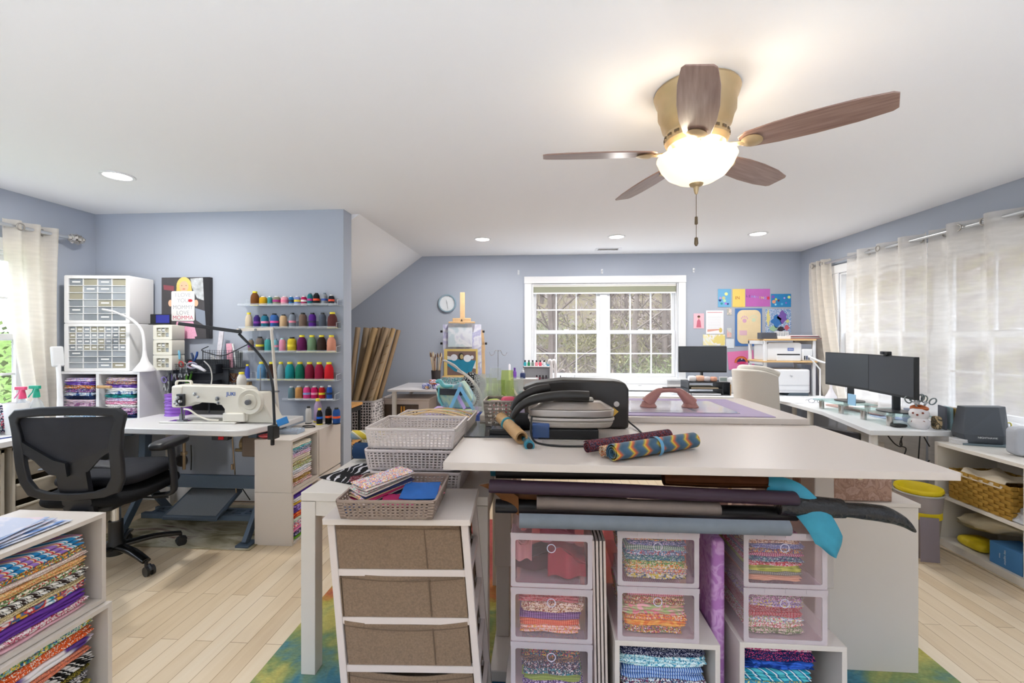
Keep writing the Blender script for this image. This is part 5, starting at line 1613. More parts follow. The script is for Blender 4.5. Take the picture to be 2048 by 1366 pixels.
# white goose lamp
t = thing('desk_lamp', 'white curved desk lamp with a round swelling base on the cubby', 'lamp', (-3.08, 3.2, CZ1 + .0))
lw = mat('#F2F2F4', .3)
zb = CZ1 + .001
bx = -3.045
MB().lathe([(0, zb), (.072, zb), (.074, zb + .008), (.055, zb + .035), (.028, zb + .075), (.016, zb + .12), (.012, zb + .16)], (bx - .06, 3.235, 0), 24, cap=False).build('lamp_base', lw, t, smooth=60, w=True)
MB().tube([(bx - .06, 3.235, zb + .15), (bx - .062, 3.23, zb + .25), (bx - .075, 3.22, zb + .33), (bx - .12, 3.19, zb + .40), (bx - .17, 3.15, zb + .44)], [.012, .011, .011, .010, .010], 12, smooth=4).build('lamp_neck', lw, t, smooth=60, w=True)
MB().tube([(bx - .15, 3.165, zb + .425), (bx - .20, 3.12, zb + .46), (bx - .25, 3.08, zb + .475)], [.012, .022, .018], 12, smooth=3, flat=.4).build('lamp_head', lw, t, smooth=60, w=True)
# second white wand lamp by the curtain
p = at(120, 815, x=-3.55)
t = thing('wand_lamp', 'white paddle-headed desk lamp standing by the left curtain', 'lamp', (p.x, p.y, LZ))
MB().lathe([(0, .0), (.06, .0), (.058, .012), (.02, .03), (.016, .05)], n=20, cap=False).build('lamp_base', lw, t, smooth=60)
MB().tube([(0, 0, .04), (.0, 0, .2), (-.01, .0, .38), (-.015, 0, .44)], [.022, .016, .014, .016], 12, smooth=4).build('lamp_stem', lw, t, smooth=60)
MB().c(-.02, 0, .50, .022, .085, .15, R(-.1, 3, 'Y')).build('lamp_paddle', mat('#E4E6E8', .4), t, bev=.02, seg=4)

# things on the sewing table and wall
def scissors(p, c1, c2, name, label, s_=1.0, rz=0, tilt=0):
    t = thing('scissors', label, 'scissors', p, rz, 'scissors and tools in the holders')
    m_ = mat(c1, .4)
    for e in (-1, 1):
        M = R(e * .22, 4, 'Y')
        mb = MB()
        mb.m = R(tilt, 4, 'X') @ M
        mb.tube([(.022 * e + .017 * s_ * math.cos(a * PI / 6) + .0 * e, 0, .055 * s_ + .026 * s_ * math.sin(a * PI / 6)) for a in range(12)], .0048 * s_, 6, closed=True)
        mb.build('handle', m_, t, smooth=60)
        mb = MB()
        mb.m = R(tilt, 4, 'X') @ M
        mb.b(-.004, -.0015, -.06 * s_, .006, .0015, .035 * s_)
        mb.build('blade', mat(c2, .25, .8), t)
    return t


# black wall organiser with tiers
t = thing('tool_organizer', 'black tiered mesh organizer of tools behind the sewing machine', 'organizer', (-2.9, 3.4, LZ + .04))
ox0, ox1 = -2.98, -2.57
bkm = mat('#22262E', .55)
MB().b(ox0 + .05, 3.44, SZ - .02 + .02, ox1, 3.452, 1.20).build('back_board', bkm, t, w=True)
for (z, y, h, x0_, x1_) in ((1.09, 3.36, .075, ox0, ox1 - .05), (.955, 3.32, .08, ox0 + .02, ox1 - .06), (.87, 3.30, .012, ox0, ox1 - .1)):
    mb = MB()
    mb.b(x0_, y, z, x1_, 3.44, z + .004).b(x0_, y, z + h - .004, x1_, y + .004, z + h)
    for k in range(15):
        x = x0_ + (x1_ - x0_) * k / 14
        mb.b(x - .001, y, z, x + .001, y + .002, z + h)
    for k in range(4):
        mb.b(x0_, y, z + h * k / 4, x1_, y + .002, z + h * k / 4 + .002)
    mb.b(x0_, y, z, x0_ + .003, 3.44, z + h).b(x1_ - .003, y, z, x1_, 3.44, z + h)
    mb.build('mesh_tier', bkm, t, smooth=0, w=True)
MB().bar((ox0 + .01, 3.32, SZ), (ox0 + .01, 3.32, 1.1), .008).bar((ox1 - .07, 3.32, SZ), (ox1 - .07, 3.32, .95), .008).build('frame_post', bkm, t, w=True)
for i, (u, v, c, lb, s_, tl) in enumerate(((335, 722, '#2A2C30', 'large black-handled scissors in the top tier, leftmost', 1.15, -.3), (349, 722, '#C4C0B8', 'grey-handled scissors in the top tier of the organizer', .9, -.2),
                                  (360, 720, '#B8B8B4', 'pale grey loop-handled scissors in the top tier, beside the red ones', .9, .1), (372, 717, '#C8202A', 'red-handled scissors in the top tier of the organizer', .9, .3),
                                  (328, 745, '#8E7AC8', 'lilac-handled scissors in the middle tier, leftmost', 1.0, -.4), (338, 748, '#A090D8', 'light lilac scissors in the middle tier, second', .9, -.1))):
    p = at(u, v + 22, y=3.385)
    scissors((p.x, 3.385, p.z), c, '#B8BCC0', '', lb, s_, .1 * i, tl * .3)
for i, (u, v, c, lb, h) in enumerate(((372, 752, '#6EC03A', 'bright green handled tool in the middle tier', .10), (380, 755, '#58A82E', 'leaf green cutter in the middle tier', .11), (355, 762, '#5A3A44', 'maroon-handled tweezers in the middle tier', .10),
                                      (365, 764, '#23272C', 'black-handled awl in the middle tier', .10), (392, 712, '#1F4A94', 'navy blue rotary cutter at the end of the top tier', .08), (384, 714, '#2A3A5A', 'dark blue ruler knife in the top tier', .07), (357, 708, '#7AC0E0', 'pale blue marker in the top tier', .08))):
    p = at(u, v, y=3.40)
    o = MB().tube([(0, 0, -h * .6), (.006, 0, 0), (.0, 0, h * .4)], [.006, .009, .007], 10, smooth=3).build('hand_tool', mat(c, .45), smooth=60)
    place(o, (p.x, 3.40, p.z + .005))
    o.rotation_euler = (0, .35 * math.sin(i * 2), 0)
    tag(o, lb, 'tool', 'small tools in the organizer')
o = MB()
for k in range(24):
    a = 2 * PI * k / 24
    o.bar((.036 * math.cos(a), .036 * math.sin(a), 0), (.042 * math.cos(a), .042 * math.sin(a), .05), .003)
for z in (.0, .012, .025, .037, .05):
    r = .036 + .006 * z / .05
    o.tube([(r * math.cos(2 * PI * k / 24), r * math.sin(2 * PI * k / 24), z) for k in range(24)], .002, 6, closed=True)
o = o.build('small_basket', mat('#C4C4C8', .5))
place(o, (at(345, 765, y=3.34).x, 3.35, .884))
tag(o, 'small round pale grey basket on the lower tier of the organizer', 'basket')
o = MB().lathe([(0, 0), (.024, 0), (.025, .045), (.0, .047)], n=20).build('pink_cup', mat('#E8487A', .4))
place(o, (at(366, 765, y=3.34).x + .005, 3.36, .884))
tag(o, 'bright pink round cup beside the small grey basket', 'cup')
# purple cord spool
p = at(345, 832, z=SZ)
t = thing('cord_spool', 'large purple ribbed drum of cord on the sewing table', 'spool', (p.x - .005, p.y + .06, SZ))
pr = [(0, 0), (.088, 0)]
for k in range(6):
    z = .006 + k * .025
    pr += [(.088, z), (.083, z + .006), (.083, z + .018), (.088, z + .023)]
pr += [(.088, .162), (0, .162)]
MB().lathe(pr, n=32).build('drum', mat('#8A50C0', .45, coat=.2), t, smooth=40)
MB().tube([(.089 * math.cos(a * .35), .089 * math.sin(a * .35), .02 + .13 * a / 18) for a in range(19)], .0025, 6).build('cord_end', mat('#9E68D0', .5), t)

# wall pocket with tools
t = thing('wall_pocket', 'black wire mesh wall pocket of sewing notions above the machine', 'organizer', (-2.62, 3.5, 1.2))
a, b_ = at(412, 738, y=3.47), at(487, 738, y=3.47)
px0, px1, pz0, pz1 = a.x, b_.x + .0, 1.125, 1.275
wm = mat('#24272D', .5)
mb = MB()
for k in range(17):
    x = px0 + (px1 - px0) * k / 16
    mb.b(x - .0008, 3.435, pz0, x + .0008, 3.437, pz1)
for k in range(9):
    z = pz0 + (pz1 - pz0) * k / 8
    mb.b(px0, 3.435, z - .0008, px1, 3.437, z + .0008)
mb.b(px0, 3.437, pz0, px1, 3.52, pz0 + .003)
mb.build('mesh_front', wm, t, smooth=0, w=True)
MB().tube([(px0 - .015, 3.515, pz1 + .03), (px0 - .01, 3.435, pz1), (px0 + .08, 3.432, pz1 - .03), ((px0 + px1) / 2, 3.43, pz1 - .045), (px1 - .08, 3.432, pz1 - .02), (px1, 3.435, pz1 + .02), (px1 + .01, 3.515, pz1 + .05)], .004, 8, smooth=5) \
    .tube([(px0, 3.436, pz1), (px0, 3.436, pz0), (px1, 3.436, pz0), (px1, 3.436, pz1)], .004, 8).build('wire_rim', wm, t, smooth=60, w=True)
for (cx, w_, h, c, nm, lb, rot) in ((.19, .05, .30, '#D8D4DC', 'bobbin_case', 'clear strip of bobbin compartments sticking up from the wall pocket', .12), (.33, .06, .20, '#E8A8BC', 'pink_case', 'pink pattern packet standing in the wall pocket', -.05),
                                    (.40, .018, .20, '#E4E6E8', 'seam_gauge', 'white seam tool in the wall pocket', -.18), (.46, .07, .14, '#6A7074', 'dark_packet', 'dark grey packet at the far end of the wall pocket', 0)):
    o = MB().c(0, 0, 0, w_ * .8, .01, h, R(rot, 3, 'Y')).build(nm, mat(c, .5, var=.15, vs=40), bev=.002)
    place(o, (px0 + (px1 - px0) * cx / .52, 3.47, pz0 + h / 2 + .006))
    tag(o, lb, 'sewing notion', 'notions in the wall pocket')
o = MB().lathe([(0, 0), (.018, 0), (.018, .06), (.012, .07), (.012, .085), (0, .085)], n=16).build('glue_bottle', mat('#D8DADC', .4))
place(o, (px0 + .09, 3.47, pz0 + .03))
o.rotation_euler = (0, -.5, 0)
tag(o, 'small white glue bottle lying aslant in the wall pocket', 'bottle')
o = MB().lathe([(0, 0), (.02, 0), (.02, .06), (0, .06)], (0, 0, 0), 16, 'x').build('thread_tube', mat('#C8946A', .5))
place(o, (px0 + .075, 3.475, pz0 + .025))
tag(o, 'tan round jar lying at the bottom of the wall pocket', 'jar')

# photo prints pinned below
for (u0, v0, u1, v1, cols, nm, lb) in ((424, 748, 441, 775, ('#C89AA0', '#8E4A54', '#E8C8C0', '#B87A80'), 'a', 'small dusky pink photo print, first left above the machine arm'),
                                       (441, 746, 473, 776, ('#6AA8C8', '#E8C0A0', '#8A4A3A', '#D8D8E0'), 'b', 'photo print of a person in blue above the machine arm'),
                                       (470, 764, 503, 784, ('#D8923A', '#6A4A3A', '#E8C898', '#7A8AB0'), 'c', 'orange-toned photo print behind the handwheel')):
    a, b_ = at(u0, v0, y=3.52), at(u1, v1, y=3.52)
    o = MB().c(0, 0, 0, b_.x - a.x, .003, a.z - b_.z).build('photo_print', fab('blotch', cols, 22, u0 % 7), smooth=0)
    place(o, ((a.x + b_.x) / 2, 3.526, (a.z + b_.z) / 2))
    o.rotation_euler = (0, {'a': 0, 'b': .05, 'c': -.06}[nm], 0)
    tag(o, lb, 'photo', 'photo prints on the partition wall')

# small things on the table
t = thing('phone_stand', 'white plastic stand with a little screen left of the purple drum', 'stand', at(287, 822, z=SZ))
MB().prism([(-.045, 0), (.045, 0), (.028, .085), (-.03, .085)], -.02, .015).build('stand_body', mat('#EEEEEE', .4), t, bev=.003)
MB().c(0, -.022, .055, .035, .003, .03).build('screen', mat('#6A7278', .3), t)
o = MB().b(-.05, -.03, 0, .05, .03, .02).b(-.045, -.025, .021, .045, .025, .04).build('white_case', mat('#E2E4E6', .4), bev=.003)
place(o, at(310, 812, z=SZ) + Vector((0, .04, 0)))
tag(o, 'two stacked white cases between the stand and the purple drum', 'case')
o = MB().ring(rrect(-.11, -.06, .11, .06, .01), rrect(-.10, -.05, .10, .05, .008), 0, .035, 'xy').b(-.105, -.055, 0, .105, .055, .003).build('mint_tray', mat('#A8D8C8', .45))
place(o, (-3.2, 3.02, LZ + .001))
tag(o, 'mint green shallow tray on the corner of the left desk', 'tray')
o = MB().lathe([(0, 0), (.012, 0), (.012, .11), (0, .11)], (0, 0, 0), 12, 'x').build('wooden_rod', mat('#C09A6A', .6))
place(o, at(205, 774, y=3.145) - Vector((.05, 0, 0)))
o['label'] = 'short wooden dowel sticking out over the cubby divider'
o['category'] = 'dowel'
o.location.y = 3.155
o.location.z = 1.0
# spray bottles
for i, (u, c, c2, lb) in enumerate(((40, '#E04A78', '#F08AB8', 'clear spray bottle with a pink trigger head on the left desk'), (68, '#1EA88A', '#2EC0A0', 'clear spray bottle with a green trigger head on the left desk'))):
    p = at(u + 5, 810, x=-3.52 + .02 * i)
    t = thing('spray_bottle', lb, 'spray bottle', (p.x, p.y, LZ), group='spray bottles')
    MB().lathe([(0, 0), (.036, 0), (.038, .01), (.038, .16), (.030, .19), (.014, .215), (.014, .23), (0, .23)], n=20).build('bottle', clear('#EEF2F4', .3, .1, 20), t, smooth=50)
    hm = mat(c, .4)
    MB().lathe([(0, .225), (.020, .225), (.018, .25), (.011, .285), (0, .29)], n=16).c(-.012, 0, .295, .075, .018, .022).build('spray_head', hm, t, bev=.002)
    MB().tube([(-.02, 0, .288), (-.03, 0, .262), (-.055, 0, .235), (-.062, 0, .225)], .0045, 8, flat=.8).build('trigger', mat(c2, .4), t)
# patterned boxes on the left desk
for i, (u0, v0, u1, v1, cols, lb) in enumerate(((-60, 798, 24, 812, ('#E8DCE4', '#3A4258', '#D8C4D0', '#2A3048'), 'dark floral patterned flat box, top of the left desk stack'),
                                                (-60, 814, 28, 852, ('#3A3F55', '#E8C0C8', '#E86A7A', '#2A3048', '#D8DCE4'), 'dark floral patterned box under the flat one on the left desk'))):
    a, b_ = at(max(u0, 0), v0, x=-3.62), at(u1, v1, x=-3.62)
    z1_, z0_ = at(0, v0, x=-3.60).z, at(0, v1, x=-3.60).z
    zz = [(.895, .93), (LZ + .001, .893)][i]
    o = MB().b(-3.78, 2.2, zz[0], -3.62, at(u1, v1, x=-3.62).y, zz[1]).build('patterned_box', fab('cell', cols, 26, i), bev=.002)
    tag(o, lb, 'box', 'patterned boxes on the left desk')
o = MB().b(-3.60, 2.2, LZ + .001, -3.56, 2.66, LZ + .085).build('patterned_box', fab('cell', ('#A8D8CC', '#E8F0EE', '#2A3048', '#D8E8E4'), 26, 4), bev=.002)
tag(o, 'mint patterned low box in front of the dark floral ones', 'box', 'patterned boxes on the left desk')
o = MB().lathe([(0, 0), (.05, 0), (.062, .20), (.060, .205), (.048, .01), (0, .01)], n=20).build('white_bucket', mat('#EDEDEE', .45))
place(o, (-3.50, 2.70, LZ + .001))
tag(o, 'tall white tapered container in front of the spray bottles', 'container')
for i, (pts, c, lb) in enumerate((([(-3.45, 2.3, LZ + .004), (-3.38, 2.42, LZ + .005), (-3.40, 2.55, LZ + .004), (-3.34, 2.66, LZ + .004)], '#4A5A9A', 'blue cable curling on the left desk near the edge'),)):
    tag(MB().tube(pts, .004, 6, smooth=5).build('cable', mat(c, .5), smooth=60), lb, 'cable')

# papers on the bottom-left cube
for i in range(5):
    rr = random.Random(i + 3)
    cols = [('#DDE0F0', '#E6E6F2', '#D0D8EC'), ('#C8D4EC', '#E8D8E0', '#A8BCE0'), ('#E4E2F0', '#DCC8D0', '#C0D0E8'), ('#8A94C0', '#E8E8F0', '#7A9AD0'), ('#7AA8D8', '#E0E4F0', '#6A8AC0')][4 - i]
    o = MB().grid(lambda u, v: ((u - .5) * .20, (v - .5) * .30, .004 + .012 * (i / 4) * abs(math.sin(2.2 * u + i)) * (v) + .0), 10, 10, .0015).build('fabric_pamphlet', fab('blotch', cols, 12, i), smooth=60)
    place(o, (-1.83 - .01 * i, 1.36 - .015 * i, .702 + i * .0045), rr.uniform(-.15, .15) + .1)
    tag(o, ['lowest', 'second lowest', 'middle', 'second highest', 'topmost'][i] + ' pale printed fabric sheet on the bottom-left cube', 'fabric', 'printed sheets on the bottom-left cube')

# red pin dish, plastic case, cable on the white cubes
t = thing('pin_dish', 'red dotted pin dish at the front of the white cubes', 'dish', (-1.86, 2.86, .7005))
MB().lathe([(0, 0), (.03, 0), (.055, .018), (.052, .02), (.028, .006), (0, .006)], n=24).build('dish', fab('dot', ('#C01E2E', '#F2E8E8'), 120), t, smooth=60)
cs = thing('bobbin_box', 'clear flat compartment box on the white cubes', 'box', (-1.80, 3.02, .7005), .05)
MB().b(-.085, -.055, 0, .085, .055, .028).build('case', clear('#E8F0F6', .3, .1, 22), cs, bev=.003)
mb = MB()
for k in range(7):
    mb.b(-.083 + k * .0275, -.053, .003, -.0815 + k * .0275, .053, .024)
mb.b(-.083, -.001, .003, .083, .001, .024)
mb.build('divider', mat('#B8C4D8', .4), cs)
mb = MB()
for k in range(6):
    for j in (-1, 1):
        mb.cyl((-.069 + k * .0275, j * .027, .004), (-.069 + k * .0275, j * .027, .014), .010, n=10)
mb.build('bobbins', mat('#C8A8B0', .4, var=.3, vs=40), cs)
tag(MB().tube([(-1.72, 3.22, .708), (-1.76, 3.26, .706), (-1.82, 3.24, .706), (-1.78, 3.19, .706), (-1.71, 3.21, .706)], .004, 6, smooth=5, closed=False).build('cable', mat('#2A2A2C', .5), smooth=60), 'dark coiled cable on the white cubes before the spools', 'cable')

# outlet, adapter and cables under the sewing table
t = thing('wall_outlet', 'white wall outlet with a plug under the sewing table', 'outlet', at(553, 915, y=YP - .002))
MB().c(0, -.003, 0, .075, .006, .115).build('plate', mat('#E6E6E6', .4), t, bev=.002)
MB().c(-.02, -.02, .02, .03, .03, .03).build('plug', mat('#1E1F22', .5), t, bev=.004)
o = MB().c(0, 0, .022, .13, .06, .04).build('power_adapter', mat('#141517', .5), bev=.005)
place(o, at(378, 995, y=3.42))
o.location.z = .012
tag(o, 'black power adapter brick on the rug under the sewing table', 'adapter')
cables = [([at(530, 905, y=3.49), at(524, 930, y=3.48), at(531, 960, y=3.47), at(540, 985, y=3.46)], '#17181A', 'black cable dropping from the outlet'),
          ([at(382, 890, y=3.5), at(383, 915, y=3.5), at(382, 940, y=3.5)], '#1C1D20', 'short black cable hanging against the wall under the sewing table'),
          ([at(395, 1000, y=3.40), at(440, 1002, y=3.38), at(480, 1003, y=3.36), at(530, 1004, y=3.36)], '#8A6A54', 'brown cable running along the floor from the adapter'),
          ([at(480, 970, y=3.46), at(490, 985, y=3.44), at(500, 1000, y=3.42)], '#202124', 'short black cable near the baseboard right of the pedal')]
for pts, c, lb in cables:
    for p in pts:
        p.z = max(p.z, .016)
    tag(MB().tube(pts, .004, 6, smooth=4).build('cable', mat(c, .5), smooth=60), lb, 'cable')
FAN_W = 1.8
# ---------------------------------------------------------------- ceiling fan
fc = Vector((.662, 1.95, ZC))
t = thing('ceiling_fan', 'five-bladed ceiling fan with brass housing and glowing glass bowl', 'ceiling fan', fc)
brass = mat('#C4AC84', .38, .55, var=.12, vs=6)
MB().lathe([(0, 0), (.172, 0), (.176, -.01), (.168, -.035), (.160, -.05), (.158, -.10), (.150, -.115), (.14, -.155), (.132, -.165), (.128, -.18)], n=40, cap=False).build('housing', brass, t, smooth=30)
mb = MB().lathe([(.128, -.18), (.13, -.215), (.118, -.235), (.09, -.245), (.0, -.245)], n=40, cap=False)
mb.build('motor_ring', brass, t, smooth=30)
mb = MB()
for k in range(20):
    a = 2 * PI * k / 20
    mb.m = R(a, 4, 'Z')
    mb.c(.130, 0, -.198, .006, .022, .012)
mb.m = None
mb.build('vent_slots', mat('#5A4A34', .6), t, smooth=0)
MB().lathe([(.05, -.24), (.055, -.262), (.05, -.28), (.0, -.28)], n=24, cap=False).build('switch_housing', brass, t, smooth=40)
MB().lathe([(.162, -.282), (.164, -.288), (.16, -.296), (.148, -.325), (.12, -.360), (.08, -.384), (.03, -.397), (.0, -.398)], n=40, cap=False).build('glass_bowl', mat('#FFF6E4', .35, emit='#FFE6C0', es=.58, key=2), t, smooth=60)
MB().lathe([(0, -.394), (.03, -.396), (.026, -.405), (.012, -.410), (.010, -.425), (.006, -.44), (0, -.444)], n=18, cap=False).build('finial', brass, t, smooth=50)
for k in range(3):
    ld = bpy.data.lights.new('lamp', 'POINT')
    ld.energy = FAN_W
    ld.color = (1, .90, .74)
    ld.shadow_soft_size = .025
    lo = bpy.data.objects.new('lamp', ld)
    COL.objects.link(lo)
    lo.parent = t
    lo.location = (.095 * math.cos(k * 2.094), .095 * math.sin(k * 2.094), -.305)
mb = MB().cyl((0, 0, -.44), (0, 0, -.66), .0014, n=6)
mb.lathe([(0, -.535), (.006, -.54), (.007, -.57), (0, -.575)], n=10).lathe([(0, -.625), (.007, -.63), (.009, -.655), (.004, -.665), (0, -.666)], n=10)
mb.build('pull_chain', mat('#6A5A44', .4, .5), t)
bm_, nt, b = newmat(.3, .6)
n = nt.nodes.new('ShaderNodeTexNoise')
n.inputs['Scale'].default_value = 5
n.inputs['Detail'].default_value = 5
nt.links.new(texco(nt, (1, 14, 1)), n.inputs[0])
nt.links.new(ramp(nt, n.outputs[0], [(.3, '#7E6056'), (.7, '#9E8276')]), b.inputs['Base Color'])
blade_pts = [(.20, -.052), (.30, -.066), (.42, -.071), (.55, -.066), (.645, -.052), (.66, -.040), (.66, .040), (.645, .052), (.55, .066), (.42, .071), (.30, .066), (.20, .052), (.17, .03), (.17, -.03)]
for k in range(5):
    a = math.radians(-36 + 72 * k)
    M = R(a, 4, 'Z') @ Matrix.Translation((0, 0, -.262)) @ R(math.radians(-12), 4, 'X')
    mb = MB()
    mb.prism(blade_pts, -.003, .003, 'xy')
    bo = mb.build('blade', bm_, t, bev=.002)
    bo.matrix_local = M
    mb = MB()
    mb.lathe([(0, -.004), (.035, -.005), (.040, -.011), (.028, -.014), (.02, -.018), (0, -.018)], (.215, 0, 0), 20)
    mb.tube([(.08, 0, .02), (.12, 0, .0), (.17, 0, -.008), (.20, 0, -.009)], .013, 8, flat=.5)
    mb.build('blade_arm', brass, bo, smooth=50)

# ---------------------------------------------------------------- perforated trays
def tray(x0, y0, z0, w, d, h, m, label, name='storage_tray', nx=22, nz=6, ny=16, parts=True, taper=.012, grp=None, rz=0, fr=.62):
    """plastic basket with real openings in its sides"""
    t = thing(name, label, 'basket', (x0 + w / 2, y0 + d / 2, z0), rz, grp)
    X, Y = w / 2, d / 2
    def wall(p0, p1, q0, q1, n_):
        """p bottom edge, q top edge"""
        p0, p1, q0, q1 = map(Vector, (p0, p1, q0, q1))
        mb = MB()
        th = .0022
        zb = .10
        nrm = (p1 - p0).cross(q0 - p0).normalized() * th
        def quad(u0, v0, u1, v1):
            def P(u, v):
                return (p0.lerp(p1, u)).lerp(q0.lerp(q1, u), v)
            a, b2, c, e = P(u0, v0), P(u1, v0), P(u1, v1), P(u0, v1)
            mb.add([a, b2, c, e, a + nrm, b2 + nrm, c + nrm, e + nrm], [(0, 1, 2, 3), (7, 6, 5, 4), (0, 4, 5, 1), (1, 5, 6, 2), (2, 6, 7, 3), (3, 7, 4, 0)])
        for k in range(nz + 1):
            c = zb + (1 - 2 * zb) * k / nz
            hh = (1 - 2 * zb) / nz * (1 - fr) / 2
            quad(0, 0 if k == 0 else c - hh, 1, 1 if k == nz else c + hh)
        for k in range(n_ + 1):
            c = k / n_
            hh = (1 - fr) / n_ / 2
            quad(max(0, c - hh * (1 if 0 < k < n_ else 3)), .0, min(1, c + hh * (1 if 0 < k < n_ else 3)), 1)
        return mb
    tp = taper
    for p0, p1, q0, q1, n_ in (((-X + tp, -Y + tp, 0), (X - tp, -Y + tp, 0), (-X, -Y, h), (X, -Y, h), nx), ((X - tp, Y - tp, 0), (-X + tp, Y - tp, 0), (X, Y, h), (-X, Y, h), nx),
                               ((X - tp, -Y + tp, 0), (X - tp, Y - tp, 0), (X, -Y, h), (X, Y, h), ny), ((-X + tp, Y - tp, 0), (-X + tp, -Y + tp, 0), (-X, Y, h), (-X, -Y, h), ny)):
        wall(p0, p1, q0, q1, n_).build('side_wall', m, t, smooth=0)
    MB().ring(rrect(-X - .004, -Y - .004, X + .004, Y + .004, .015, 4), rrect(-X + .003, -Y + .003, X - .003, Y - .003, .012, 4), h - .005, h + .002, 'xy').build('rim', m, t)
    MB().b(-X + tp, -Y + tp, 0, X - tp, Y - tp, .003).build('base', m, t)
    return t


tm = mat('#E4DAD6', .5)
tm2 = mat('#DED4D4', .5)
g_ = 'pale perforated trays on the square table'
for k, nm in enumerate(('bottom', 'middle', 'top')):
    tray(-.725 if k else -.70, 1.748 + .004 * k, MZ + .001 + k * .087, .372, .29, .083, (tm2, tm2, tm)[k], f'{nm} pale perforated tray of the near stack on the square table', grp=g_)
for k in range(3):
    tray(-.735, 2.065, MZ + .001 + k * .079, .38, .30, .074, tm, f'{("bottom", "middle", "top")[k]} pale perforated tray of the far stack, behind the near one' + (', holding arcs' if k == 2 else ''), grp=g_, nx=20)
for k, (dx, dy, r) in enumerate(((0, 0, .17), (.03, .04, .15), (-.02, .08, .16), (.04, .12, .14))):
    mb = MB()
    pts = []
    n_ = 14
    zt = MZ + .24
    vs = []
    for i in range(n_ + 1):
        u = i / n_
        x = -.54 + dx - r + 2 * r * u
        z = zt + .030 * math.sin(PI * u) - .005
        for yy, zz in ((0, 0), (.022, 0), (.022, .003), (0, .003)):
            vs.append((x, 2.10 + dy + yy, z + zz))
    fs = []
    for i in range(n_):
        for j in range(4):
            fs.append((i * 4 + j, i * 4 + (j + 1) % 4, i * 4 + 4 + (j + 1) % 4, i * 4 + 4 + j))
    fs += [(0, 1, 2, 3), tuple(n_ * 4 + j for j in (3, 2, 1, 0))]
    mb.add(vs, fs)
    tag(mb.build('wooden_arc', mat(('#E0BE8A', '#D8B27A', '#E6C898', '#C89E66')[k], .6, var=.08, vs=20), smooth=60), f'curved wooden strip in the far top tray, {("nearest", "second nearest", "third", "farthest")[k]} of four', 'wooden strip', 'curved wooden strips in the tray')

# the woven basket of swatches on the drawer rack
bt = tray(-.672, 1.385, .781, .32, .28, .062, mat('#9C8A80', .5), 'taupe woven-look basket full of fabric swatches on the drawer rack', 'swatch_basket', nx=20, nz=5, ny=14, rz=math.radians(3), fr=.5)
rr = random.Random(5)
sw1 = fab('cell', ('#F2D8C8', '#E87A7A', '#7AB8D8', '#F4C86A', '#A890D0', '#F4EEEA'), 55)
swl = [(sw1, 'confetti floral'), (mat('#F0E0D8', .8), 'cream'), (fab('cell', ('#9AC8B8', '#E8E8E0', '#D88A9A'), 60), 'mint floral'), (mat('#B0205A', .8), 'magenta'), (mat('#28305E', .8), 'navy'), (mat('#E8C8A0', .8), 'tan'), (mat('#1F5FA8', .7), 'blue')]
for i in range(12):
    m_, nm = swl[[5, 1, 4, 1, 3, 5, 0, 4, 1, 2, 1, 0][i]]
    o = MB().grid(lambda u, v: ((u - .5) * .095, (v - .5) * .20, .003 * math.sin(4 * u + i)), 6, 6, .0025).build('fabric_swatch', m_, smooth=60)
    place(o, (-.575 + .006 * math.sin(i * 2), 1.52 + .003 * i, .806 + i * .0056))
    o.rotation_euler = (R(math.radians(6), 3, 'X') @ R(-.62 + .08 * math.sin(i * 5), 3, 'Z')).to_euler()
    tag(o, f'{nm} fabric swatch, number {("one", "two", "three", "four", "five", "six", "seven", "eight", "nine", "ten", "eleven", "twelve")[i]} from the bottom of the tilted pile in the basket', 'fabric swatch', 'swatches fanned in the basket')
for i, (x, y, z, w_, d_, rz, c, nm) in enumerate(((-.575, 1.49, .80, .04, .18, -.45, '#2A5A94', 'slate blue strip along the left of the basket'), (-.41, 1.58, .80, .12, .13, .25, '#1F5FB0', 'dark blue swatch under the bright one'),
                                                 (-.385, 1.60, .812, .12, .10, .5, '#E89AA8', 'pink printed swatch behind the bright blue one'), (-.445, 1.475, .812, .11, .09, .2, '#A81F5A', 'magenta swatch in the middle of the basket'),
                                                 (-.385, 1.53, .828, .125, .13, .12, '#1E63B4', 'bright blue swatch on top at the right of the basket'))):
    o = MB().grid(lambda u, v: ((u - .5) * w_, (v - .5) * d_, .004 * math.sin(3 * u + i)), 6, 6, .003).build('fabric_swatch', mat(c, .75, var=.08, vs=30), smooth=60)
    place(o, (x - .045, y, z + .004))
    o.rotation_euler = (math.radians(6), math.radians(4), rz)
    tag(o, nm, 'fabric swatch', 'swatches fanned in the basket')

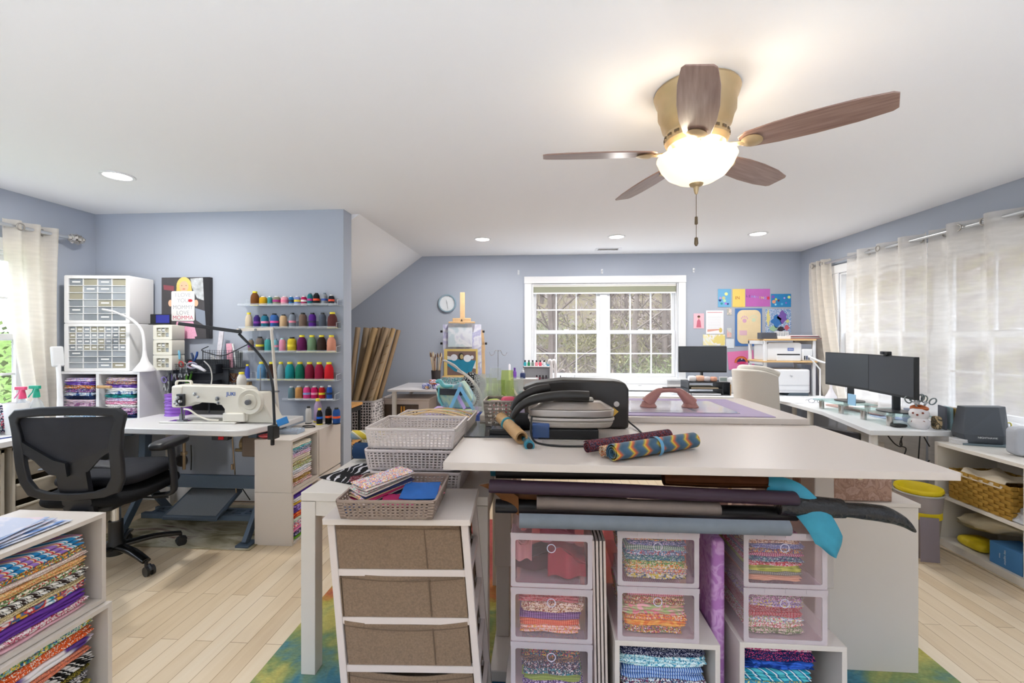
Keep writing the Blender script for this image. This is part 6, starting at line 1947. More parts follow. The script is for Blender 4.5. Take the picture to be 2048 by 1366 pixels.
# black printed cloth, navy roll, striped roll on the square table
bc, nt, b = newmat(.85, .15)
w_ = nt.nodes.new('ShaderNodeTexWave')
w_.inputs['Scale'].default_value = 9
w_.inputs['Distortion'].default_value = 9
nt.links.new(texco(nt, (1, 1, 1)), w_.inputs[0])
n = nt.nodes.new('ShaderNodeTexNoise')
n.inputs['Scale'].default_value = 7
nt.links.new(texco(nt, (1, 1, 1), (2, 5, 1)), n.inputs[0])
ml = nt.nodes.new('ShaderNodeMath')
ml.operation = 'MULTIPLY'
nt.links.new(w_.outputs['Fac'], ml.inputs[0])
nt.links.new(n.outputs[0], ml.inputs[1])
nt.links.new(ramp(nt, ml.outputs[0], [(0, '#1F1F22'), (.38, '#1F1F22'), (.42, '#C8C6CC'), (.55, '#E0DEE4')], 'CONSTANT'), b.inputs['Base Color'])
ct = MB().add([(-.985, 1.93, 0), (-.69, 1.79, 0), (-.69, 2.12, 0), (-.90, 2.12, 0), (-.985, 1.93, .004), (-.69, 1.79, .004), (-.69, 2.12, .004), (-.90, 2.12, .004)], [(0, 3, 2, 1), (4, 5, 6, 7), (0, 1, 5, 4), (1, 2, 6, 5), (2, 3, 7, 6), (3, 0, 4, 7)])
ct = MB().prism([(-1.0, 1.905), (-.735, 1.79), (-.735, 2.13), (-.90, 2.13)], MZ + .001, MZ + .004, 'xy').build('printed_cloth', bc)
tag(ct, 'black cloth with white plant print and a dark red flower, on the square table', 'fabric')
fl_ = MB().prism([(-.86 + .045 * (1 + .2 * math.sin(5 * k)) * math.cos(k * PI / 10) + .05, 1.90 + .05 * (1 + .2 * math.cos(3 * k)) * math.sin(k * PI / 10)) for k in range(20)], MZ + .0041, MZ + .0046, 'xy').build('flower_print', fab('cell', ('#6E2A34', '#6E2A34', '#A87A84', '#5A2028'), 60), ct, smooth=0)
roll('fabric_roll', (-.955, 2.19, MZ + .048), (-.745, 2.19, MZ + .048), .047, 2.5, mat('#2C4466', .85, spec=.15), 'thick navy blue fabric roll at the back left of the square table', 'fabric roll', 'rolls on the square table', r0=.3, th=.004)
roll('fabric_roll', (-.985, 2.22, MZ + .122), (-.745, 2.24, MZ + .122), .027, 2.5, fab('stripe', ('#D8C04A', '#E4DCC0', '#A8A898', '#8AA0B0'), 20), 'yellow and beige striped fabric roll lying on the navy roll', 'fabric roll', 'rolls on the square table', r0=.3, th=.003)
o = MB().b(-.985, 2.33, MZ + .001, -.80, 2.46, MZ + .10).b(-.99, 2.325, MZ + .10, -.795, 2.465, MZ + .115).build('patterned_box', fab('cell', ('#B8AC94', '#8A7A50', '#D0C8B8'), 30), bev=.002)
tag(o, 'small beige box with olive medallions behind the fabric rolls', 'box')

# ---------------------------------------------------------------- on the cutting table
o = MB().prism([(-.345, 1.915), (-.085, 1.915), (-.085, 2.26), (-.345, 2.26)], T1Z + .0005, T1Z + .006, 'xy').build('glass_mat', mat('#3A3E44', .12, spec=.7))
tag(o, 'dark glossy glass cutting mat at the left end of the cutting table', 'cutting mat')
t = thing('small_case', 'small black tool case with a clear lid on the dark mat', 'case', (-.188, 2.0, T1Z + .006))
MB().b(-.05, -.045, 0, .05, .045, .022).build('case_body', mat('#17181B', .35), t, bev=.003)
MB().b(-.042, -.037, .0222, .042, .037, .0235).build('case_lid', clear('#8A90A0', .5, .1, 30), t)
gk = 'rolled sheets beside the press'
kr = mat('#CFA878', .7, var=.06, vs=20)
ka, kb = Vector((-.225, 2.20, T1Z + .066)), Vector((-.085, 1.80, T1Z + .040))
t = thing('kraft_roll', 'rolled kraft brown sheet tied with a teal band on the table', 'paper roll', (0, 0, 0))
roll('sheet', ka, kb, .028, 3, kr, '', '', parent=t, r0=.7, th=.0015)
d_ = (kb - ka).normalized()
for q in (.48,):
    c_ = ka + (kb - ka) * q
    MB().cyl(c_ - d_ * .007, c_ + d_ * .007, .0315, n=24).build('band', mat('#3A94A8', .6), t, smooth=50)
t = thing('tube_tool', 'grey tube with teal caps beside the kraft roll', 'tube', (0, 0, 0))
ta, tb = Vector((-.135, 2.16, T1Z + .022)), Vector((-.055, 1.76, T1Z + .022))
MB().cyl(ta, tb, .014, n=16).build('tube_body', mat('#7A8488', .4), t)
dd = (tb - ta).normalized()
MB().cyl(tb - dd * .005, tb + dd * .025, .020, n=16).cyl(tb - dd * .10, tb - dd * .06, .017, n=16).cyl(ta - dd * .02, ta, .018, n=16).build('cap', mat('#2E8298', .5), t)
MB().cyl(tb + dd * .0255, tb + dd * .0265, .013, n=16).build('cap_hole', BLACK, t)
t = thing('handle_tube', 'thick tube with black sleeve and beige end lying behind the kraft roll', 'tube', (0, 0, 0))
MB().cyl((-.145, 2.105, T1Z + .05), (-.05, 2.105, T1Z + .05), .040, n=24).build('sleeve', mat('#1C1C1F', .7), t)
MB().cyl((-.052, 2.105, T1Z + .05), (.06, 2.105, T1Z + .05), .038, n=24).build('beige_end', mat('#B8A090', .6), t)

# steam press
pr_ = thing('steam_press', 'large steam ironing press with silver head and black curved handle', 'ironing press', (.15, 2.05, T1Z))
bk2 = mat('#2E2A28', .38, spec=.5)
sv = mat('#B9B2AC', .28, .75)
MB().prism([(.06, T1Z + .004), (.41, T1Z + .004), (.412, T1Z + .19), (.395, T1Z + .222), (.34, T1Z + .232), (.10, T1Z + .236), (-.03, T1Z + .22), (-.10, T1Z + .195), (-.07, T1Z + .17), (.04, T1Z + .16)], 2.13, 2.285).build('body', bk2, pr_, bev=.012, w=True, seg=3)
MB().lathe([(0, 0), (.013, 0), (.013, .004), (0, .006)], (.352, 2.13, T1Z + .122), 20, 'y').lathe([(0, 0), (.013, 0), (.013, -.006), (0, -.006)], (.352, 2.13, T1Z + .122), 20, 'y').build('side_knob', sv, pr_, w=True)
MB().b(-.02, 1.90, T1Z + .001, .24, 2.13, T1Z + .045).build('base', mat('#141416', .5), pr_, bev=.006, w=True)
MB().b(-.045, 1.895, T1Z + .006, .03, 1.96, T1Z + .07).build('water_tank', clear('#7A9AD8', .35, .1, 31), pr_, bev=.006, w=True)


def oval(cx, cy, rx, ry, z0, z1, s0=1, s1=1, n=40, e=.62):
    def se(c):
        return math.copysign(abs(c) ** e, c)
    mb = MB()
    vs = []
    for z, s_ in ((z0, s0), (z1, s1)):
        for k in range(n):
            a = 2 * PI * k / n
            vs.append((cx + rx * s_ * se(math.cos(a)), cy + ry * s_ * se(math.sin(a)), z))
    return mb.add(vs, [(k, (k + 1) % n, n + (k + 1) % n, n + k) for k in range(n)] + [tuple(range(n - 1, -1, -1)), tuple(range(n, 2 * n))])


hx, hy = .125, 1.975
pad = mat('#B7ADA2', .85, spec=.15, bump=.3, bs=60)
oval(hx, hy, .188, .078, T1Z + .048, T1Z + .078, .93, 1.0).build('ironing_pad', pad, pr_, bev=.008, w=True)
oval(hx, hy, .19, .08, T1Z + .079, T1Z + .092).build('lower_plate', mat('#C8C0B8', .4, .5), pr_, bev=.003, w=True)
oval(hx, hy, .19, .08, T1Z + .095, T1Z + .128, .98, 1.0).build('press_head', sv, pr_, bev=.006, w=True)
oval(hx, hy, .185, .078, T1Z + .129, T1Z + .158, 1.0, .72).build('head_cover', mat('#A89E96', .35, .5), pr_, bev=.008, w=True, seg=3)
MB().b(hx - .08, hy - .03, T1Z + .158, hx + .10, hy + .03, T1Z + .172).build('head_bracket', mat('#9A958E', .4, .6), pr_, bev=.005, w=True)
MB().tube([(-.135, 1.93, T1Z + .085), (-.10, 1.925, T1Z + .135), (-.04, 1.92, T1Z + .168), (.04, 1.92, T1Z + .183), (.12, 1.92, T1Z + .188), (.20, 1.92, T1Z + .186)], [.014, .020, .024, .025, .026, .026], 16, smooth=5, flat=.85).build('handle', mat('#242220', .35, spec=.5), pr_, smooth=60, w=True)
MB().tube([(-.14, 2.06, T1Z + .10), (-.11, 2.06, T1Z + .15), (-.04, 2.07, T1Z + .188), (.03, 2.10, T1Z + .20)], [.014, .02, .022, .02], 14, smooth=5).build('rear_arm', mat('#1E1C1C', .4), pr_, smooth=60, w=True)
MB().prism([(.312, T1Z + .09), (.335, T1Z + .112), (.312, T1Z + .13)], 1.97, 1.99).build('pointer_tab', mat('#E0B048', .5), pr_, w=True)
MB().tube([(-.045, 1.90, T1Z + .10), (-.05, 1.87, T1Z + .05), (-.035, 1.84, T1Z + .008), (.02, 1.785, T1Z + .005), (.12, 1.77, T1Z + .005), (.25, 1.79, T1Z + .005), (.36, 1.84, T1Z + .005), (.44, 1.95, T1Z + .005), (.45, 2.08, T1Z + .006), (.43, 2.2, T1Z + .02), (.41, 2.24, T1Z + .04)], .0042, 8, smooth=6).build('power_cord', mat('#1A1A1C', .5), pr_, smooth=60, w=True)
o = MB().prism([(.0, 1.81), (.40, 1.83), (.50, 2.06), (.26, 1.88), (.0, 1.88)], T1Z + .0005, T1Z + .0025, 'xy').build('pressing_sheet', mat('#B0AAA4', .7))
tag(o, 'flat grey pressing sheet under the front of the press', 'sheet')

# patterned vinyl rolls with a blue band
zg, nt, b = newmat(.55, .3)
v_ = texco(nt, (1, 1, 1))
w_ = nt.nodes.new('ShaderNodeTexWave')
w_.wave_profile = 'TRI'
w_.bands_direction = 'X'
w_.inputs['Scale'].default_value = 7
sx = nt.nodes.new('ShaderNodeSeparateXYZ')
nt.links.new(v_, sx.inputs[0])
tri = nt.nodes.new('ShaderNodeMath')
tri.operation = 'PINGPONG'
tri.inputs[1].default_value = .022
nt.links.new(sx.outputs[2], tri.inputs[0])
ad = nt.nodes.new('ShaderNodeMath')
ad.operation = 'MULTIPLY_ADD'
ad.inputs[1].default_value = .9
nt.links.new(tri.outputs[0], ad.inputs[0])
nt.links.new(sx.outputs[0], ad.inputs[2])
pm = nt.nodes.new('ShaderNodeMath')
pm.operation = 'FRACT'
ms = nt.nodes.new('ShaderNodeMath')
ms.operation = 'MULTIPLY'
ms.inputs[1].default_value = 17
nt.links.new(ad.outputs[0], ms.inputs[0])
nt.links.new(ms.outputs[0], pm.inputs[0])
nt.links.new(ramp(nt, pm.outputs[0], [(0, '#3E5E74'), (.38, '#4A6A84'), (.5, '#8A8A5A'), (.58, '#D8C04A'), (.66, '#D8823A'), (.76, '#B85A4A'), (.88, '#5A6A74'), (1, '#3E5E74')]), b.inputs['Base Color'])
t = thing('pattern_roll', 'large zigzag blue and orange patterned vinyl roll tied with a blue band', 'vinyl roll', (0, 0, 0))
pa, pb = Vector((.245, 1.575, T1Z + .042)), Vector((.60, 1.79, T1Z + .042))
roll('sheet', pa, pb, .034, 2.6, zg, '', '', parent=t, r0=.35, th=.0022)
dd = (pb - pa).normalized()
c_ = pa + (pb - pa) * .5
MB().tube([c_ - dd * .008, c_ + dd * .008], .0365, 24, cap=False).build('band', mat('#6AA8CC', .6), t, smooth=50)
gv = 'vinyl rolls on the cutting table'
roll('vinyl_roll', (.215, 1.622, T1Z + .024), (.575, 1.85, T1Z + .024), .021, 2.4, fab('cell', ('#D8B898', '#C86A4A', '#E8D8C8', '#B8924A'), 70), 'thin orange-printed vinyl roll tucked behind the zigzag one', 'vinyl roll', gv, r0=.35, th=.002)
roll('vinyl_roll', (.165, 1.665, T1Z + .029), (.53, 1.895, T1Z + .029), .025, 2.4, fab('cell', ('#4A3A4A', '#8A3A3A', '#6A5A6A', '#3A2E3A'), 60), 'dark maroon-printed vinyl roll, farthest of the rolls from the table edge', 'vinyl roll', gv, r0=.35, th=.002)

# ---------------------------------------------------------------- purple mat and ruler holder on the craft table
t = thing('cutting_mat', 'large purple cutting mat with worn pressed sheet areas on the craft table', 'cutting mat', (.6, 2.66, T2Z))
MB().prism([(-.30, 2.335), (1.19, 2.335), (1.20, 2.985), (-.30, 2.985)], T2Z + .0005, T2Z + .004, 'xy').build('mat_sheet', mat('#A692BE', .5, var=.05, vs=8), t, bev=.001, w=True)
rl = clear('#F4F4F8', .25, .04, 33)
t = thing('quilting_ruler', 'wide clear quilting ruler lying on the purple mat', 'ruler', (.75, 2.6, T2Z))
MB().b(.42, 2.42, T2Z + .0045, 1.05, 2.86, T2Z + .0075).build('ruler_sheet', mat('#C8C4D4', .06, spec=.8), t, w=True)
MB().b(.47, 2.46, T2Z + .0076, .78, 2.47, T2Z + .0078).b(.82, 2.46, T2Z + .0076, .84, 2.62, T2Z + .0078).build('ruler_marks', mat('#6A7488', .5), t, w=True)
t = thing('suction_handle', 'dusty rose double suction-cup ruler handle standing on the ruler', 'handle', (.73, 2.60, T2Z + .008))
rs = mat('#B07A74', .35, spec=.5)
MB().tube([(-.125, 0, .022), (-.105, 0, .045), (-.065, 0, .085), (-.045, 0, .095), (0, 0, .098), (.045, 0, .095), (.065, 0, .085), (.105, 0, .045), (.125, 0, .022)], [.042, .036, .024, .016, .015, .016, .024, .036, .042], 16, smooth=4, flat=.9).build('grip', rs, t, smooth=60)
for s_ in (-1, 1):
    MB().lathe([(0, 0), (.046, 0), (.047, .006), (.040, .014), (.034, .03), (0, .034)], (s_ * .118, 0, 0), 24).build('suction_cup', rs, t, smooth=50)
    MB().c(s_ * .088, 0, .083, .05, .028, .006, R(s_ * .75, 3, 'Y')).build('lever', mat('#3A2C30', .4), t, bev=.002)
MB().c(0, 0, .112, .075, .018, .004).build('grip_strip', mat('#3A2C30', .4), t, bev=.002)

# flower baskets
fbm = mat('#9E9288', .5)
for i, (x, y, w_, d_, lb) in enumerate(((-.285, 2.12, .16, .17, 'taupe flower-cut plastic basket on the table, left of the press'), (-.10, 2.31, .17, .17, 'second taupe flower-cut basket behind the press, mostly hidden'))):
    t = tray(x, y, (T1Z + .007, T2Z + .001)[i], w_, d_, .125, fbm, lb, 'flower_basket', nx=8, nz=6, ny=8, taper=.010, fr=.45)
    # round flower rosettes moulded on the front
    fm_ = MB()
    for a in range(4):
        for c in range(3):
            cx, cz = -w_ / 2 + .03 + a * (w_ - .06) / 3, .026 + c * .034
            yy = -d_ / 2 + .010 * (1 - cz / .125) - .001
            for p in range(6):
                an = p * PI / 3
                fm_.prism([(cx + .009 * math.cos(an) + .0045 * math.cos(q * PI / 3), cz + .009 * math.sin(an) + .0045 * math.sin(q * PI / 3)) for q in range(6)], yy - .001, yy)
    fm_.build('flower_pattern', mat('#E4DCD4', .5), t, smooth=0)
for i, (x, y, c, lb) in enumerate(((-.235, 2.20, '#E8A8B0', 'light pink bag in the flower basket'), (-.17, 2.19, '#E85A78', 'hot pink pouch at the right of the flower basket'), (-.25, 2.24, '#C8E85A', 'lime pouch in the back of the flower basket'))):
    o = cushion(-.04, .04, -.025, .025, 0, .12 if i == 1 else .10).build('pouch', mat(c, .5), smooth=70)
    place(o, (x, y, T1Z + .025), .3 * i)
    tag(o, lb, 'pouch', 'pouches in the flower basket')
# clear bags of lime and white packs standing behind the basket
rr = random.Random(11)
for i in range(9):
    h = .16 + .10 * rr.random()
    o = MB().grid(lambda u, v: ((u - .5) * .085 * (1 - .25 * v), .006 * math.sin(5 * u + i) + .02 * (v - .5) * math.sin(i), v * h), 6, 6, .003)
    lime = i in (2, 4, 6)
    o = o.build('plastic_sleeve', clear('#E8F2BC' if lime else '#F2F4F2', .22 if lime else .22, .15, 40 + lime), smooth=60)
    place(o, (-.34 + .024 * i - .0, 2.39 + .035 * (i % 3) + .01 * i, T2Z + .001), rr.uniform(-.3, .3))
    o.rotation_euler.x = rr.uniform(-.12, .05)
    tag(o, ('lime green' if lime else 'clear crinkled') + f' plastic sleeve, {("first", "second", "third", "fourth", "fifth", "sixth", "seventh", "eighth", "last")[i]} from the left behind the flower basket', 'plastic sleeve', 'plastic sleeves behind the flower basket')
# wire hooks
t = thing('hook_stand', 'thin silver stand with curled hooks behind the plastic sleeves', 'stand', (-.30, 3.0, T2Z))
c_ = at(996, 700, y=3.0)
zt = c_.z
MB().cyl((c_.x, 3.0, T2Z), (c_.x, 3.0, zt), .003, n=8).lathe([(0, T2Z), (.035, T2Z), (.035, T2Z + .004), (0, T2Z + .004)], (c_.x, 3.0, 0), 16).build('post', CHROME, t, w=True)
for s_ in (-1, 1):
    MB().tube([(c_.x, 3.0, zt - .01), (c_.x + s_ * .018, 3.0, zt - .002), (c_.x + s_ * .03, 3.0, zt - .03), (c_.x + s_ * .05, 3.0, zt - .035), (c_.x + s_ * .06, 3.0, zt - .015)], .0022, 6, smooth=4).build('hook', CHROME, t, smooth=60, w=True)
# taupe basket with fabric and wooden sticks, clear bowl
t = tray(-.10, 2.60, T2Z + .005, .17, .15, .09, mat('#B8AC9C', .5), 'beige woven basket of colourful scraps and sticks behind the press', 'scrap_basket', nx=14, nz=7, ny=12, fr=.4, taper=.006)
for i, (c, x) in enumerate((('#3A7AC0', -.02), ('#E8405A', -.05), ('#E070B0', .0), ('#F0D8D8', .03))):
    o = cushion(-.026, .026, -.024, .024, 0, .05).build('fabric_scrap', fab('blotch', (c, '#F0E8E8', c), 40, i), smooth=70)
    place(o, (x, 2.67 + .01 * (i % 2), T2Z + .065), i)
    tag(o, ('blue', 'red', 'pink', 'pale')[i] + ' crumpled scrap in the beige woven basket', 'fabric scrap', 'scraps in the woven basket')
for i, (a, b2) in enumerate((((1020, 805), (1000, 782)), ((1036, 798), (1021, 772)), ((1012, 803), (985, 775)))):
    p, q = at(*a, y=2.42), at(*b2, y=2.56)
    tag(MB().bar(p, q, .012, .003).build('craft_stick', mat('#D8D0C0', .6), smooth=0), f'pale flat craft stick leaning by the woven basket, {("left of three", "middle of three", "lowest of three")[i]}', 'stick', 'craft sticks by the woven basket')

# magnifier lamp with a long white arm
t = thing('magnifier_lamp', 'white lamp with flat head on a long bowed arm before the easel', 'lamp', (-.38, 2.50, T2Z))
ar = mat('#E0D8CE', .4)
g = [at(u, v, y=2.52) for u, v in ((966, 826), (965, 808), (958, 785), (945, 766), (930, 752), (915, 744))]
MB().tube(g, [.007, .008, .008, .008, .008, .009], 10, smooth=5, flat=.6).build('arm', ar, t, smooth=60, w=True)
a, b2 = at(925, 749, y=2.52), at(888, 724, y=2.46)
MB().tube([a, (a + b2) / 2 + Vector((0, 0, .008)), b2], [.010, .022, .014], 14, smooth=4, flat=.35).build('lamp_head', mat('#D8D4D0', .35), t, smooth=60, w=True)
MB().b(g[0].x - .012, 2.505, T2Z + .001, g[0].x + .012, 2.535, g[0].z + .02).build('clamp', mat('#8A5A3A', .5), t, bev=.002, w=True)
# ---------------------------------------------------------------- alcove and back wall
# laundry hamper with lattice print and a crate edge
hp_, nt, b = newmat(.7, .2)
vo = nt.nodes.new('ShaderNodeTexVoronoi')
vo.feature = 'DISTANCE_TO_EDGE'
vo.inputs['Scale'].default_value = 34
vo.inputs['Randomness'].default_value = .25
nt.links.new(texco(nt), vo.inputs[0])
nt.links.new(ramp(nt, vo.outputs[0], [(0, '#D8D4D8'), (.14, '#3A3A40')], 'CONSTANT'), b.inputs['Base Color'])
t = thing('hamper', 'tall hamper with grey and white lattice pattern holding the brown paper tubes', 'hamper', (-1.95, 4.72, 0))
MB().ring(rrect(-.20, -.17, .17, .17, .05), rrect(-.19, -.16, .16, .16, .045), 0, .685, 'xy').b(-.19, -.16, 0, .16, .16, .01).build('hamper_body', hp_, t)
MB().ring(rrect(-.205, -.175, .175, .175, .05), rrect(-.19, -.16, .16, .16, .045), .685, .705, 'xy').build('hamper_rim', mat('#B8B4B8', .5), t)
# brown paper tubes
tc = ['#A08A70', '#98846A', '#A89276', '#AC9068', '#967E62', '#A48E72', '#9C866C']
tubes = [(712, 800, 716, 655, .030), (722, 800, 733, 656, .034), (735, 800, 742, 657, .030), (729, 800, 750, 656, .036), (746, 800, 760, 656, .034), (733, 800, 749, 672, .024), (742, 800, 774, 656, .030),
         (752, 800, 770, 655, .032), (757, 800, 779, 657, .028), (748, 800, 782, 675, .030), (762, 800, 787, 657, .026), (765, 800, 797, 660, .026)]
for i, (u0, v0, u1, v1, r) in enumerate(tubes):
    yr = 4.65 + .088 * (i % 3)
    xr = -2.09 + .0235 * i
    b2 = at(u1, v1, y=yr + .12)
    a2 = Vector((xr - (b2.x - xr) * .3, yr - .035, .45))
    m_ = mat(tc[i % 7], .75, var=.05, vs=6)
    t = thing('paper_tube', f'{("golden brown", "kraft brown spirally creased", "kraft brown")[0 if i == 5 else 1 if i == 9 else 2]} paper tube in the hamper, {("first", "second", "third", "fourth", "fifth", "sixth", "seventh", "eighth", "ninth", "tenth", "eleventh", "last")[i]} from the partition', 'paper tube', (0, 0, 0), group='kraft paper tubes in the hamper')
    roll('tube_wall', a2, b2, r, 1.8, mat('#BE9A62', .7) if i == 5 else m_, '', '', parent=t, r0=.82, th=.002)
    if i == 9:
        dn = (b2 - a2)
        mb = MB()
        for k in range(7):
            c_ = a2 + dn * (.30 + .1 * k)
            mb.tube([c_ + Vector((-(r + .001), 0, -.02)), c_ + Vector((0, -(r + .002), 0)), c_ + Vector((r + .001, 0, .02))], .004, 6, smooth=4)
        mb.build('crease', mat('#94744E', .8), t)
t = thing('wooden_stand', 'small tan wooden stand beside the hamper at the partition end', 'stand', (-1.98, 4.2, 0))
wt = mat('#D09A5A', .6, var=.1, vs=12)
MB().b(-2.06, 4.05, .71, -1.80, 4.30, .735).build('stand_top', wt, t, bev=.002, w=True)
MB().b(-2.06, 4.05, .36, -1.80, 4.30, .385).build('stand_shelf', wt, t, bev=.002, w=True)
for x in (-2.05, -1.835):
    MB().b(x, 4.06, 0, x + .022, 4.085, .71).b(x, 4.265, 0, x + .022, 4.29, .71).b(x, 4.085, .66, x + .022, 4.265, .70).build('leg', mat('#2A2C30', .5), t, w=True)
# plastic drawer tower
t = thing('drawer_tower', 'beige plastic drawer tower with dark see-through fronts and yellow handles', 'drawer unit', (-1.56, 5.08, 0))
pm_ = mat('#D8CCC6', .45)
MB().b(-1.835, 4.90, 0, -1.285, 5.28, .665).b(-1.85, 4.885, .665, -1.27, 5.29, .69).build('carcass', pm_, t, bev=.006, w=True)
for z in (.43, .19):
    o = MB().b(-1.80, 4.888, z, -1.40, 4.899, z + .19).build('drawer', clear('#6A5A50', .7, .2, 50), t, bev=.002, w=True)
    MB().b(-1.60, 4.875, z + .02, -1.585, 4.888, z + .17).b(-1.57, 4.875, z + .02, -1.555, 4.888, z + .17).build('handle', mat('#D89A3A', .5), o, w=True)
# clock
cp = at(895, 607, y=YB)
t = thing('wall_clock', 'round wall clock with pale face and blue-grey rim', 'clock', (cp.x, YB, cp.z))
MB().lathe([(0, 0), (.118, 0), (.118, -.03), (.112, -.038), (.100, -.036), (.098, -.022), (0, -.022)], (0, 0, 0), 40, 'y').build('clock_rim', mat('#8FA6B4', .3), t, smooth=50)
MB().lathe([(0, -.0225), (.098, -.0225)], (0, 0, 0), 40, 'y').build('clock_face', mat('#E4E8EC', .5), t)
mb = MB()
for k in range(12):
    a = k * PI / 6
    mb.bar((.082 * math.sin(a), -.024, .082 * math.cos(a)), (.092 * math.sin(a), -.024, .092 * math.cos(a)), .003, .001)
mb.build('hour_marks', mat('#A8B0B8', .6), t, smooth=0)
MB().bar((-.004, -.026, .025), (.012, -.026, -.07), .005, .001).build('minute_hand', mat('#3A4048', .5), t)
MB().bar((.0, -.025, -.01), (-.012, -.025, .045), .006, .001).build('hour_hand', mat('#3A4048', .5), t)

# easel table and easel
EZ = .80
t = thing('art_table', 'white tabletop with thin edge against the back wall under the easel', 'table', (-1.2, 5.3, 0))
MB().b(-1.72, 4.78, EZ - .022, -.50, 5.55, EZ).build('tabletop', mat('#E6E4E8', .4), t, bev=.002, w=True)
for x in (-1.66, -.56):
    for y in (4.84, 5.48):
        MB().b(x - .02, y - .02, 0, x + .02, y + .02, EZ - .022).build('leg', WHITE, t, w=True)
wd = mat('#D8B488', .6, var=.06, vs=14)
t = thing('easel', 'wooden studio easel with tall mast standing on the white table', 'easel', (-.95, 5.1, EZ))
def ez(u, v, y=5.05):
    return at(u, v, y=y)
MB().bar(ez(925, 773, 5.10), ez(925, 585, 5.16), .055, .02, up=(0, 1, 0)).build('mast', wd, t, bev=.002, w=True)
a, b2 = ez(898, 645, 5.06), ez(950, 645, 5.06)
MB().b(a.x, 5.03, a.z - .01, b2.x, 5.07, a.z + .010).b(a.x + .045, 5.04, a.z + .01, b2.x - .05, 5.07, a.z + .05).build('top_clamp', wd, t, bev=.003, w=True)
MB().prism([((a.x + b2.x) / 2 - .014, a.z + .012), ((a.x + b2.x) / 2 + .014, a.z + .012), ((a.x + b2.x) / 2, a.z + .042)], 5.037, 5.0395).build('tree_mark', mat('#3A3028', .6), t, w=True)
a, b2 = ez(884, 752, 5.0), ez(958, 752, 5.0)
MB().b(a.x, 4.99, a.z - .020, b2.x, 5.07, a.z - .002).build('ledge', wd, t, bev=.002, w=True)
MB().bar(ez(964, 660, 5.2), ez(968, 700, 5.2), .02, .03).bar(ez(966, 690, 5.16), ez(968, 765, 5.16), .022, .035).bar(ez(890, 765, 5.2), ez(892, 660, 5.2), .02, .03).build('side_post', wd, t, w=True)
for u, v in ((883, 663), (883, 687), (967, 663), (972, 687)):
    p = ez(u, v, 5.12)
    MB().lathe([(0, -.012), (.014, -.012), (.014, .012), (0, .012)], p, 12, 'x').build('knob', BLACK, t, w=True)
def canvas(u0, v0, u1, v1, y, th, m, name, label, cat='painting'):
    a, b2 = at(u0, v0, y=y), at(u1, v1, y=y)
    o = MB().b(a.x, y, b2.z, b2.x, y + th, a.z).build(name, m, bev=.001)
    return tag(o, label, cat), a, b2
canvas(886, 649, 962, 754, 5.075, .02, fab('blotch', ('#D0D0E6', '#E4E6F2', '#B8B8DC', '#DCE2EE'), 5, 1), 'drawing_board', 'large pale lilac board at the back of the easel', 'board')
canvas(896, 648, 944, 694, 5.05, .018, fab('blotch', ('#C8CCE0', '#DDE2EC', '#C0D0DC'), 7, 2), 'clear_board', 'pale clear-looking panel clipped under the easel top clamp', 'panel')
# still life painting with teapot, clock and cup
t = thing('still_life', 'still life painting of white cups and a clock on a turquoise cloth, yellow edge', 'painting', (-.95, 5.0, .95))
a, b2 = at(888, 698, y=5.02), at(955, 753, y=5.02)
MB().b(a.x, 5.02, b2.z + .002, b2.x, 5.04, a.z).build('canvas', mat('#D8C074', .7), t, w=True)
W_, H_, X0, z1 = b2.x - a.x, a.z - b2.z, a.x, a.z
yf = 5.0195
fl([Q(.10, .08), Q(.95, .08), Q(.95, .96), Q(.10, .96)], mat('#7A6460', .8, var=.08, vs=20), 0, 'painted_ground', t)
fl([Q(.10, .35), Q(.95, .42), Q(.78, .96), Q(.66, .97), Q(.30, .80), Q(.10, .60)], mat('#2286A8', .8, var=.1, vs=15), .0008, 'painted_cloth', t)
fl([Q(.10, .25), Q(.30, .3), Q(.22, .40), Q(.10, .38)], mat('#D8DCE0', .8), .0012, 'painted_paper', t)
fl([Q(.95, .42), Q(.95, .72), Q(.86, .70)], mat('#D8DCE0', .8), .0012, 'painted_paper', t)
for cx, cz, rx, rz, c in ((.30, .31, .105, .12, '#D8DCE6'), (.51, .27, .08, .13, '#2A2826'), (.53, .28, .05, .09, '#B8A878'), (.70, .34, .115, .13, '#E4E8EE'), (.84, .30, .05, .07, '#D8DCE6')):
    fl(ell(*Q(cx, cz), W_ * rx, H_ * rz), mat(c, .7), .0016 + rx * .002 + (.001 if c == '#B8A878' else 0), 'painted_cup', t)
canvas(884, 755, 950, 768, 4.97, .09, fab('cell', ('#2A8A8E', '#1E2A3A', '#7AC0C0', '#E8E0E8'), 50), 'pencil_box', 'teal mesh-fronted low box under the easel ledge', 'box')
# brush holder
p = at(872, 752, y=5.0)
t = thing('brush_holder', 'dark jar crowded with paintbrushes left of the easel', 'brush holder', (p.x, 5.0, EZ + .001))
MB().lathe([(0, 0), (.045, 0), (.055, .20), (.05, .20), (.04, .01), (0, .01)], n=20).build('jar', mat('#3A3434', .5), t)
rr = random.Random(3)
for k in range(16):
    a = k * 2.4
    x, y = .028 * math.cos(a), .028 * math.sin(a)
    h = .30 + .07 * rr.random()
    o = MB().cyl((x * .5, y * .5, .03), (x * 2.3, y * 1.6, h), .004, n=6).build('brush_handle', mat(rr.choice(['#C8A67A', '#8A5A3A', '#2A2A30', '#D8C8A8']), .5), t)
    MB().tube([(x * 2.3, y * 1.6, h), (x * 2.38, y * 1.65, h + .02), (x * 2.45, y * 1.7, h + .05)], [.006, .008, .003], 6).build('bristles', mat(rr.choice(['#E0D0B0', '#6A4A34', '#B8A890']), .8), o)
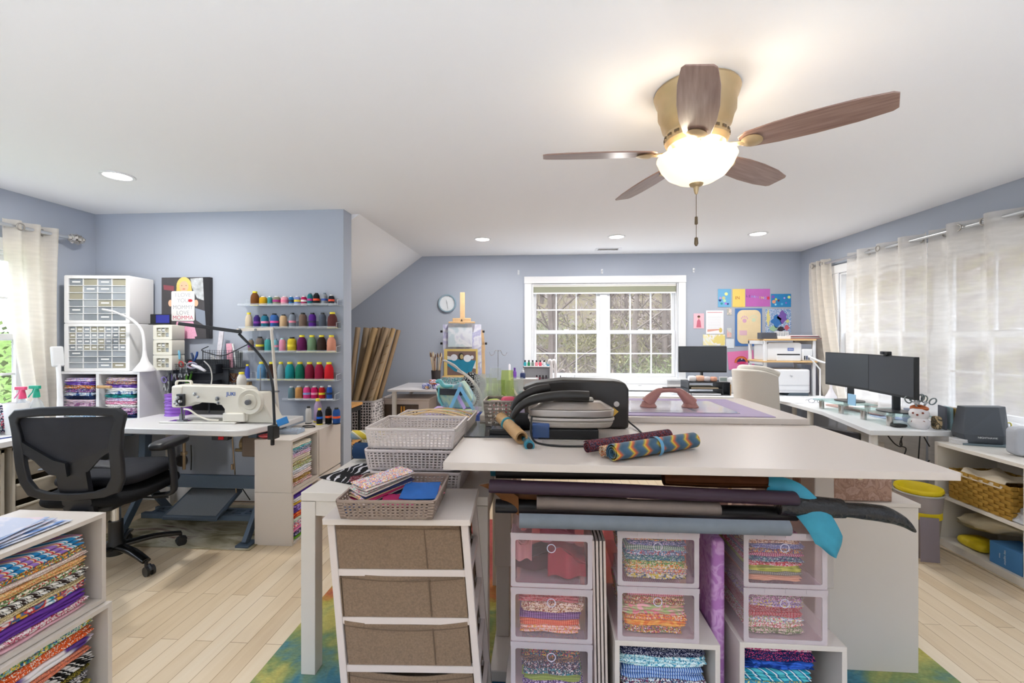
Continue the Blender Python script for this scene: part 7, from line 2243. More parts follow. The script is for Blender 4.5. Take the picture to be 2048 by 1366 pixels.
for i, (u, v, c, s_, lb) in enumerate(((853, 757, '#6A7AC8', .05, 'periwinkle satin scrap heap on the art table'), (868, 748, '#B8643A', .045, 'rust orange satin scrap on the art table heap'), (873, 760, '#5A3A9A', .05, 'shiny violet scrap on the art table heap'), (856, 765, '#C89A5A', .028, 'small golden scrap roll on the art table'))):
    p = at(u, v, y=4.90)
    o = cushion(-s_, s_, -s_ * .6, s_ * .6, 0, s_ * 1.2).build('satin_scrap', fab('blotch', (c, '#D8D8F0', c), 25, i), smooth=70)
    place(o, (p.x, 4.90 - .05 * (i % 2), EZ + .001 + (.055 if i == 1 else 0)), i * .5)
    tag(o, lb, 'fabric scrap', 'satin scraps on the art table')
# handbag with blue handles, black and white pouch, stack of bags
bz = .0
t = thing('bench', 'low brown crate under the holographic handbag', 'crate', (-.66, 3.35, 0))
MB().b(-.86, 3.15, 0, -.50, 3.55, .72).build('crate_body', mat('#A87444', .7, var=.1, vs=10), t, bev=.004, w=True)
o = MB().b(-.865, 3.14, .722, -.48, 3.54, .80).build('denim_pouch', fab('blotch', ('#2E4A9A', '#4A6AB8', '#243A7A'), 25), bev=.012, seg=3)
MB().b(-.86, 3.138, .80, -.485, 3.542, .822).build('zip_band', mat('#B8A0D8', .5), o, bev=.008)
tag(o, 'blue printed flat bag with lilac zip edge on the brown crate', 'bag')
o = cushion(-.15, .13, -.03, .03, 0, .035).build('lime_pouch', mat('#C8E88A', .5), smooth=70)
place(o, (-.60, 3.08, .80))
o.location = (-.60, 3.16, .824)
tag(o, 'pale lime folded pouch lying before the holographic bag', 'pouch')
t = thing('handbag', 'pale iridescent handbag with turquoise trim and long blue straps', 'bag', (-.66, 3.3, .825))
def pt(u, v, y=3.32):
    return at(u, v, y=y)
ir = fab('blotch', ('#B8D8D4', '#C8DCC8', '#8FC0D0', '#D8D8E8'), 9)
MB().prism([(pt(*q).x, max(pt(*q).z, .845)) for q in ((876, 772), (880, 768), (905, 772), (925, 762), (935, 775), (950, 800), (946, 812), (930, 815), (890, 812), (880, 800))], 3.24, 3.42).build('bag_body', ir, t, bev=.02, w=True, seg=3)
MB().tube([pt(874, 764, 3.23), pt(880, 762, 3.22), (pt(888, 772, 3.21)), pt(905, 772, 3.21)], [.02, .022, .018, .012], 10, smooth=4, flat=.7).tube([pt(878, 775, 3.225), pt(878, 795, 3.225), pt(885, 812, 3.225)], .008, 8, smooth=4).build('trim', mat('#6AC0C8', .4), t, smooth=60, w=True)
MB().prism([(pt(*q).x, pt(*q).z) for q in ((878, 774), (930, 776), (935, 782), (928, 788), (882, 786))], 3.222, 3.238).build('front_panel', mat('#2A2E3A', .5), t, bev=.004, w=True)
for a_, b_, c in (((920, 775), (900, 818), '#7ABCE8'), ((920, 775), (948, 820), '#7ABCE8'), ((915, 790), (930, 818), '#B09AD8')):
    p, q = pt(*a_, y=3.20), pt(*b_, y=3.12)
    q.z = max(q.z, .835)
    MB().bar(p, q, .024, .005, up=(0, 1, 0)).build('strap', mat(c, .5), t, w=True)
o = cushion(-.10, .10, -.035, .035, -.13, .13).build('circle_pouch', fab('dot', ('#1C1C20', '#F0F0F0', '#1C1C20'), 24), smooth=70)
place(o, tuple(at(942, 778, y=3.52)))
o.rotation_euler = (0, .5, 0)
tag(o, 'black pouch with white rings behind the handbag', 'bag')

# ---------------------------------------------------------------- back desk, left end: paint rack and holders
def on(u, y, z=DB):
    return at(u, 700, y=y).x
t = thing('bottle_rack', 'white two-tier rack of small paint bottles on the back desk', 'rack', (0, 5.1, DB))
rx0, rx1, ry0, ry1 = at(1046, 750, y=5.05).x, at(1101, 750, y=5.05).x, 5.05, 5.22
wr = mat('#ECECEE', .4)
z3 = at(1050, 735, y=5.05).z
mb = MB()
for z in (DB + .012, DB + .12, z3 - .004):
    mb.b(rx0, ry0, z, rx1, ry1, z + .008).b(rx0, ry0, z, rx1, ry0 + .004, z + .022)
mb.b(rx0, ry1 - .008, DB, rx1, ry1, z3 + .02).b(rx0, ry0, DB, rx0 + .008, ry1, z3 + .02).b(rx1 - .008, ry0, DB, rx1, ry1, z3 + .02)
mb.build('rack_frame', wr, t, w=True)
bc_ = [('#2AA0B0', 'turquoise'), ('#2A8A5A', 'green'), ('#7A8A84', 'grey-green'), ('#E88A98', 'salmon pink'), ('#E0506A', 'coral red'), ('#D8E0E8', 'clear'), ('#4A9AB8', 'sky blue')]
def bottle(p, r, h, c, lb, cap='#1E2026', grp=None):
    t = thing('paint_bottle', lb, 'bottle', p, group=grp)
    MB().lathe([(0, 0), (r, 0), (r, h * .6), (r * .6, h * .72), (0, h * .72)], n=12).build('bottle', mat(c, .35), t, smooth=50)
    MB().lathe([(r * .55, h * .70), (r * .55, h), (0, h)], n=12).build('cap', mat(cap, .4), t)
    return t
for k, (c, cn) in enumerate(bc_):
    x = rx0 + .022 + (rx1 - rx0 - .05) * k / 6
    bottle((x, ry0 + .04, z3 + .0045), .017, .078, c, f'small {cn} paint bottle on top of the white rack', grp='paint bottles on the rack')
for k, (c, cn) in enumerate((('#E88AB0', 'pink'), ('#7A3A4A', 'maroon'), ('#3A2A34', 'dark'), ('#5A4A5A', 'dusky'))):
    bottle((rx0 + (rx1 - rx0) * (.50 + .115 * k), ry0 + .04, DB + .129), .014, .065, c, f'little {cn} bottle on the lower tier of the white rack', grp='bottles on the lower tier')
o = MB().b(rx0 + (rx1 - rx0) * .5, ry0 + .01, DB + .021, rx1 - .015, ry0 + .1, DB + .095).build('tissue_box', mat('#E8ECF0', .5), bev=.002)
MB().b(rx0 + (rx1 - rx0) * .5 + .001, ry0 + .0095, DB + .06, rx1 - .016, ry0 + .0101, DB + .085).build('blue_stripe', mat('#3A90D8', .5), o, smooth=0)
tag(o, 'white box with a blue stripe in the bottom of the bottle rack', 'box')
x0_ = at(1022, 760, y=4.9).x
tray(x0_, 4.86, DB + .001, .30, .16, .17, mat('#EAEAEC', .5), 'white perforated basket left of the bottle rack', 'white_basket', nx=24, nz=10, ny=12, fr=.45, taper=.006)
MBx = x0_ + .04
bottle((MBx, 4.92, DB + .172), .02, .12, '#7A4AB0', 'purple bottle with pointed nozzle on the white basket', '#6A3AA0')
bottle((MBx + .09, 4.93, DB + .172), .03, .09, '#1F2E5A', 'navy labelled white bottle on the white basket', '#DCE0E8')
MB_ = MB().b(x0_ + .01, 4.87, DB + .165, x0_ + .29, 5.01, DB + .1715)
tag(MB_.build('flat_tray', wr, bev=.001), 'flat white lid on the perforated basket under two bottles', 'lid')
o = MB().lathe([(0, 0), (.06, 0), (.09, .075), (.086, .075), (.057, .004), (0, .004)], n=28).build('glass_bowl', clear('#C8E4E4', .35, .05, 51), smooth=50)
place(o, (x0_ + .15, 4.75, T2Z))
o.location = (at(1053, 780, y=2.9).x, 2.9, T2Z + .001)
o.scale = (.62, .62, .8)
tag(o, 'clear bluish glass bowl on the craft table behind the basket', 'bowl')
t = thing('light_wand', 'tall slim white light stick standing on the back desk', 'lamp', (at(1021, 700, y=4.86).x - .01, 4.84, DB))
MB().lathe([(0, 0), (.035, 0), (.035, .01), (.012, .012), (.012, .33), (0, .34)], n=16).build('stick', mat('#E8E6F0', .4), t, smooth=50)
# tall white folded lamps / spray between rack and cup
for i, (u, lb) in enumerate(((1103, 'tall white curved gadget right of the bottle rack, left one'), (1111, 'tall white curved gadget right of the bottle rack, right one'))):
    x = at(u, 740, y=4.96).x
    t = thing('curved_gadget', lb, 'gadget', (x, 4.96, DB), group='white curved gadgets')
    MB().tube([(0, 0, 0), (0, 0, .2), (-.003, 0, .34), (-.02, .0, .37), (-.04, 0, .33)], [.016, .016, .018, .02, .012], 12, smooth=4, flat=.8).build('arm', mat('#ECEAEE', .35), t, smooth=60)
x = at(1135, 760, y=5.1).x
t = thing('pen_holder', 'white desktop holder with pens and black clips near the window', 'pen holder', (x, 5.1, DB))
MB().ring(rrect(-.10, -.04, .10, .04, .01), rrect(-.095, -.035, .095, .035, .008), 0, .11, 'xy').b(-.1, -.04, 0, .1, .04, .004).build('holder', mat('#E2E2E6', .45), t)
for k, (dx, c, h) in enumerate(((-.08, '#2A2E34', .19), (-.06, '#D8D8DC', .17), (-.035, '#F0F0F2', .22), (-.01, '#E8E8EC', .18), (.02, '#2A2C30', .16), (.045, '#E0E0E4', .18), (.065, '#2E3034', .15), (.085, '#C8CCD0', .2))):
    o = MB().cyl((dx * .9, 0, .006), (dx, .01, h), .006, n=8).build('pen', mat(c, .4))
    place(o, (x, 5.1, DB))
    tag(o, f'{("black", "light grey", "tall white", "off-white", "black stubby", "white", "short dark", "silver")[k]} pen in the white desktop holder', 'pen', 'pens in the white holder')
o = cushion(-.03, .03, -.02, .02, 0, .03).build('yellow_sponge', mat('#E8C848', .8), smooth=60)
place(o, (at(1147, 775, y=4.95).x, 4.95, DB + .001))
tag(o, 'small yellow sponge in front of the pen holder', 'sponge')

# cutting plotter
t = thing('craft_cutter', 'long white rounded craft cutting machine on the desk under the window', 'cutting machine', (1.16, 5.3, DB))
MB().prism([(-.29, .012), (.27, .012), (.285, .03), (.285, .13), (.265, .148), (-.265, .148), (-.285, .13), (-.29, .03)], -.09, .09).build('cutter_body', mat('#F0F1F3', .3), t, bev=.02, seg=4)
MB().b(-.18, -.0925, .09, .28, -.0905, .092).b(-.18, -.0925, .03, -.178, -.0905, .125).build('lid_seam', mat('#B8BCC4', .5), t)
MB().b(-.27, -.08, 0, -.22, .08, .012).b(.2, -.088, 0, .27, .08, .02).build('foot', mat('#4A5058', .5), t)
text('cricut', .016, mat('#8A8E96', .5), t, (1.13, 5.3 - .0915, DB + .072))
o = MB().b(-.10, -.06, 0, .10, .06, .02).b(-.08, -.05, .02, .08, .04, .028).build('white_scale', mat('#DCE2E8', .4), bev=.003)
place(o, (1.52, 4.98, DB + .001), -.2)
tag(o, 'low white keypad gadget on the desk right of the cutter', 'gadget')

# monitor, riser and things
def monitor(c, w, h, rz, label, stand=True, zb=0, grp=None, lean=0):
    t = thing('monitor', label, 'monitor', c, rz, grp)
    bz_ = zb
    MB().b(-w / 2, -.012, bz_, w / 2, .018, bz_ + h).build('monitor_case', mat('#1B1D20', .45), t, bev=.003)
    MB().b(-w / 2 + .008, -.0135, bz_ + .018, w / 2 - .008, -.0125, bz_ + h - .008).build('screen', mat('#3C4046', .35, spec=.5), t, smooth=0)
    if stand:
        MB().bar((0, .03, .01), (0, .03, bz_ + h * .5), .05, .02, up=(1, 0, 0)).build('monitor_stand', mat('#3A3D42', .35, .3), t, bev=.003)
        MB().lathe([(0, 0), (.11, 0), (.11, .007), (.02, .014), (0, .014)], (0, .02, 0), 28).build('monitor_base', mat('#2A2C30', .35), t)
    return t
# riser organiser
t = thing('desk_riser', 'black desk riser with paper trays under the monitor on the back desk', 'desk organizer', (1.81, 5.05, DB))
bl = mat('#26292D', .45)
MB().b(-.22, -.13, .0, .22, .15, .008).b(-.22, -.13, .065, .14, .15, .071).b(-.22, -.13, .135, .22, .15, .143).b(-.22, -.13, .008, -.213, .15, .135).b(.14, -.13, .008, .147, .15, .135).b(.213, -.13, .008, .22, .15, .135).build('riser_frame', bl, t)
MB().b(.221, -.12, 0, .233, .14, .12).build('wood_side', mat('#C89A5E', .6), t)
tag(place(MB().b(-.19, -.12, 0, .10, .13, .012).build('paper_stack', mat('#D8C8A8', .7)), (1.81, 5.05, DB + .072)), 'pale paper stack in the upper tray of the black riser', 'paper')
tag(place(MB().b(-.19, -.135, 0, .12, .13, .010).build('paper_stack', mat('#E8EAEE', .7)), (1.81, 5.05, DB + .0085)), 'white paper stack in the lower tray of the black riser', 'paper')
monitor((1.835, 5.20, DB + .144), .535, .30, 0, 'dark monitor on the back desk in front of the wall drawings', zb=.085)
for i, (x, c, s_, lb) in enumerate(((1.645, '#E8E8EC', .042, 'white round trinket, leftmost on the riser'), (1.73, '#E8B8A0', .045, 'peach rounded trinket on the riser'), (1.80, '#D8D0D4', .038, 'pale shiny trinket in the middle of the riser'), (1.875, '#D8A088', .036, 'tan rounded trinket on the riser, rightmost'))):
    o = cushion(-s_, s_, -.03, .03, 0, s_ * 1.5).build('trinket', mat(c, .4), smooth=70)
    place(o, (x, 4.98, DB + .145), .2 * i)
    tag(o, lb, 'trinket', 'trinkets on the riser')
t = thing('desk_card', 'small white framed card on the right of the riser', 'card', (1.98, 4.98, DB + .144))
MB().b(-.045, -.004, 0, .045, .004, .055).build('card_frame', mat('#ECEEF0', .4), t)
MB().b(-.036, -.0052, .01, .036, -.0042, .045).build('card_face', mat('#98A8A4', .5), t, smooth=0)
t = thing('white_speaker', 'small rounded white appliance with dark buttons behind the white chair', 'appliance', (2.19, 5.15, DB))
MB().b(-.085, -.06, 0, .085, .06, .18).build('appliance_body', mat('#DCDEE0', .35), t, bev=.03, seg=4)
for k in range(5):
    MB().b(-.05, -.0625, .04 + k * .024, -.03, -.0605, .055 + k * .024).build('button', mat('#3A3E44', .5), t)
o = MB().tube([(-.06, 0, 0), (0, 0, .012), (.07, .0, .0)], .012, 10, flat=.6).build('blue_pen_case', mat('#2E3A9A', .4), smooth=60)
place(o, (2.12, 4.90, DB + .009))
tag(o, 'dark blue narrow case lying on the back desk by the white chair', 'case')

# pictures taped to the wall
def sheet(u0, v0, u1, v1, m, name, label, rot=0, cat='drawing', off=0, grp=None):
    y = YB - .004 - off
    a, b2 = at(u0, v0, y=y), at(u1, v1, y=y)
    o = thing(name, label, cat, ((a.x + b2.x) / 2, y, (a.z + b2.z) / 2), group=grp)
    w_, h_ = b2.x - a.x, a.z - b2.z
    MB().b(-w_ / 2, -.001, -h_ / 2, w_ / 2, .001, h_ / 2).build('sheet', m, o, smooth=0)
    o.rotation_euler = (0, rot, 0)
    return o, w_, h_


def heart(cx, cz, s_):
    return [(cx + s_ * 16 * math.sin(a) ** 3 / 16, cz + s_ * (13 * math.cos(a) - 5 * math.cos(2 * a) - 2 * math.cos(3 * a) - math.cos(4 * a)) / 16) for a in [2 * PI * k / 20 for k in range(20)]]


def st(o, poly, c, k=0, nm='sticker'):
    MB().prism(poly, -.0018 - k * .0006, -.0012 - k * .0006).build(nm, mat(c, .6), o, smooth=0)


gd = 'children drawings taped on the back wall'
o, w_, h_ = sheet(1436, 578, 1462, 614, mat('#6FAFD8', .7), 'drawing', 'light blue paper with hearts and dot stickers, leftmost of the top row', grp=gd)
for (cx, cz, r, c, hr) in ((.02, .05, .02, '#E8EC9A', 0), (-.01, .0, .02, '#C8C890', 0), (-.05, 0, .012, '#C88AC8', 0), (0, -.035, .018, '#A8E0C0', 0), (-.055, -.03, .018, '#1F2E7A', 1), (-.035, -.07, .014, '#2A9A9A', 0), (.015, -.07, .014, '#B07AD8', 0), (.04, -.075, .014, '#1F2E7A', 1)):
    st(o, heart(cx, cz, r) if hr else ell(cx, cz, r, r, 16), c, 0)
o, w_, h_ = sheet(1465, 578, 1490, 614, mat('#EDD070', .7), 'drawing', 'yellow paper with the letters IN, second of the top row', grp=gd)
text('IN', .055, mat('#B8643A', .6), o, Vector(o.location) + Vector((-.015, -.002, .0)), ext=.0003)
o, w_, h_ = sheet(1491, 578, 1540, 613, mat('#BE68B8', .7, var=.05, vs=8), 'drawing', 'wide magenta paper spelling LEARNING with a red dot, in the top row', grp=gd)
for k, (ch_, c) in enumerate(zip('LEARNING', ('#5A3A8A', '#5A3A8A', '#7A9AE0', '#9AB8E8', '#A88AD8', '#D8C86A', '#E8DC7A', '#9AB8F0'))):
    text(ch_, .042, mat(c, .6), o, Vector(o.location) + Vector((-.13 + .031 * k, -.002, .022 - .004 * k)), ext=.0003)
st(o, ell(.125, -.005, .015, .02, 16), '#D83A4A', 0)
o, w_, h_ = sheet(1542, 588, 1582, 614, mat('#2A86C0', .7), 'drawing', 'blue paper scattered with round stickers, rightmost of the top row', grp=gd)
for k, (cx, cz, r, c) in enumerate(((.095, .04, .018, '#D8E890'), (-.095, .045, .02, '#7A5AB8'), (-.06, .015, .014, '#D8DC6A'), (-.085, -.015, .022, '#E8A080'), (-.03, 0, .013, '#6A3A4A'), (.04, .03, .011, '#B89AE0'), (.06, -.03, .011, '#8A6AC8'), (-.065, -.05, .012, '#A8E0F0'), (.01, -.045, .014, '#5AB0D8'))):
    st(o, ell(cx, cz, r, r, 14), c)
o, w_, h_ = sheet(1470, 617, 1524, 692, mat('#4A78B8', .7), 'drawing', 'blue backing sheet with a rounded cream handprint card', grp=gd)
MB().prism(rrect(-w_ * .42, -h_ * .44, w_ * .45, h_ * .46, .07, 6), -.004, -.002).build('cream_card', mat('#E8D6B0', .7, var=.04, vs=10), o, smooth=0)
for (cx, cz, c) in ((-.05, .10, '#D8A8C8'), (.06, .11, '#D0DCC0')):
    k_ = [(cx + .025 * math.cos(a), cz - .02 + .025 * math.sin(a)) for a in [2 * PI * q / 14 for q in range(14)]]
    MB().prism(k_, -.0052, -.0046).build('hand_print', mat(c, .7), o, smooth=0)
    for q in range(5):
        a = math.radians(150 - 30 * q)
        MB().prism(ell(cx + .042 * math.cos(a), cz - .012 + .045 * math.sin(a), .006, .014, 8), -.0052, -.0046).build('finger_print', mat(c, .7), o, smooth=0)
MB().b(-.11, -.0052, -.10, -.02, -.0045, -.04).build('pink_note', mat('#DDB8C8', .7), o, smooth=0)
o, w_, h_ = sheet(1531, 618, 1582, 667, fab('cell', ('#E8E8F0', '#4A8AC8', '#2A5AA8', '#E4E8F0', '#7AB0D8'), 60), 'drawing', 'paint drawing of blue and purple splashes with a dark blot', grp=gd)
for (cx, cz, rx, rz, c) in ((.05, .05, .055, .07, '#7A5AB0'), (-.02, .0, .06, .07, '#3A7AC0'), (-.12, .04, .02, .09, '#E4D88A'), (.03, -.10, .045, .03, '#3A3440'), (.10, -.08, .03, .03, '#D86A78'), (-.06, -.09, .05, .03, '#A8CCA8'), (.11, .0, .02, .02, '#D8DC8A')):
    st(o, [(cx + rx * (1 + .25 * math.sin(5 * a + cx * 90)) * math.cos(a), cz + rz * (1 + .25 * math.cos(4 * a)) * math.sin(a)) for a in [2 * PI * q / 22 for q in range(22)]], c, 0, 'paint_splash')
o, w_, h_ = sheet(1387, 627, 1408, 657, mat('#E8BCC8', .7), 'photo_print', 'pink photo of a person in a pink dress, by the window', cat='photo', grp=gd)
st(o, [(-.03, -.08), (.03, -.08), (.02, .0), (.0, .03), (-.02, .0)], '#C86A80', 0, 'printed_dress')
st(o, ell(.0, .045, .014, .018, 12), '#E0B09A', 0, 'printed_face')
st(o, ell(.0, .055, .018, .014, 12), '#5A3A30', 1, 'printed_hair')
o, w_, h_ = sheet(1412, 621, 1447, 668, mat('#EEEEF2', .7), 'letter_sheet', 'white lined letter with a small figure in its lower corner', cat='paper', grp=gd)
for k in range(9):
    st(o, [(-.085, .075 - k * .02), (.075, .075 - k * .02), (.075, .0765 - k * .02), (-.085, .0765 - k * .02)], '#A8ACB8', 0, 'ruled_line')
st(o, [(-.09, .118), (.09, .118), (.09, .128), (-.09, .128)], '#D8A0A8', 0, 'red_band')
st(o, [(-.09, -.12), (.05, -.10), (.05, -.085), (-.09, -.09)], '#E0A898', 0, 'pink_band')
st(o, ell(.07, -.10, .02, .03, 12), '#D8C070', 1, 'printed_figure')
for i, (a, lb) in enumerate((((1406, 669, 1450, 691), 'white sheet with faint yellow watercolour above the monitor'), ((1454, 616, 1463, 630), 'upper tiny photo strip beside the blue backing sheet'), ((1454, 656, 1463, 675), 'lower tiny photo strip beside the blue backing sheet'), ((1452, 678, 1468, 696), 'small blank white paper below the photo strips'))):
    o, w_, h_ = sheet(*a, (fab('blotch', ('#E8ECE4', '#F0E8B8', '#EEEEF2', '#E8D88A'), 8, 3), fab('blotch', ('#D8C8C0', '#A8B0A8', '#E8D8D0'), 40, 2), fab('blotch', ('#D8D0C8', '#E8B0A8', '#C8D0D0'), 40, 5), mat('#DCE4EC', .7))[i], 'wall_paper_note', lb, cat='paper', grp=gd)
o, w_, h_ = sheet(1456, 702, 1508, 738, mat('#E882B8', .7), 'drawing', 'bright pink paper with a rainbow drawing above the white chair', rot=-.08, grp=gd)
for k, (r, c) in enumerate(((.082, '#C8403A'), (.074, '#E08A3A'), (.062, '#D8604A'), (.052, '#3A3060'))):
    st(o, [(r * math.cos(PI * q / 18), r * .95 * math.sin(PI * q / 18) - .03) for q in range(19)], c, k, 'rainbow_band')
st(o, ell(0, -.035, .055, .016, 16), '#E0407A', 5, 'pink_cloud')
st(o, heart(.008, .01, .010), '#E8F0F8', 5, 'heart')

# printer stand in the corner
t = thing('printer_stand', 'white tiered stand with pale wooden shelves carrying two printers', 'stand', (2.75, 5.3, RZ))
px0, px1, py0, py1 = 2.44, 2.985, 5.02, 5.42
fw = mat('#E4E6EA', .4)
wm_ = mat('#DDB884', .6, var=.06, vs=10)
za, zb_ = 1.345, 1.105
MB().b(px0, py0, za, px1, py1, za + .018).b(px0 - .01, py0, zb_, px1 + .01, py1, zb_ + .018).build('stand_shelf', wm_, t, bev=.003, w=True)
for x in (px0 + .015, px1 - .015):
    mb = MB()
    for y in (py0 + .03, py1 - .02):
        mb.b(x - .015, y - .015, RZ + .001, x + .015, y + .015, za)
    mb.b(x - .015, py0 + .03, za - .04, x + .015, py1, za - .001).b(x - .015, py0 + .03, zb_ - .03, x + .015, py1, zb_ - .001)
    mb.build('side_frame', fw, t, bev=.002, w=True)
t = thing('ink_printer', 'white tank inkjet printer with blue logo on the middle shelf of the stand', 'printer', (2.725, 5.2, zb_ + .019))
MB().prism([(-.25, 0), (.12, 0), (.12, .185), (.10, .20), (-.23, .20), (-.25, .18)], -.15, .15).build('printer_body', mat('#ECEDF0', .35), t, bev=.008)
MB().b(.122, -.17, 0, .225, .12, .13).build('ink_tank', mat('#E4E6EA', .35), t, bev=.008)
for k, c in enumerate(('#2A2C30', '#3A4A6A', '#5A5E64', '#4A4E54')):
    MB().b(.133 + k * .022, -.1725, .012, .147 + k * .022, -.1705, .055).build('ink_window', mat(c, .3), t)
MB().b(-.14, -.153, .062, .10, -.151, .075).build('paper_slot', mat('#1E2126', .6), t)
MB().b(-.15, -.165, .0, .10, -.151, .055).build('paper_tray', mat('#E8EAEE', .4), t, bev=.003)
MB().b(-.03, -.1525, .11, .035, -.151, .142).build('logo_plate', mat('#5A74B8', .5), t)
text('EPSON', .016, mat('#E8ECF4', .5), t, (2.728, 5.2 - .1535, zb_ + .019 + .126))
t = thing('laser_printer', 'larger white laser printer on the desk under the wooden shelf', 'printer', (2.72, 5.20, RZ + .001))
MB().b(-.22, -.18, .03, .20, .16, .29).build('printer_body', mat('#E6E8EC', .35), t, bev=.02, seg=3)
MB().b(-.21, -.183, .115, .19, -.1801, .118).b(-.21, -.183, .06, .19, -.1801, .063).build('panel_seam', mat('#B8BCC4', .5), t)
MB().prism([(-.04, 0), (.19, 0), (.18, .045), (.0, .045)], -.17, .10).build('printer_base', mat('#4A5A66', .5), t, bev=.005)
text('hp', .03, mat('#B0B4BC', .5), t, (2.72, 5.20 - .182, RZ + .22))
o = MB().b(-.08, -.05, 0, .08, .05, .07).build('grey_box', mat('#4A4E5A', .6), bev=.002)
place(o, (2.50, 5.10, za + .019))
tag(o, 'dark grey box on top of the printer stand at its left end', 'box')
t = thing('clip_rack', 'white little rack of clips on top of the printer stand', 'rack', (2.66, 5.10, za + .019))
MB().b(-.07, -.05, 0, .07, .05, .032).build('rack_base', mat('#ECECEE', .4), t, bev=.003)
for k in range(5):
    MB().b(-.06 + k * .027, -.04, .032, -.054 + k * .027, .04, .085).build('rack_divider', mat('#D0D2D6', .4), t)
for k in range(5):
    o = MB().b(-.17, -.12, 0, .17, .12, .008).build('magazine', mat(('#8A4A54', '#D8D4D0', '#4A4A5A', '#B8707A', '#ECEEF0')[k], .5), bev=.001)
    place(o, (2.90 - .012 * k, 5.18, za + .019 + k * .0085), .05 * math.sin(k * 3))
    tag(o, f'{("dark red", "cream", "slate", "dusty pink", "white")[k]} magazine in the flat pile on the printer stand', 'magazine', 'magazines on the printer stand')

# ---------------------------------------------------------------- white upholstered chair
t = thing('white_chair', 'cream upholstered chair with tall curved back turned from the camera', 'chair', (1.97, 4.05, 0), math.radians(-60))
up = mat('#E4DFD6', .85, spec=.2, bump=.1, bs=80)
def back(u, v):
    x = (u - .5)
    w_ = .30 + .03 * v
    return (x * w_, -.20 + .16 * (2 * x) ** 2 * 1.0 - .07 * v, .45 + v * (.66 - .05 * (2 * x) ** 4))
MB().grid(back, 16, 14, -.06).build('backrest', up, t, smooth=60, bev=.012, seg=3)
for s_ in (-1, 1):
    MB().tube([Vector(back(.5 + s_ * .26, k / 6)) + Vector((0, -.004, 0)) for k in range(7)], .007, 8, smooth=3).build('back_seam', mat('#C8BFB0', .8), t)
MB().tube([Vector(back(k / 12, 1.0)) + Vector((0, .03, .0)) for k in range(13)], .034, 12, smooth=2).build('back_roll', up, t, smooth=60)
cushion(-.24, .24, -.20, .26, .40, .52).build('seat', up, t, smooth=70)
for x in (-.19, .19):
    for y in (-.16, .2):
        MB().cyl((x * 1.1, y * 1.15, 0), (x, y, .42), .014, .02, n=12).build('leg', mat('#B8946A', .5), t)
# dark chair behind the craft table corner
t = thing('dark_chair', 'low dark chair tucked under the right desk, only its curved top showing', 'chair', (2.03, 3.50, 0), .1)
MB().grid(lambda u, v: ((u - .5) * .52, .20 - .35 * (2 * u - 1) ** 2, .46 + .22 * v), 18, 6, .03).build('backrest', mat('#2C2A2E', .6), t, smooth=60, bev=.008)
cushion(-.24, .24, -.22, .2, .36, .44).build('seat', mat('#242327', .7), t, smooth=70)
MB().cyl((0, 0, .04), (0, 0, .38), .03, n=16).build('post', mat('#1E1E20', .4), t)
for k in range(5):
    a = 2 * PI * k / 5
    MB().bar((0, 0, .07), (.26 * math.cos(a), .26 * math.sin(a), .03), .04, .025).lathe([(0, 0), (.022, 0), (.022, .03), (0, .03)], (.26 * math.cos(a), .26 * math.sin(a), 0), 10).build('leg', mat('#1E1E20', .4), t)
# ---------------------------------------------------------------- right desk
m1 = monitor((2.66, 4.045, RZ), .53, .30, math.radians(-88), 'left of the two dark monitors facing the room on the right desk', zb=.195, grp='monitors on the right desk')
m2 = monitor((2.62, 3.50, RZ), .53, .30, math.radians(-97), 'right of the two dark monitors, carrying the webcam', zb=.195, grp='monitors on the right desk')
t = thing('webcam', 'small black webcam clipped on top of the right monitor', 'webcam', (2.62, 3.55, RZ + .496), math.radians(-97))
MB().b(-.045, -.02, .012, .045, .012, .038).b(-.02, -.014, 0, .02, .03, .012).build('webcam_body', BLACK, t, bev=.004)
MB().lathe([(0, -.024), (.010, -.024), (.010, -.02), (0, -.02)], (0, 0, .026), 14, 'y').build('lens', mat('#3A3E48', .1), t)
for i, (y, lb) in enumerate(((4.02, 'clear glass monitor shelf on steel legs, farther one'), (3.50, 'clear glass monitor shelf on steel legs, nearer the camera'))):
    t = thing('glass_shelf', lb, 'shelf', (2.64, y, RZ), group='glass monitor shelves')
    MB().b(-.17, -.19, .075, .12, .19, .083).build('glass_top', clear('#E0F0EE', .22, .05, 60), t, bev=.001)
    for x in (-.13, .08):
        for yy in (-.13, .13):
            MB().cyl((x, yy, 0), (x, yy, .075), .020, n=16).build('leg', mat('#C8C4C0', .25, .9), t)
for m_ in (m1, m2):
    m_.location.z += .084
    for c in m_.children:
        if c.name.startswith(('monitor_case', 'screen')):
            c.location.z -= .0
    m_.location.z -= .0
for m_ in (m1, m2):
    for c in m_.children:
        if c.name.startswith(('monitor_case', 'screen')):
            c.location.z -= .075
bpy.data.objects['webcam'].location.z += .0
# keyboard, mouse, pad, glasses, papers
kb_c = at(1700, 818, z=RZ)
t = thing('keyboard', 'dusty pink keyboard lying on the right desk', 'keyboard', (kb_c.x, kb_c.y, RZ + .0005), math.radians(-82))
MB().b(-.21, -.06, 0, .21, .06, .012).build('keyboard_body', mat('#C8A8A0', .5), t, bev=.004)
mb = MB()
for r in range(5):
    for k in range(16):
        mb.b(-.2 + k * .0252, -.052 + r * .0212, .012, -.178 + k * .0252, -.034 + r * .0212, .0155)
mb.build('keys', mat('#D8BCB4', .5), t, smooth=0)
p = at(1775, 835, z=RZ)
o = MB().prism([(.13 * math.cos(a) * (1 + .06 * math.sin(3 * a)), .085 * math.sin(a)) for a in [2 * PI * k / 28 for k in range(28)]], 0, .004, 'xy').build('mouse_mat', fab('blotch', ('#A8BCDC', '#C8D4EA', '#8FA8CC'), 14))
place(o, (p.x, p.y, RZ + .0005), -1.2)
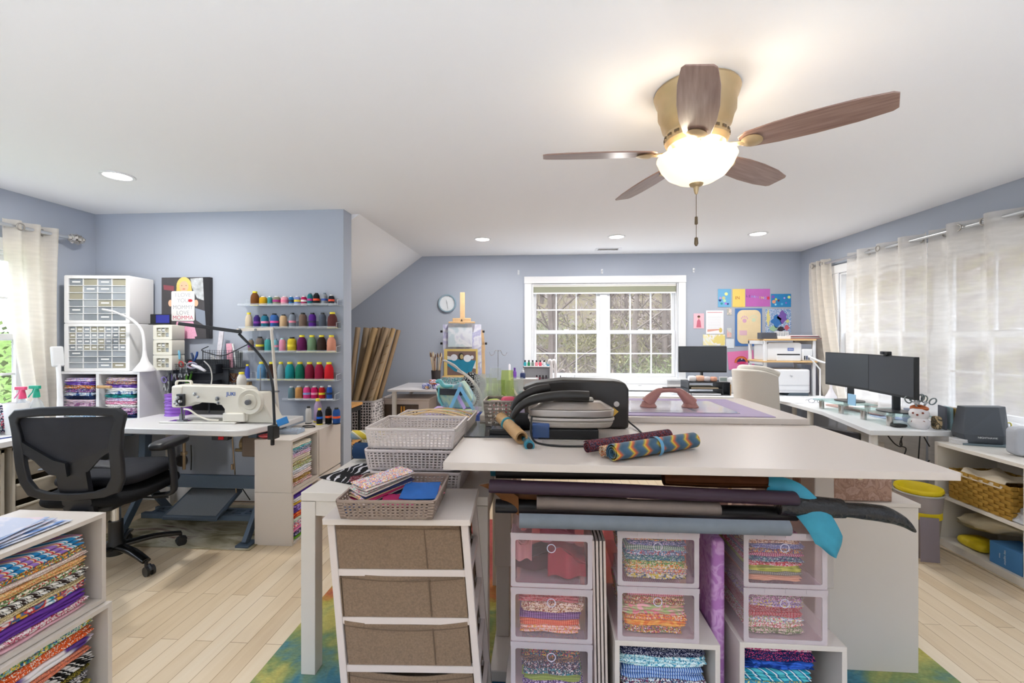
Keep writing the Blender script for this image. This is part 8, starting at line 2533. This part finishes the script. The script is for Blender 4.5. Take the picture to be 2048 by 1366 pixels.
tag(o, 'pale blue marbled rounded mouse mat on the right desk', 'mouse mat')
o = cushion(-.032, .032, -.055, .055, 0, .035).build('computer_mouse', mat('#D8B0A8', .4), smooth=70)
place(o, (p.x - .02, p.y + .08, RZ + .005), .4)
tag(o, 'pink computer mouse on the pale blue mat', 'mouse')
o = cushion(-.05, .05, -.03, .03, 0, .022).build('black_tray', BLACK, smooth=70)
place(o, (2.54, 3.33, RZ + .001), .2)
tag(o, 'small black oval dish below the nearer glass shelf', 'dish')
for i, (u, v, w_, d_, c, lb) in enumerate(((1595, 803, .30, .21, '#E6E8EE', 'white paper sheet under the eyeglasses'), (1640, 798, .21, .28, '#E0E4EC', 'white paper beyond the keyboard on the right desk'), (1690, 800, .12, .16, '#F0F0F2', 'small white card near the farther glass shelf'))):
    p = at(u, v, z=RZ)
    o = MB().b(-w_ / 2, -d_ / 2, 0, w_ / 2, d_ / 2, .002 + .001 * i).build('paper_sheet', mat(c, .7))
    place(o, (p.x, p.y, RZ + .0006), .3 - .5 * i)
    tag(o, lb, 'paper', 'papers on the right desk')
p = at(1632, 806, z=RZ)
t = thing('eyeglasses', 'dark thin-framed eyeglasses lying on the papers', 'eyeglasses', (p.x, p.y, RZ + .02), -.3)
for s_ in (-1, 1):
    MB().tube([(s_ * .036 + .026 * math.cos(k * PI / 8), 0, .019 * math.sin(k * PI / 8)) for k in range(16)], .0018, 6, closed=True).build('lens_rim', mat('#2A3048', .4), t, smooth=60)
    MB().tube([(s_ * .062, 0, .006), (s_ * .066, .06, .0), (s_ * .06, .12, -.015)], .0018, 6, smooth=3).build('temple', mat('#2A3048', .4), t, smooth=60)
MB().tube([(-.010, 0, .004), (0, 0, .008), (.010, 0, .004)], .0018, 6).build('bridge', mat('#2A3048', .4), t)
o = MB().lathe([(0, 0), (.055, 0), (.052, .03), (.03, .07), (.010, .12), (.012, .17), (0, .175)], n=24).build('white_vase', mat('#E4E2E8', .35), smooth=60)
p = at(1662, 800, z=RZ)
place(o, (p.x, p.y, RZ + .004))
tag(o, 'slim white bottle-shaped vase on the right desk left of the monitors', 'vase')
o = MB().b(-.045, -.002, 0, .045, .002, .09).build('sticky_note', mat('#9CC8E8', .7))
place(o, (2.535, 3.80, RZ + .085), math.radians(-90))
tag(o, 'light blue sticky note hanging under the left monitor edge', 'note')
# white adjustable arm by the curtain
t = thing('white_lamp', 'white folding lamp arm leaning from the printer stand toward the left monitor', 'lamp', (2.96, 4.92, RZ))
a, b2, c_ = at(1617, 712, y=4.92), at(1638, 722, y=4.85), at(1662, 745, y=4.8)
MB().lathe([(0, 0), (.05, 0), (.05, .012), (.01, .02), (0, .02)], n=20).build('lamp_base', lw, t)
MB().tube([(2.96, 4.92, RZ + .01), (2.96, 4.92, RZ + .30), a], .008, 8).build('lamp_post', lw, t, smooth=50, w=True)
MB().tube([a, b2, b2 + Vector((.05, -.05, -.02))], [.014, .018, .012], 10, smooth=3, flat=.6).build('lamp_head', lw, t, smooth=60, w=True)
# snowman mug, scissors, books, glass
SN = at(1862, 860, z=RZ)
t = thing('pen_mug', 'white spotted round figure-shaped pot holding scissors on the right desk', 'pot', (SN.x - .03, SN.y + .06, RZ), -.5)
MB().lathe([(0, 0), (.045, 0), (.062, .03), (.060, .055), (.045, .072), (.055, .09), (.056, .11), (.045, .135), (.04, .14), (.038, .13), (.03, .06), (0, .05)], n=24).build('pot_body', mat('#E6E2E4', .4), t, smooth=60)
for k, (a, z) in enumerate(((-1.9, .10), (-1.4, .115), (-1.7, .04), (-1.3, .055), (-2.4, .05), (-2.3, .11))):
    r = .058
    MB().lathe([(0, 0), (.007, 0), (.006, .003), (0, .003)], (r * math.cos(a), r * math.sin(a), z), 10, 'y').build('spot', mat('#8A3A2A', .5), t)
MB().tube([(-.04, 0, .142), (0, .02, .155), (.04, 0, .142), (.02, -.03, .14)], .012, 8, smooth=4, closed=True).build('leaf_trim', mat('#B8602A', .6), t, smooth=60)
for i, (dx, dy, lb, tl) in enumerate(((-.02, .0, 'grey-handled scissors in the round pot, left', .25), (.005, .012, 'grey-handled scissors in the round pot, middle', 0), (.03, -.005, 'grey and orange scissors in the round pot, right', -.35))):
    s_ = scissors((SN.x - .03 + dx, SN.y + .06 + dy, RZ + .16), '#7E8A8C', '#B8BCC0', 'scissors', lb, .95, -.4, 0)
    s_.rotation_euler = (0, tl * -1, -.4)
    s_['group'] = 'scissors in the round pot'
for i, (x, y, w_, h, c, lb, rz) in enumerate(((2.80, 3.29, .010, .16, '#5A5E6A', 'grey planner standing at the desk corner', -.35), (2.83, 3.28, .012, .155, '#8FB0B8', 'pale teal notebook behind the planner', -.35), (2.855, 3.275, .016, .15, '#9A7A30', 'ochre book in the standing row on the right desk', -.35), (2.885, 3.265, .014, .145, '#1E3A3C', 'dark spiral notebook, last of the standing row', -.35))):
    o = MB().b(-w_ / 2, -.055, 0, w_ / 2, .055, h).build('notebook', mat(c, .5), bev=.001)
    place(o, (x, y, RZ + .0005), rz)
    tag(o, lb, 'notebook', 'notebooks standing on the right desk')
o = cushion(-.02, .02, -.03, .03, 0, .09).build('tan_pouch', fab('blotch', ('#A8906A', '#4A4A44', '#C8B08A'), 40), smooth=70)
place(o, (2.745, 3.27, RZ + .001))
tag(o, 'small tan and black pouch between the round pot and the planner', 'pouch')
p = at(1825, 845, z=RZ)
o = MB().lathe([(0, 0), (.035, 0), (.042, .03), (.030, .08), (.034, .10), (.031, .10), (.027, .08), (.038, .03), (.03, .004), (0, .004)], n=18).build('glass_jar', clear('#E8ECF4', .35, .03, 61), smooth=30)
place(o, (p.x, p.y + .03, RZ + .001))
tag(o, 'cut glass jar left of the round spotted pot', 'jar')

# cables hanging under the right desk, box
for i, pts in enumerate(([(1805, 872, 3.2), (1800, 890, 3.2), (1812, 897, 3.2), (1806, 915, 3.2)], [(1776, 872, 3.3), (1790, 888, 3.3), (1803, 893, 3.3), (1802, 876, 3.3)], [(1840, 872, 3.22), (1838, 900, 3.22), (1836, 930, 3.22)], [(1848, 874, 3.22), (1859, 893, 3.22)], [(1846, 930, 3.22), (1859, 921, 3.22)])):
    P_ = [at(a, b_, y=c) for a, b_, c in pts]
    tag(MB().tube(P_, .004, 6, smooth=5).build('cable', mat('#1C1C1E', .5), smooth=60), ('black cable looping down under the right desk', 'black curved cable crossing under the right desk', 'long straight black cable under the right desk', 'short slanting black cable under the desk corner', 'short cable end above the bin under the right desk')[i], 'cable', 'cables under the right desk')
o = MB().b(2.30, 3.45, .0, 2.52, 3.75, .55).b(2.29, 3.44, .55, 2.53, 3.76, .60).build('storage_bin', mat('#D8D0C8', .5), bev=.006)
tag(o, 'pale lidded bin under the right desk beside the round leg', 'bin')

# waste bin with yellow liner
wx, wy = 2.40, 2.99
t = thing('waste_bin', 'grey tapered waste bin with a bright yellow liner under the right desk', 'waste bin', (wx, wy, 0))
MB().lathe([(0, .004), (.085, .004), (.088, .0), (.092, .02), (.122, .40), (.117, .40), (.087, .02), (0, .015)], n=32).build('bin_body', clear('#B0A8A8', .75, .3, 62), t, smooth=50)
MB().tube([(.122 * math.cos(k * PI / 16), .122 * math.sin(k * PI / 16), .395) for k in range(32)], .006, 8, closed=True).build('bin_rim', mat('#A8A8A4', .4), t, smooth=60)
MB().lathe([(.114, .25), (.112, .40), (.124, .415), (.119, .43), (.105, .40), (.10, .28)], n=32, cap=False).build('liner', mat('#E8D020', .5, bump=.3, bs=30), t, smooth=60)
o = MB().b(-.06, -.002, 0, .06, .002, .26).build('grey_card', mat('#8A8088', .6))
place(o, (wx - .06, wy - .16, .02))
o.rotation_euler = (-.12, .1, .1)
tag(o, 'dark grey card leaning on the waste bin', 'card')

# patterned box on the white cabinet
t = thing('floral_box', 'dusty brown floral box with a round pale label on the white cabinet', 'box', (1.31, 2.03, .693))
MB().b(-.13, -.115, 0, .125, .14, .14).build('box_body', fab('blotch', ('#A8887A', '#B89A8C', '#9A7A6C', '#B09080'), 40, 3), t, bev=.002)
MB().lathe([(0, -.118), (.017, -.118), (.017, -.115), (0, -.115)], (.0, 0, .105), 20, 'y').build('label', mat('#D8C8A8', .6), t)

# ---------------------------------------------------------------- on and in the low bookcase
rc = at(1965, 888, z=SH)
t = thing('router', 'dark grey angular wireless router standing on the low bookcase', 'router', (rc.x, rc.y, SH), -.12)
MB().add([(-.125, -.05, .014), (.06, -.07, .014), (.12, -.02, .014), (.12, .05, .014), (-.125, .05, .014), (-.145, -.055, .07), (.055, -.085, .07), (.13, -.025, .07), (.13, .05, .07), (-.145, .05, .07), (-.115, -.03, .245), (.055, -.045, .25), (.12, -.01, .25), (.12, .04, .25), (-.115, .04, .245)],
         [(0, 4, 3, 2, 1), (10, 11, 12, 13, 14)] + [(a + k, a + (k + 1) % 5, a + 5 + (k + 1) % 5, a + 5 + k) for a in (0, 5) for k in range(5)]).build('router_body', mat('#4E545C', .5), t, smooth=0, bev=.003)
MB().prism([(-.15, -.06), (.08, -.10), (.15, -.05), (.15, .06), (-.13, .06)], 0, .013, 'xy').build('router_base', mat('#6E7E86', .45), t, bev=.002)
text('NIGHTHAWK', .016, mat('#D8DCE0', .4), t, (rc.x - .04, rc.y - .078, SH + .055), rot=(PI / 2 + .0, 0, -.155))
tag(MB().tube([(rc.x + .12, rc.y + .02, SH + .12), (rc.x + .17, rc.y + .0, SH + .14), (rc.x + .16, rc.y - .02, SH + .08), (rc.x + .20, rc.y - .05, SH + .05), (rc.x + .21, rc.y - .10, SH + .012)], .004, 8, smooth=6).build('network_cable', mat('#D8C848', .5), smooth=60), 'yellow network cable looping behind the router', 'cable')
t = thing('grey_device', 'light grey rounded slab device standing at the right edge of the bookcase', 'device', (2.83, 2.80, SH), -.2)
MB().prism(rrect(-.06, .004, .16, .17, .03, 4), -.04, .04).build('device_body', mat('#B4B8C0', .35), t, bev=.012, seg=3)
for i in range(3):
    o = MB().lathe([(0, 0), (.045, 0), (.047, .003), (.047, .009), (.045, .011), (0, .011)], n=28).build('round_puck', mat('#E4E4E6', .4), smooth=40)
    place(o, (2.745, 3.105, SH + .0005 + i * .0118))
    tag(o, ('bottom', 'middle', 'top')[i] + ' flat white round disc in the stack before the router', 'disc', 'stacked white discs')
# wicker basket
wk = mat('#B08A40', .8, spec=.15)
t = thing('wicker_basket', 'brown woven basket with cloth on the upper shelf of the low bookcase', 'basket', (2.79, 2.88, .336))
bm2 = MB()
X0b, X1b, Y0b, Y1b, Hb = -.13, .15, -.19, .19, .19
for r in range(9):
    z = .003 + r * .021
    for (p0, p1, n_) in (((X0b, Y0b), (X0b, Y1b), 12), ((X0b, Y0b), (X1b, Y0b), 9), ((X1b, Y0b), (X1b, Y1b), 12), ((X0b, Y1b), (X1b, Y1b), 9)):
        for k in range(n_):
            u0, u1 = k / n_, (k + 1) / n_
            off = .004 * (1 if (k + r) % 2 else -1)
            nx_, ny_ = (p1[1] - p0[1]), -(p1[0] - p0[0])
            L_ = math.hypot(nx_, ny_)
            ax, ay = p0[0] + (p1[0] - p0[0]) * (u0 + u1) / 2, p0[1] + (p1[1] - p0[1]) * (u0 + u1) / 2
            lx, ly = abs(p1[0] - p0[0]) / n_, abs(p1[1] - p0[1]) / n_
            bm2.c(ax + nx_ / L_ * off, ay + ny_ / L_ * off, z + .010, max(lx, .008), max(ly, .008), .019)
bm2.b(X0b, Y0b, 0, X1b, Y1b, .003)
bm2.build('basket_weave', wk, t, smooth=0)
o = MB().grid(lambda u, v: (2.65 + .24 * u, 2.74 + .26 * v, .336 + .205 + .018 * math.sin(8 * u) * math.sin(7 * v) - (.04 * max(0, .12 - u) / .12)), 16, 16, .006).build('basket_cloth', mat('#CFC4B0', .9, var=.05, vs=20), smooth=60)
tag(o, 'crumpled off-white cloth heaped over the woven basket', 'cloth')
# plastic bag, yellow packet, blue box on the bottom shelf
o = MB()
N = 24
vs = []
for i in range(13):
    ph = -PI / 2 + PI * i / 12
    for k in range(N):
        a = 2 * PI * k / N
        wob = 1 + .10 * math.sin(5 * a + i) * math.cos(ph) + .08 * math.sin(9 * a - 2 * i)
        vs.append((.13 * math.cos(a) * math.cos(ph) * wob, .215 * math.sin(a) * math.cos(ph) * wob, .085 * math.sin(ph) * (1 + .15 * math.sin(4 * a)) - .10 * math.sin(a) * math.cos(ph) * .35))
fs = [(i * N + k, i * N + (k + 1) % N, (i + 1) * N + (k + 1) % N, (i + 1) * N + k) for i in range(12) for k in range(N)]
o = o.add(vs, fs).build('plastic_bag', clear('#E0D4B4', .75, .35, 63), smooth=70)
place(o, (2.78, 2.90, .235))
o.scale = (1, 1, .62)
o.rotation_euler.x = -.15
tag(o, 'puffy translucent cream plastic bag on the lower shelf of the bookcase', 'bag')
o = cushion(-.08, .08, -.09, .09, 0, .06).build('yellow_pack', mat('#D8C020', .5, var=.15, vs=25), smooth=70)
place(o, (2.76, 2.98, .046))
tag(o, 'yellow packet on the bottom shelf behind the blue box', 'packet')
t = thing('blue_box', 'blue printed cardboard box on the bottom of the low bookcase', 'box', (2.74, 2.74, .0455))
MB().b(-.075, -.10, 0, .09, .08, .125).build('box_body', mat('#4A86C0', .6), t, bev=.001)
tw = mat('#D8E8F4', .6)
for k, (s__, sz, dy) in enumerate((('stay together', .016, 0.0), ('tissue', .012, .03))):
    text(s__, sz, tw, t, (2.74 - .0765, 2.74 + dy - .01, .108), rot=(0, -PI / 2, 0) if False else (PI / 2, PI / 2, -PI / 2), ext=.0002)
text('stay together', .016, tw, t, (2.755, 2.6385, .108), rot=(PI / 2, PI / 2, 0), ext=.0002)
# flat boxes right of the divider
y0_, y1_ = SD2 + .02, SD - .02
for i, (z0_, h, c, lb) in enumerate(((.336, .032, '#2E54B8', 'lower blue flat paper box behind the bookcase divider'), (.372, .036, '#2E54B8', 'upper blue flat paper box, second of the pile'), (.412, .07, '#D0CAC0', 'wide pale grey box with black print above the blue ones'), (.486, .035, '#D0B89A', 'long kraft cardboard box on top of the pile'))):
    t = thing('flat_box', lb, 'box', (2.80, (y0_ + y1_) / 2, z0_), group='flat boxes on the bookcase shelf')
    L_ = (y1_ - y0_) / 2 - .004
    MB().b(-.14, -L_, 0, .16, L_, h - .003).build('box_body', mat(c, .6), t, bev=.001)
    if i < 2:
        MB().b(-.1408, -L_, h - .007, -.1401, L_, h - .003).build('white_edge', mat('#E8EAF0', .6), t, smooth=0)
    tx = ('letterhead paper', 'letterhead paper', 'Bag + Box + Wrap', 'Uline')[i]
    text(tx, (.014, .014, .02, .022)[i], mat('#E0E6F4' if i < 2 else '#3A3A3C', .6), t, (2.80 - .1412, (y0_ + y1_) / 2 + (.06 if i > 1 else 0), z0_ + h / 2 - .003), rot=(PI / 2, 0, -PI / 2), ext=.0002)
o = MB().grid(lambda u, v: (2.66 + .1 * u, 2.62 + .10 * v, .337 + .10 * (1 - abs(2 * u - 1)) * (1 - .4 * v) + .004), 8, 8, .003).build('bubble_sleeve', mat('#C8CCD4', .3, var=.15, vs=40), smooth=60)
tag(o, 'crumpled silvery sleeve between the basket and the bookcase divider', 'packet')
t = thing('black_keyboard', 'black keyboard standing aslant in the bottom right of the bookcase', 'keyboard', (2.76, 2.36, .05), math.radians(-80))
t.rotation_euler = (.25, .0, math.radians(-80))
MB().b(-.20, -.075, .02, .20, .075, .038).build('keyboard_body', mat('#26262A', .5), t, bev=.006)
mb = MB()
for r in range(5):
    for k in range(15):
        mb.b(-.19 + k * .0255, -.062 + r * .0245, .038, -.170 + k * .0255, -.043 + r * .0245, .043)
mb.build('keys', mat('#17171A', .5), t, smooth=0)
tag(MB().tube([(2.55, 3.25, .006), (2.60, 3.05, .006), (2.615, 2.85, .006), (2.615, 2.6, .006), (2.61, 2.3, .006)], .005, 6, smooth=5).build('floor_cable', mat('#C8B89C', .6), smooth=60), 'pale cable running along the foot of the low bookcase', 'cable')

# ---------------------------------------------------------------- curtains
def curtain_mat(c, op):
    m, nt, b = newmat(.9, .1)
    b.inputs['Base Color'].default_value = lin(c)
    tr = nt.nodes.new('ShaderNodeBsdfTransparent')
    tl = nt.nodes.new('ShaderNodeBsdfTranslucent')
    tl.inputs[0].default_value = lin(c)
    m1_, m2_ = nt.nodes.new('ShaderNodeMixShader'), nt.nodes.new('ShaderNodeMixShader')
    m1_.inputs[0].default_value = .5
    nt.links.new(b.outputs[0], m1_.inputs[1])
    nt.links.new(tl.outputs[0], m1_.inputs[2])
    n = nt.nodes.new('ShaderNodeTexNoise')
    n.inputs['Scale'].default_value = 3
    n.inputs['Detail'].default_value = 3
    nt.links.new(texco(nt, (3, 3, 14)), n.inputs[0])
    mr = nt.nodes.new('ShaderNodeMapRange')
    mr.inputs[1].default_value, mr.inputs[2].default_value = .35, .65
    mr.inputs[3].default_value, mr.inputs[4].default_value = op - .04, op + .03
    nt.links.new(n.outputs[0], mr.inputs[0])
    nt.links.new(mr.outputs[0], m2_.inputs[0])
    nt.links.new(tr.outputs[0], m2_.inputs[1])
    nt.links.new(m1_.outputs[0], m2_.inputs[2])
    nt.links.new(m2_.outputs[0], nt.nodes['Material Output'].inputs[0])
    return m


cm = curtain_mat('#F1EDE8', .74)
cm2 = curtain_mat('#F1EADF', .85)


def curtain(xr, ya, yb, z0, z1, waves, label, m, amp=.035, yb0=None, ya0=None, grp='curtain panels on the right rod', rings=None, sgn=1):
    """panel hung on a rod along y; ya..yb at the top, ya0..yb0 at the hem"""
    ya0 = ya if ya0 is None else ya0
    yb0 = yb if yb0 is None else yb0
    t = thing('curtain', label, 'curtain', (xr, (ya + yb) / 2, z0), group=grp)
    def fn(u, v):
        e = v ** 1.6
        y = (ya + (yb - ya) * u) * (1 - e) + (ya0 + (yb0 - ya0) * u) * e
        x = xr + sgn * amp * math.sin(2 * PI * waves * u + .6 * math.sin(3 * v)) * (1 - .25 * v) + .006 * math.sin(17 * u + 5 * v)
        return (x, y, z1 + .045 - v * (z1 + .045 - z0))
    MB().grid(fn, int(waves * 16) + 8, 26).build('curtain_cloth', m, t, smooth=80, w=True)
    nr = rings if rings else int(waves * 2)
    for k in range(nr):
        u = (k + .5) / nr
        y = ya + (yb - ya) * u
        x = fn(u, 0)[0]
        MB().tube([(x, y + .024 * math.cos(q * PI / 8), z1 + .024 * math.sin(q * PI / 8)) for q in range(16)], .0045, 8, closed=True).build('grommet', mat('#A8A29A', .3, .8), t, smooth=60, w=True)
    return t


RXr, RZr = 3.085, 2.19
t = thing('curtain_rod', 'silver curtain rod along the right window wall', 'curtain rod', (RXr, 3.4, RZr))
MB().cyl((RXr, 1.7, RZr), (RXr, 5.28, RZr), .013, n=16).build('rod', mat('#C8CACC', .3, .8), t, w=True)
for y in (1.75, 3.52, 5.2):
    MB().cyl((RXr, y, RZr), (XR - .001, y, RZr), .008, n=10).c(XR - .004, y, RZr, .006, .03, .06).build('bracket', mat('#C8CACC', .3, .8), t, w=True)
curtain(RXr, 4.98, 5.32, RZ + .005, RZr, 3.5, 'cream gathered curtain panel in the far right corner, bellied at its hem', cm2, .035, ya0=4.70, yb0=5.12, rings=2)
curtain(RXr, 3.78, 4.68, .12, RZr, 3.5, 'wide sheer cream curtain panel behind the two monitors', cm, .045, rings=5)
curtain(RXr, 3.02, 3.74, .12, RZr, 2.5, 'sheer cream curtain panel behind the router, with a denser folded edge', cm, .045, rings=4)
curtain(RXr, 2.0, 2.98, .12, RZr, 3.5, 'sheer cream curtain panel cut by the right edge of the view', cm, .045, rings=5)
# left curtain
RXl = XL + .10
t = thing('curtain_rod', 'silver curtain rod with a crystal finial at the left window', 'curtain rod', (RXl, 2.4, 2.17))
MB().cyl((RXl, 1.3, 2.17), (RXl, 3.22, 2.17), .013, n=16).build('rod', mat('#C8CACC', .3, .8), t, w=True)
MB().cyl((RXl, 3.1, 2.17), (XL + .001, 3.1, 2.17), .008, n=10).build('bracket', mat('#C8CACC', .3, .8), t, w=True)
rr = random.Random(4)
mb = MB()
for k in range(26):
    y = 3.235 + .11 * k / 26
    r = .030 * math.sin(PI * (k + 3) / 30)
    a = k * 2.4
    mb.c(RXl + r * math.cos(a), y, 2.17 + r * math.sin(a), .02, .02, .02, R(a, 3, 'X') @ R(.7, 3, 'Z'))
mb.cyl((RXl, 3.22, 2.17), (RXl, 3.34, 2.17), .012, n=8)
mb.build('finial', mat('#C8C4C0', .15, .6), t, smooth=0, w=True)
curtain(RXl, 2.80, 3.16, LZ + .03, 2.17, 3, 'sheer cream curtain tied narrow at the left window', cm2, .03, ya0=2.98, yb0=3.14, grp='curtain panels on the left rod', rings=2, sgn=-1)
curtain(RXl, 1.35, 1.75, LZ + .03, 2.17, 3, 'sheer cream curtain at the near side of the left window', cm2, .03, grp='curtain panels on the left rod', rings=2, sgn=-1)

# ---------------------------------------------------------------- outdoors
def ground_mat(stops, sc, seed):
    m, nt, b = newmat(1, .0)
    n = nt.nodes.new('ShaderNodeTexNoise')
    n.inputs['Scale'].default_value = sc
    n.inputs['Detail'].default_value = 8
    n.inputs['Roughness'].default_value = .7
    nt.links.new(texco(nt, (1, 1, 1) if seed < 4 else (2.4, .7, .7), (seed, 0, 0)), n.inputs[0])
    nt.links.new(ramp(nt, n.outputs[0], stops), b.inputs['Base Color'])
    return m


GZ = -2.6
lawn = ground_mat([(.3, '#34461C'), (.5, '#4E6230'), (.7, '#6C7A4C')], 2.2, 1)
o = MB().b(-60, -40, GZ - .2, -4.2, 60, GZ).build('ground_lawn', lawn, smooth=0)
tag(o, kind='structure')
pave = mat('#C9C6C2', .9, var=.05, vs=3)
o = MB().b(-4.2, -14, GZ - .2, 4.2, 9, GZ).build('ground_under', pave, smooth=0)
tag(o, kind='structure')
o = MB().b(4.2, -40, GZ - .2, 60, 9, GZ).build('ground_neutral_east', mat('#A09A92', .95, var=.08, vs=2), smooth=0)  # unseen ground made neutral so no green bounces onto the curtains
tag(o, kind='structure')
o = MB().b(-4.5, -9, -.25, 4.5, YR - .01, -.02).build('ground_bounce_slab', mat('#EFF0F2', .9), smooth=0)  # unseen pale slab added to bounce sky light up onto the ceiling
tag(o, kind='structure')
o = MB().grid(lambda u, v: (-60 + 53 * u - 0, -25 + 85 * v, GZ + .05 + 5.4 * (1 - u) ** 1.0 * (1 - .2 * v)), 24, 24).build('ground_hill_west', lawn)
tag(o, kind='structure')
wood = ground_mat([(.30, '#1E1916'), (.40, '#3E3430'), (.47, '#5E524C'), (.51, '#66603A'), (.55, '#4A403A'), (.62, '#6E645E'), (.70, '#8A817C')], 1.9, 4)
o = MB().grid(lambda u, v: (6.5 + 11 * u, -30 + 55 * v, GZ - .3 + 17 * u ** .7), 30, 24).build('ground_hill_sky_block', wood)  # wooded slope added and steepened to block sky and dim the right curtains
tag(o, kind='structure')
o = MB().b(-16, -9.4, GZ - .2, 16, -9.1, 8.0).build('wall_sky_block', mat('#7E766C', .9), smooth=0)  # unseen tall wall added to block low sky from the open rear end
tag(o, kind='structure')
o = MB().grid(lambda u, v: (-7 + 42 * u, 9 + 26 * v, GZ + 11.5 * v ** .9 + .5 * math.sin(9 * u + 4 * v)), 40, 20).build('ground_hill_north', wood)
tag(o, kind='structure')
rr = random.Random(21)
bark = mat('#6E625A', .95, spec=.05, var=.2, vs=5)
bark2 = mat('#5A4E48', .95, spec=.05, var=.2, vs=5)


def bare_tree(x, y, z, h, seed, label):
    r_ = random.Random(seed)
    t = thing('bare_tree', label, 'tree', (x, y, z), group='bare trees on the slope outside')
    mb = MB()
    tp = [Vector((0, 0, -.3))]
    for k in range(1, 6):
        tp.append(Vector((r_.uniform(-.2, .2) * k * .4, r_.uniform(-.2, .2) * k * .3, h * k / 5)))
    rt = h * .0085
    mb.tube(tp, [rt, rt * .9, rt * .75, rt * .6, rt * .4, rt * .12], 6)
    mb.build('trunk', bark if seed % 2 else bark2, t, smooth=60)
    mb = MB()
    def br(p, d, L, r, lv):
        q = p + d * L
        mid = p + d * L * .5 + Vector((r_.uniform(-.1, .1), 0, r_.uniform(0, .12))) * L
        mb.tube([p, mid, q], [r, r * .7, r * .35], 4, cap=False)
        if lv:
            for k in range(3 if lv > 1 else 4):
                e = (d + Vector((r_.uniform(-.9, .9), r_.uniform(-.6, .6), r_.uniform(-.2, .9)))).normalized()
                br(p.lerp(q, r_.uniform(.35, 1)), e, L * r_.uniform(.45, .75), r * .5, lv - 1)
    for k in range(17):
        f = .10 + .85 * k / 17
        p = tp[int(f * 5)].lerp(tp[min(int(f * 5) + 1, 5)], f * 5 % 1)
        a = r_.uniform(0, 2 * PI)
        br(p, Vector((math.cos(a), math.sin(a) * .6, r_.uniform(.2, .9))).normalized(), h * r_.uniform(.16, .3) * (1.1 - f * .6), rt * .35, 2)
    mb.build('branches', bark if seed % 2 else bark2, t, smooth=0)


wh = ['nearest', 'second', 'third', 'fourth', 'fifth', 'sixth', 'seventh', 'eighth', 'ninth', 'tenth', 'eleventh', 'twelfth', 'thirteenth', 'fourteenth', 'fifteenth', 'sixteenth', 'seventeenth', 'eighteenth', 'nineteenth', 'twentieth', 'twenty-first', 'farthest']
for i in range(22):
    y = 12.5 + .6 * i
    x = .15 * y + (rr.uniform(-.22, .22)) * y if i % 3 else rr.uniform(-.05, .35) * y
    v = (y - 9) / 26
    bare_tree(x, y, GZ + 11.5 * v ** .9, rr.uniform(8, 12), i, f'bare leafless tree on the slope beyond the back window, {wh[i]} from the house')
# budding brush on the slope
def brush(x, y, z, r, c, label, seed, grp='budding bushes outside', twig=False):
    r_ = random.Random(seed)
    mb = MB()
    for k in range(900 if twig else 420):
        a, b3, q = r_.uniform(0, 2 * PI), r_.uniform(-.2, 1.2), r_.uniform(.2, 1) ** .5 * r
        p = Vector((math.cos(a) * math.cos(b3) * q, math.sin(a) * math.cos(b3) * q, math.sin(b3) * q * 1.1 + .2 * r))
        s_ = r_.uniform(.02, .05) * r
        d = Vector((r_.uniform(-1, 1), r_.uniform(-1, 1), r_.uniform(-1, 1))).normalized() * s_
        e = d.cross(Vector((r_.uniform(-1, 1), .3, 1))).normalized() * s_ * (.16 if twig and k % 4 else .7)
        d = d * (3.5 if twig and k % 4 else 1)
        mb.add([p - d, p + e, p + d, p - e], [(0, 1, 2, 3)])
    o = mb.build('bush', mat(c, .9, spec=.05), smooth=0)
    o.location = (x, y, z)
    return tag(o, label, 'bush', grp)


for i in range(22):
    y = 10.5 + .9 * (i % 8) + rr.uniform(0, .6)
    x = (-.10 + .52 * ((i * .37) % 1)) * y
    v = (y - 9) / 26
    brush(x, y, GZ + 11.5 * v ** .9, rr.uniform(.9, 1.6), ('#7E7850', '#786A62', '#727850', '#8A7C74')[i % 4], f'{("yellow budding", "pinkish brown twiggy", "light green", "dusty tan")[i % 4]} bush on the slope beyond the back window, {wh[i]} of them', i, twig=True)
for i, (x, y, r, c, cn) in enumerate(((-14, 7.5, 1.8, '#808A2A', 'yellow-green'), (-17, 11.5, 2.4, '#4A5430', 'dark olive'), (-12, 9.8, 1.2, '#A09A30', 'bright yellow'), (-20, 13.0, 3.0, '#64743C', 'mossy green'))):
    brush(x, y, GZ + .05 + 5.4 * (1 - (x + 60) / 57) * .9, r, c, f'{cn} bush on the lawn outside the left window', 50 + i, 'bushes outside the left window')
for i, (x, y, r) in enumerate(((14, 9, 2.6), (16, 5, 3.0), (13, 12, 2.4))):
    brush(x, y, GZ + .3, r, ('#B0A890', '#A89E8A', '#B8B09A')[i], f'{("far", "near", "farthest")[i]} pale twiggy bush outside the right window', 70 + i, 'bushes outside the right window')

# ---------------------------------------------------------------- things that stand on a rug are lifted by its pile
for o in list(COL.objects):
    if o.parent is None and o.type in ('EMPTY', 'MESH') and o.get('kind') != 'structure' and o.name.split('.')[0] not in ('area_rug', 'floor_mat', 'ceiling_fan', 'recessed_light', 'ceiling_vent'):
        x, y, z = o.location
        if o.type == 'MESH' and o.location.length < 1e-6 and len(o.data.vertices):
            c = sum((v.co for v in o.data.vertices), Vector()) / len(o.data.vertices)
            x, y, z = c.x, c.y, c.z
        if -1.0 < x < 1.62 and 1.02 < y < 2.75 and z < 1.4:
            o.location.z += .0105
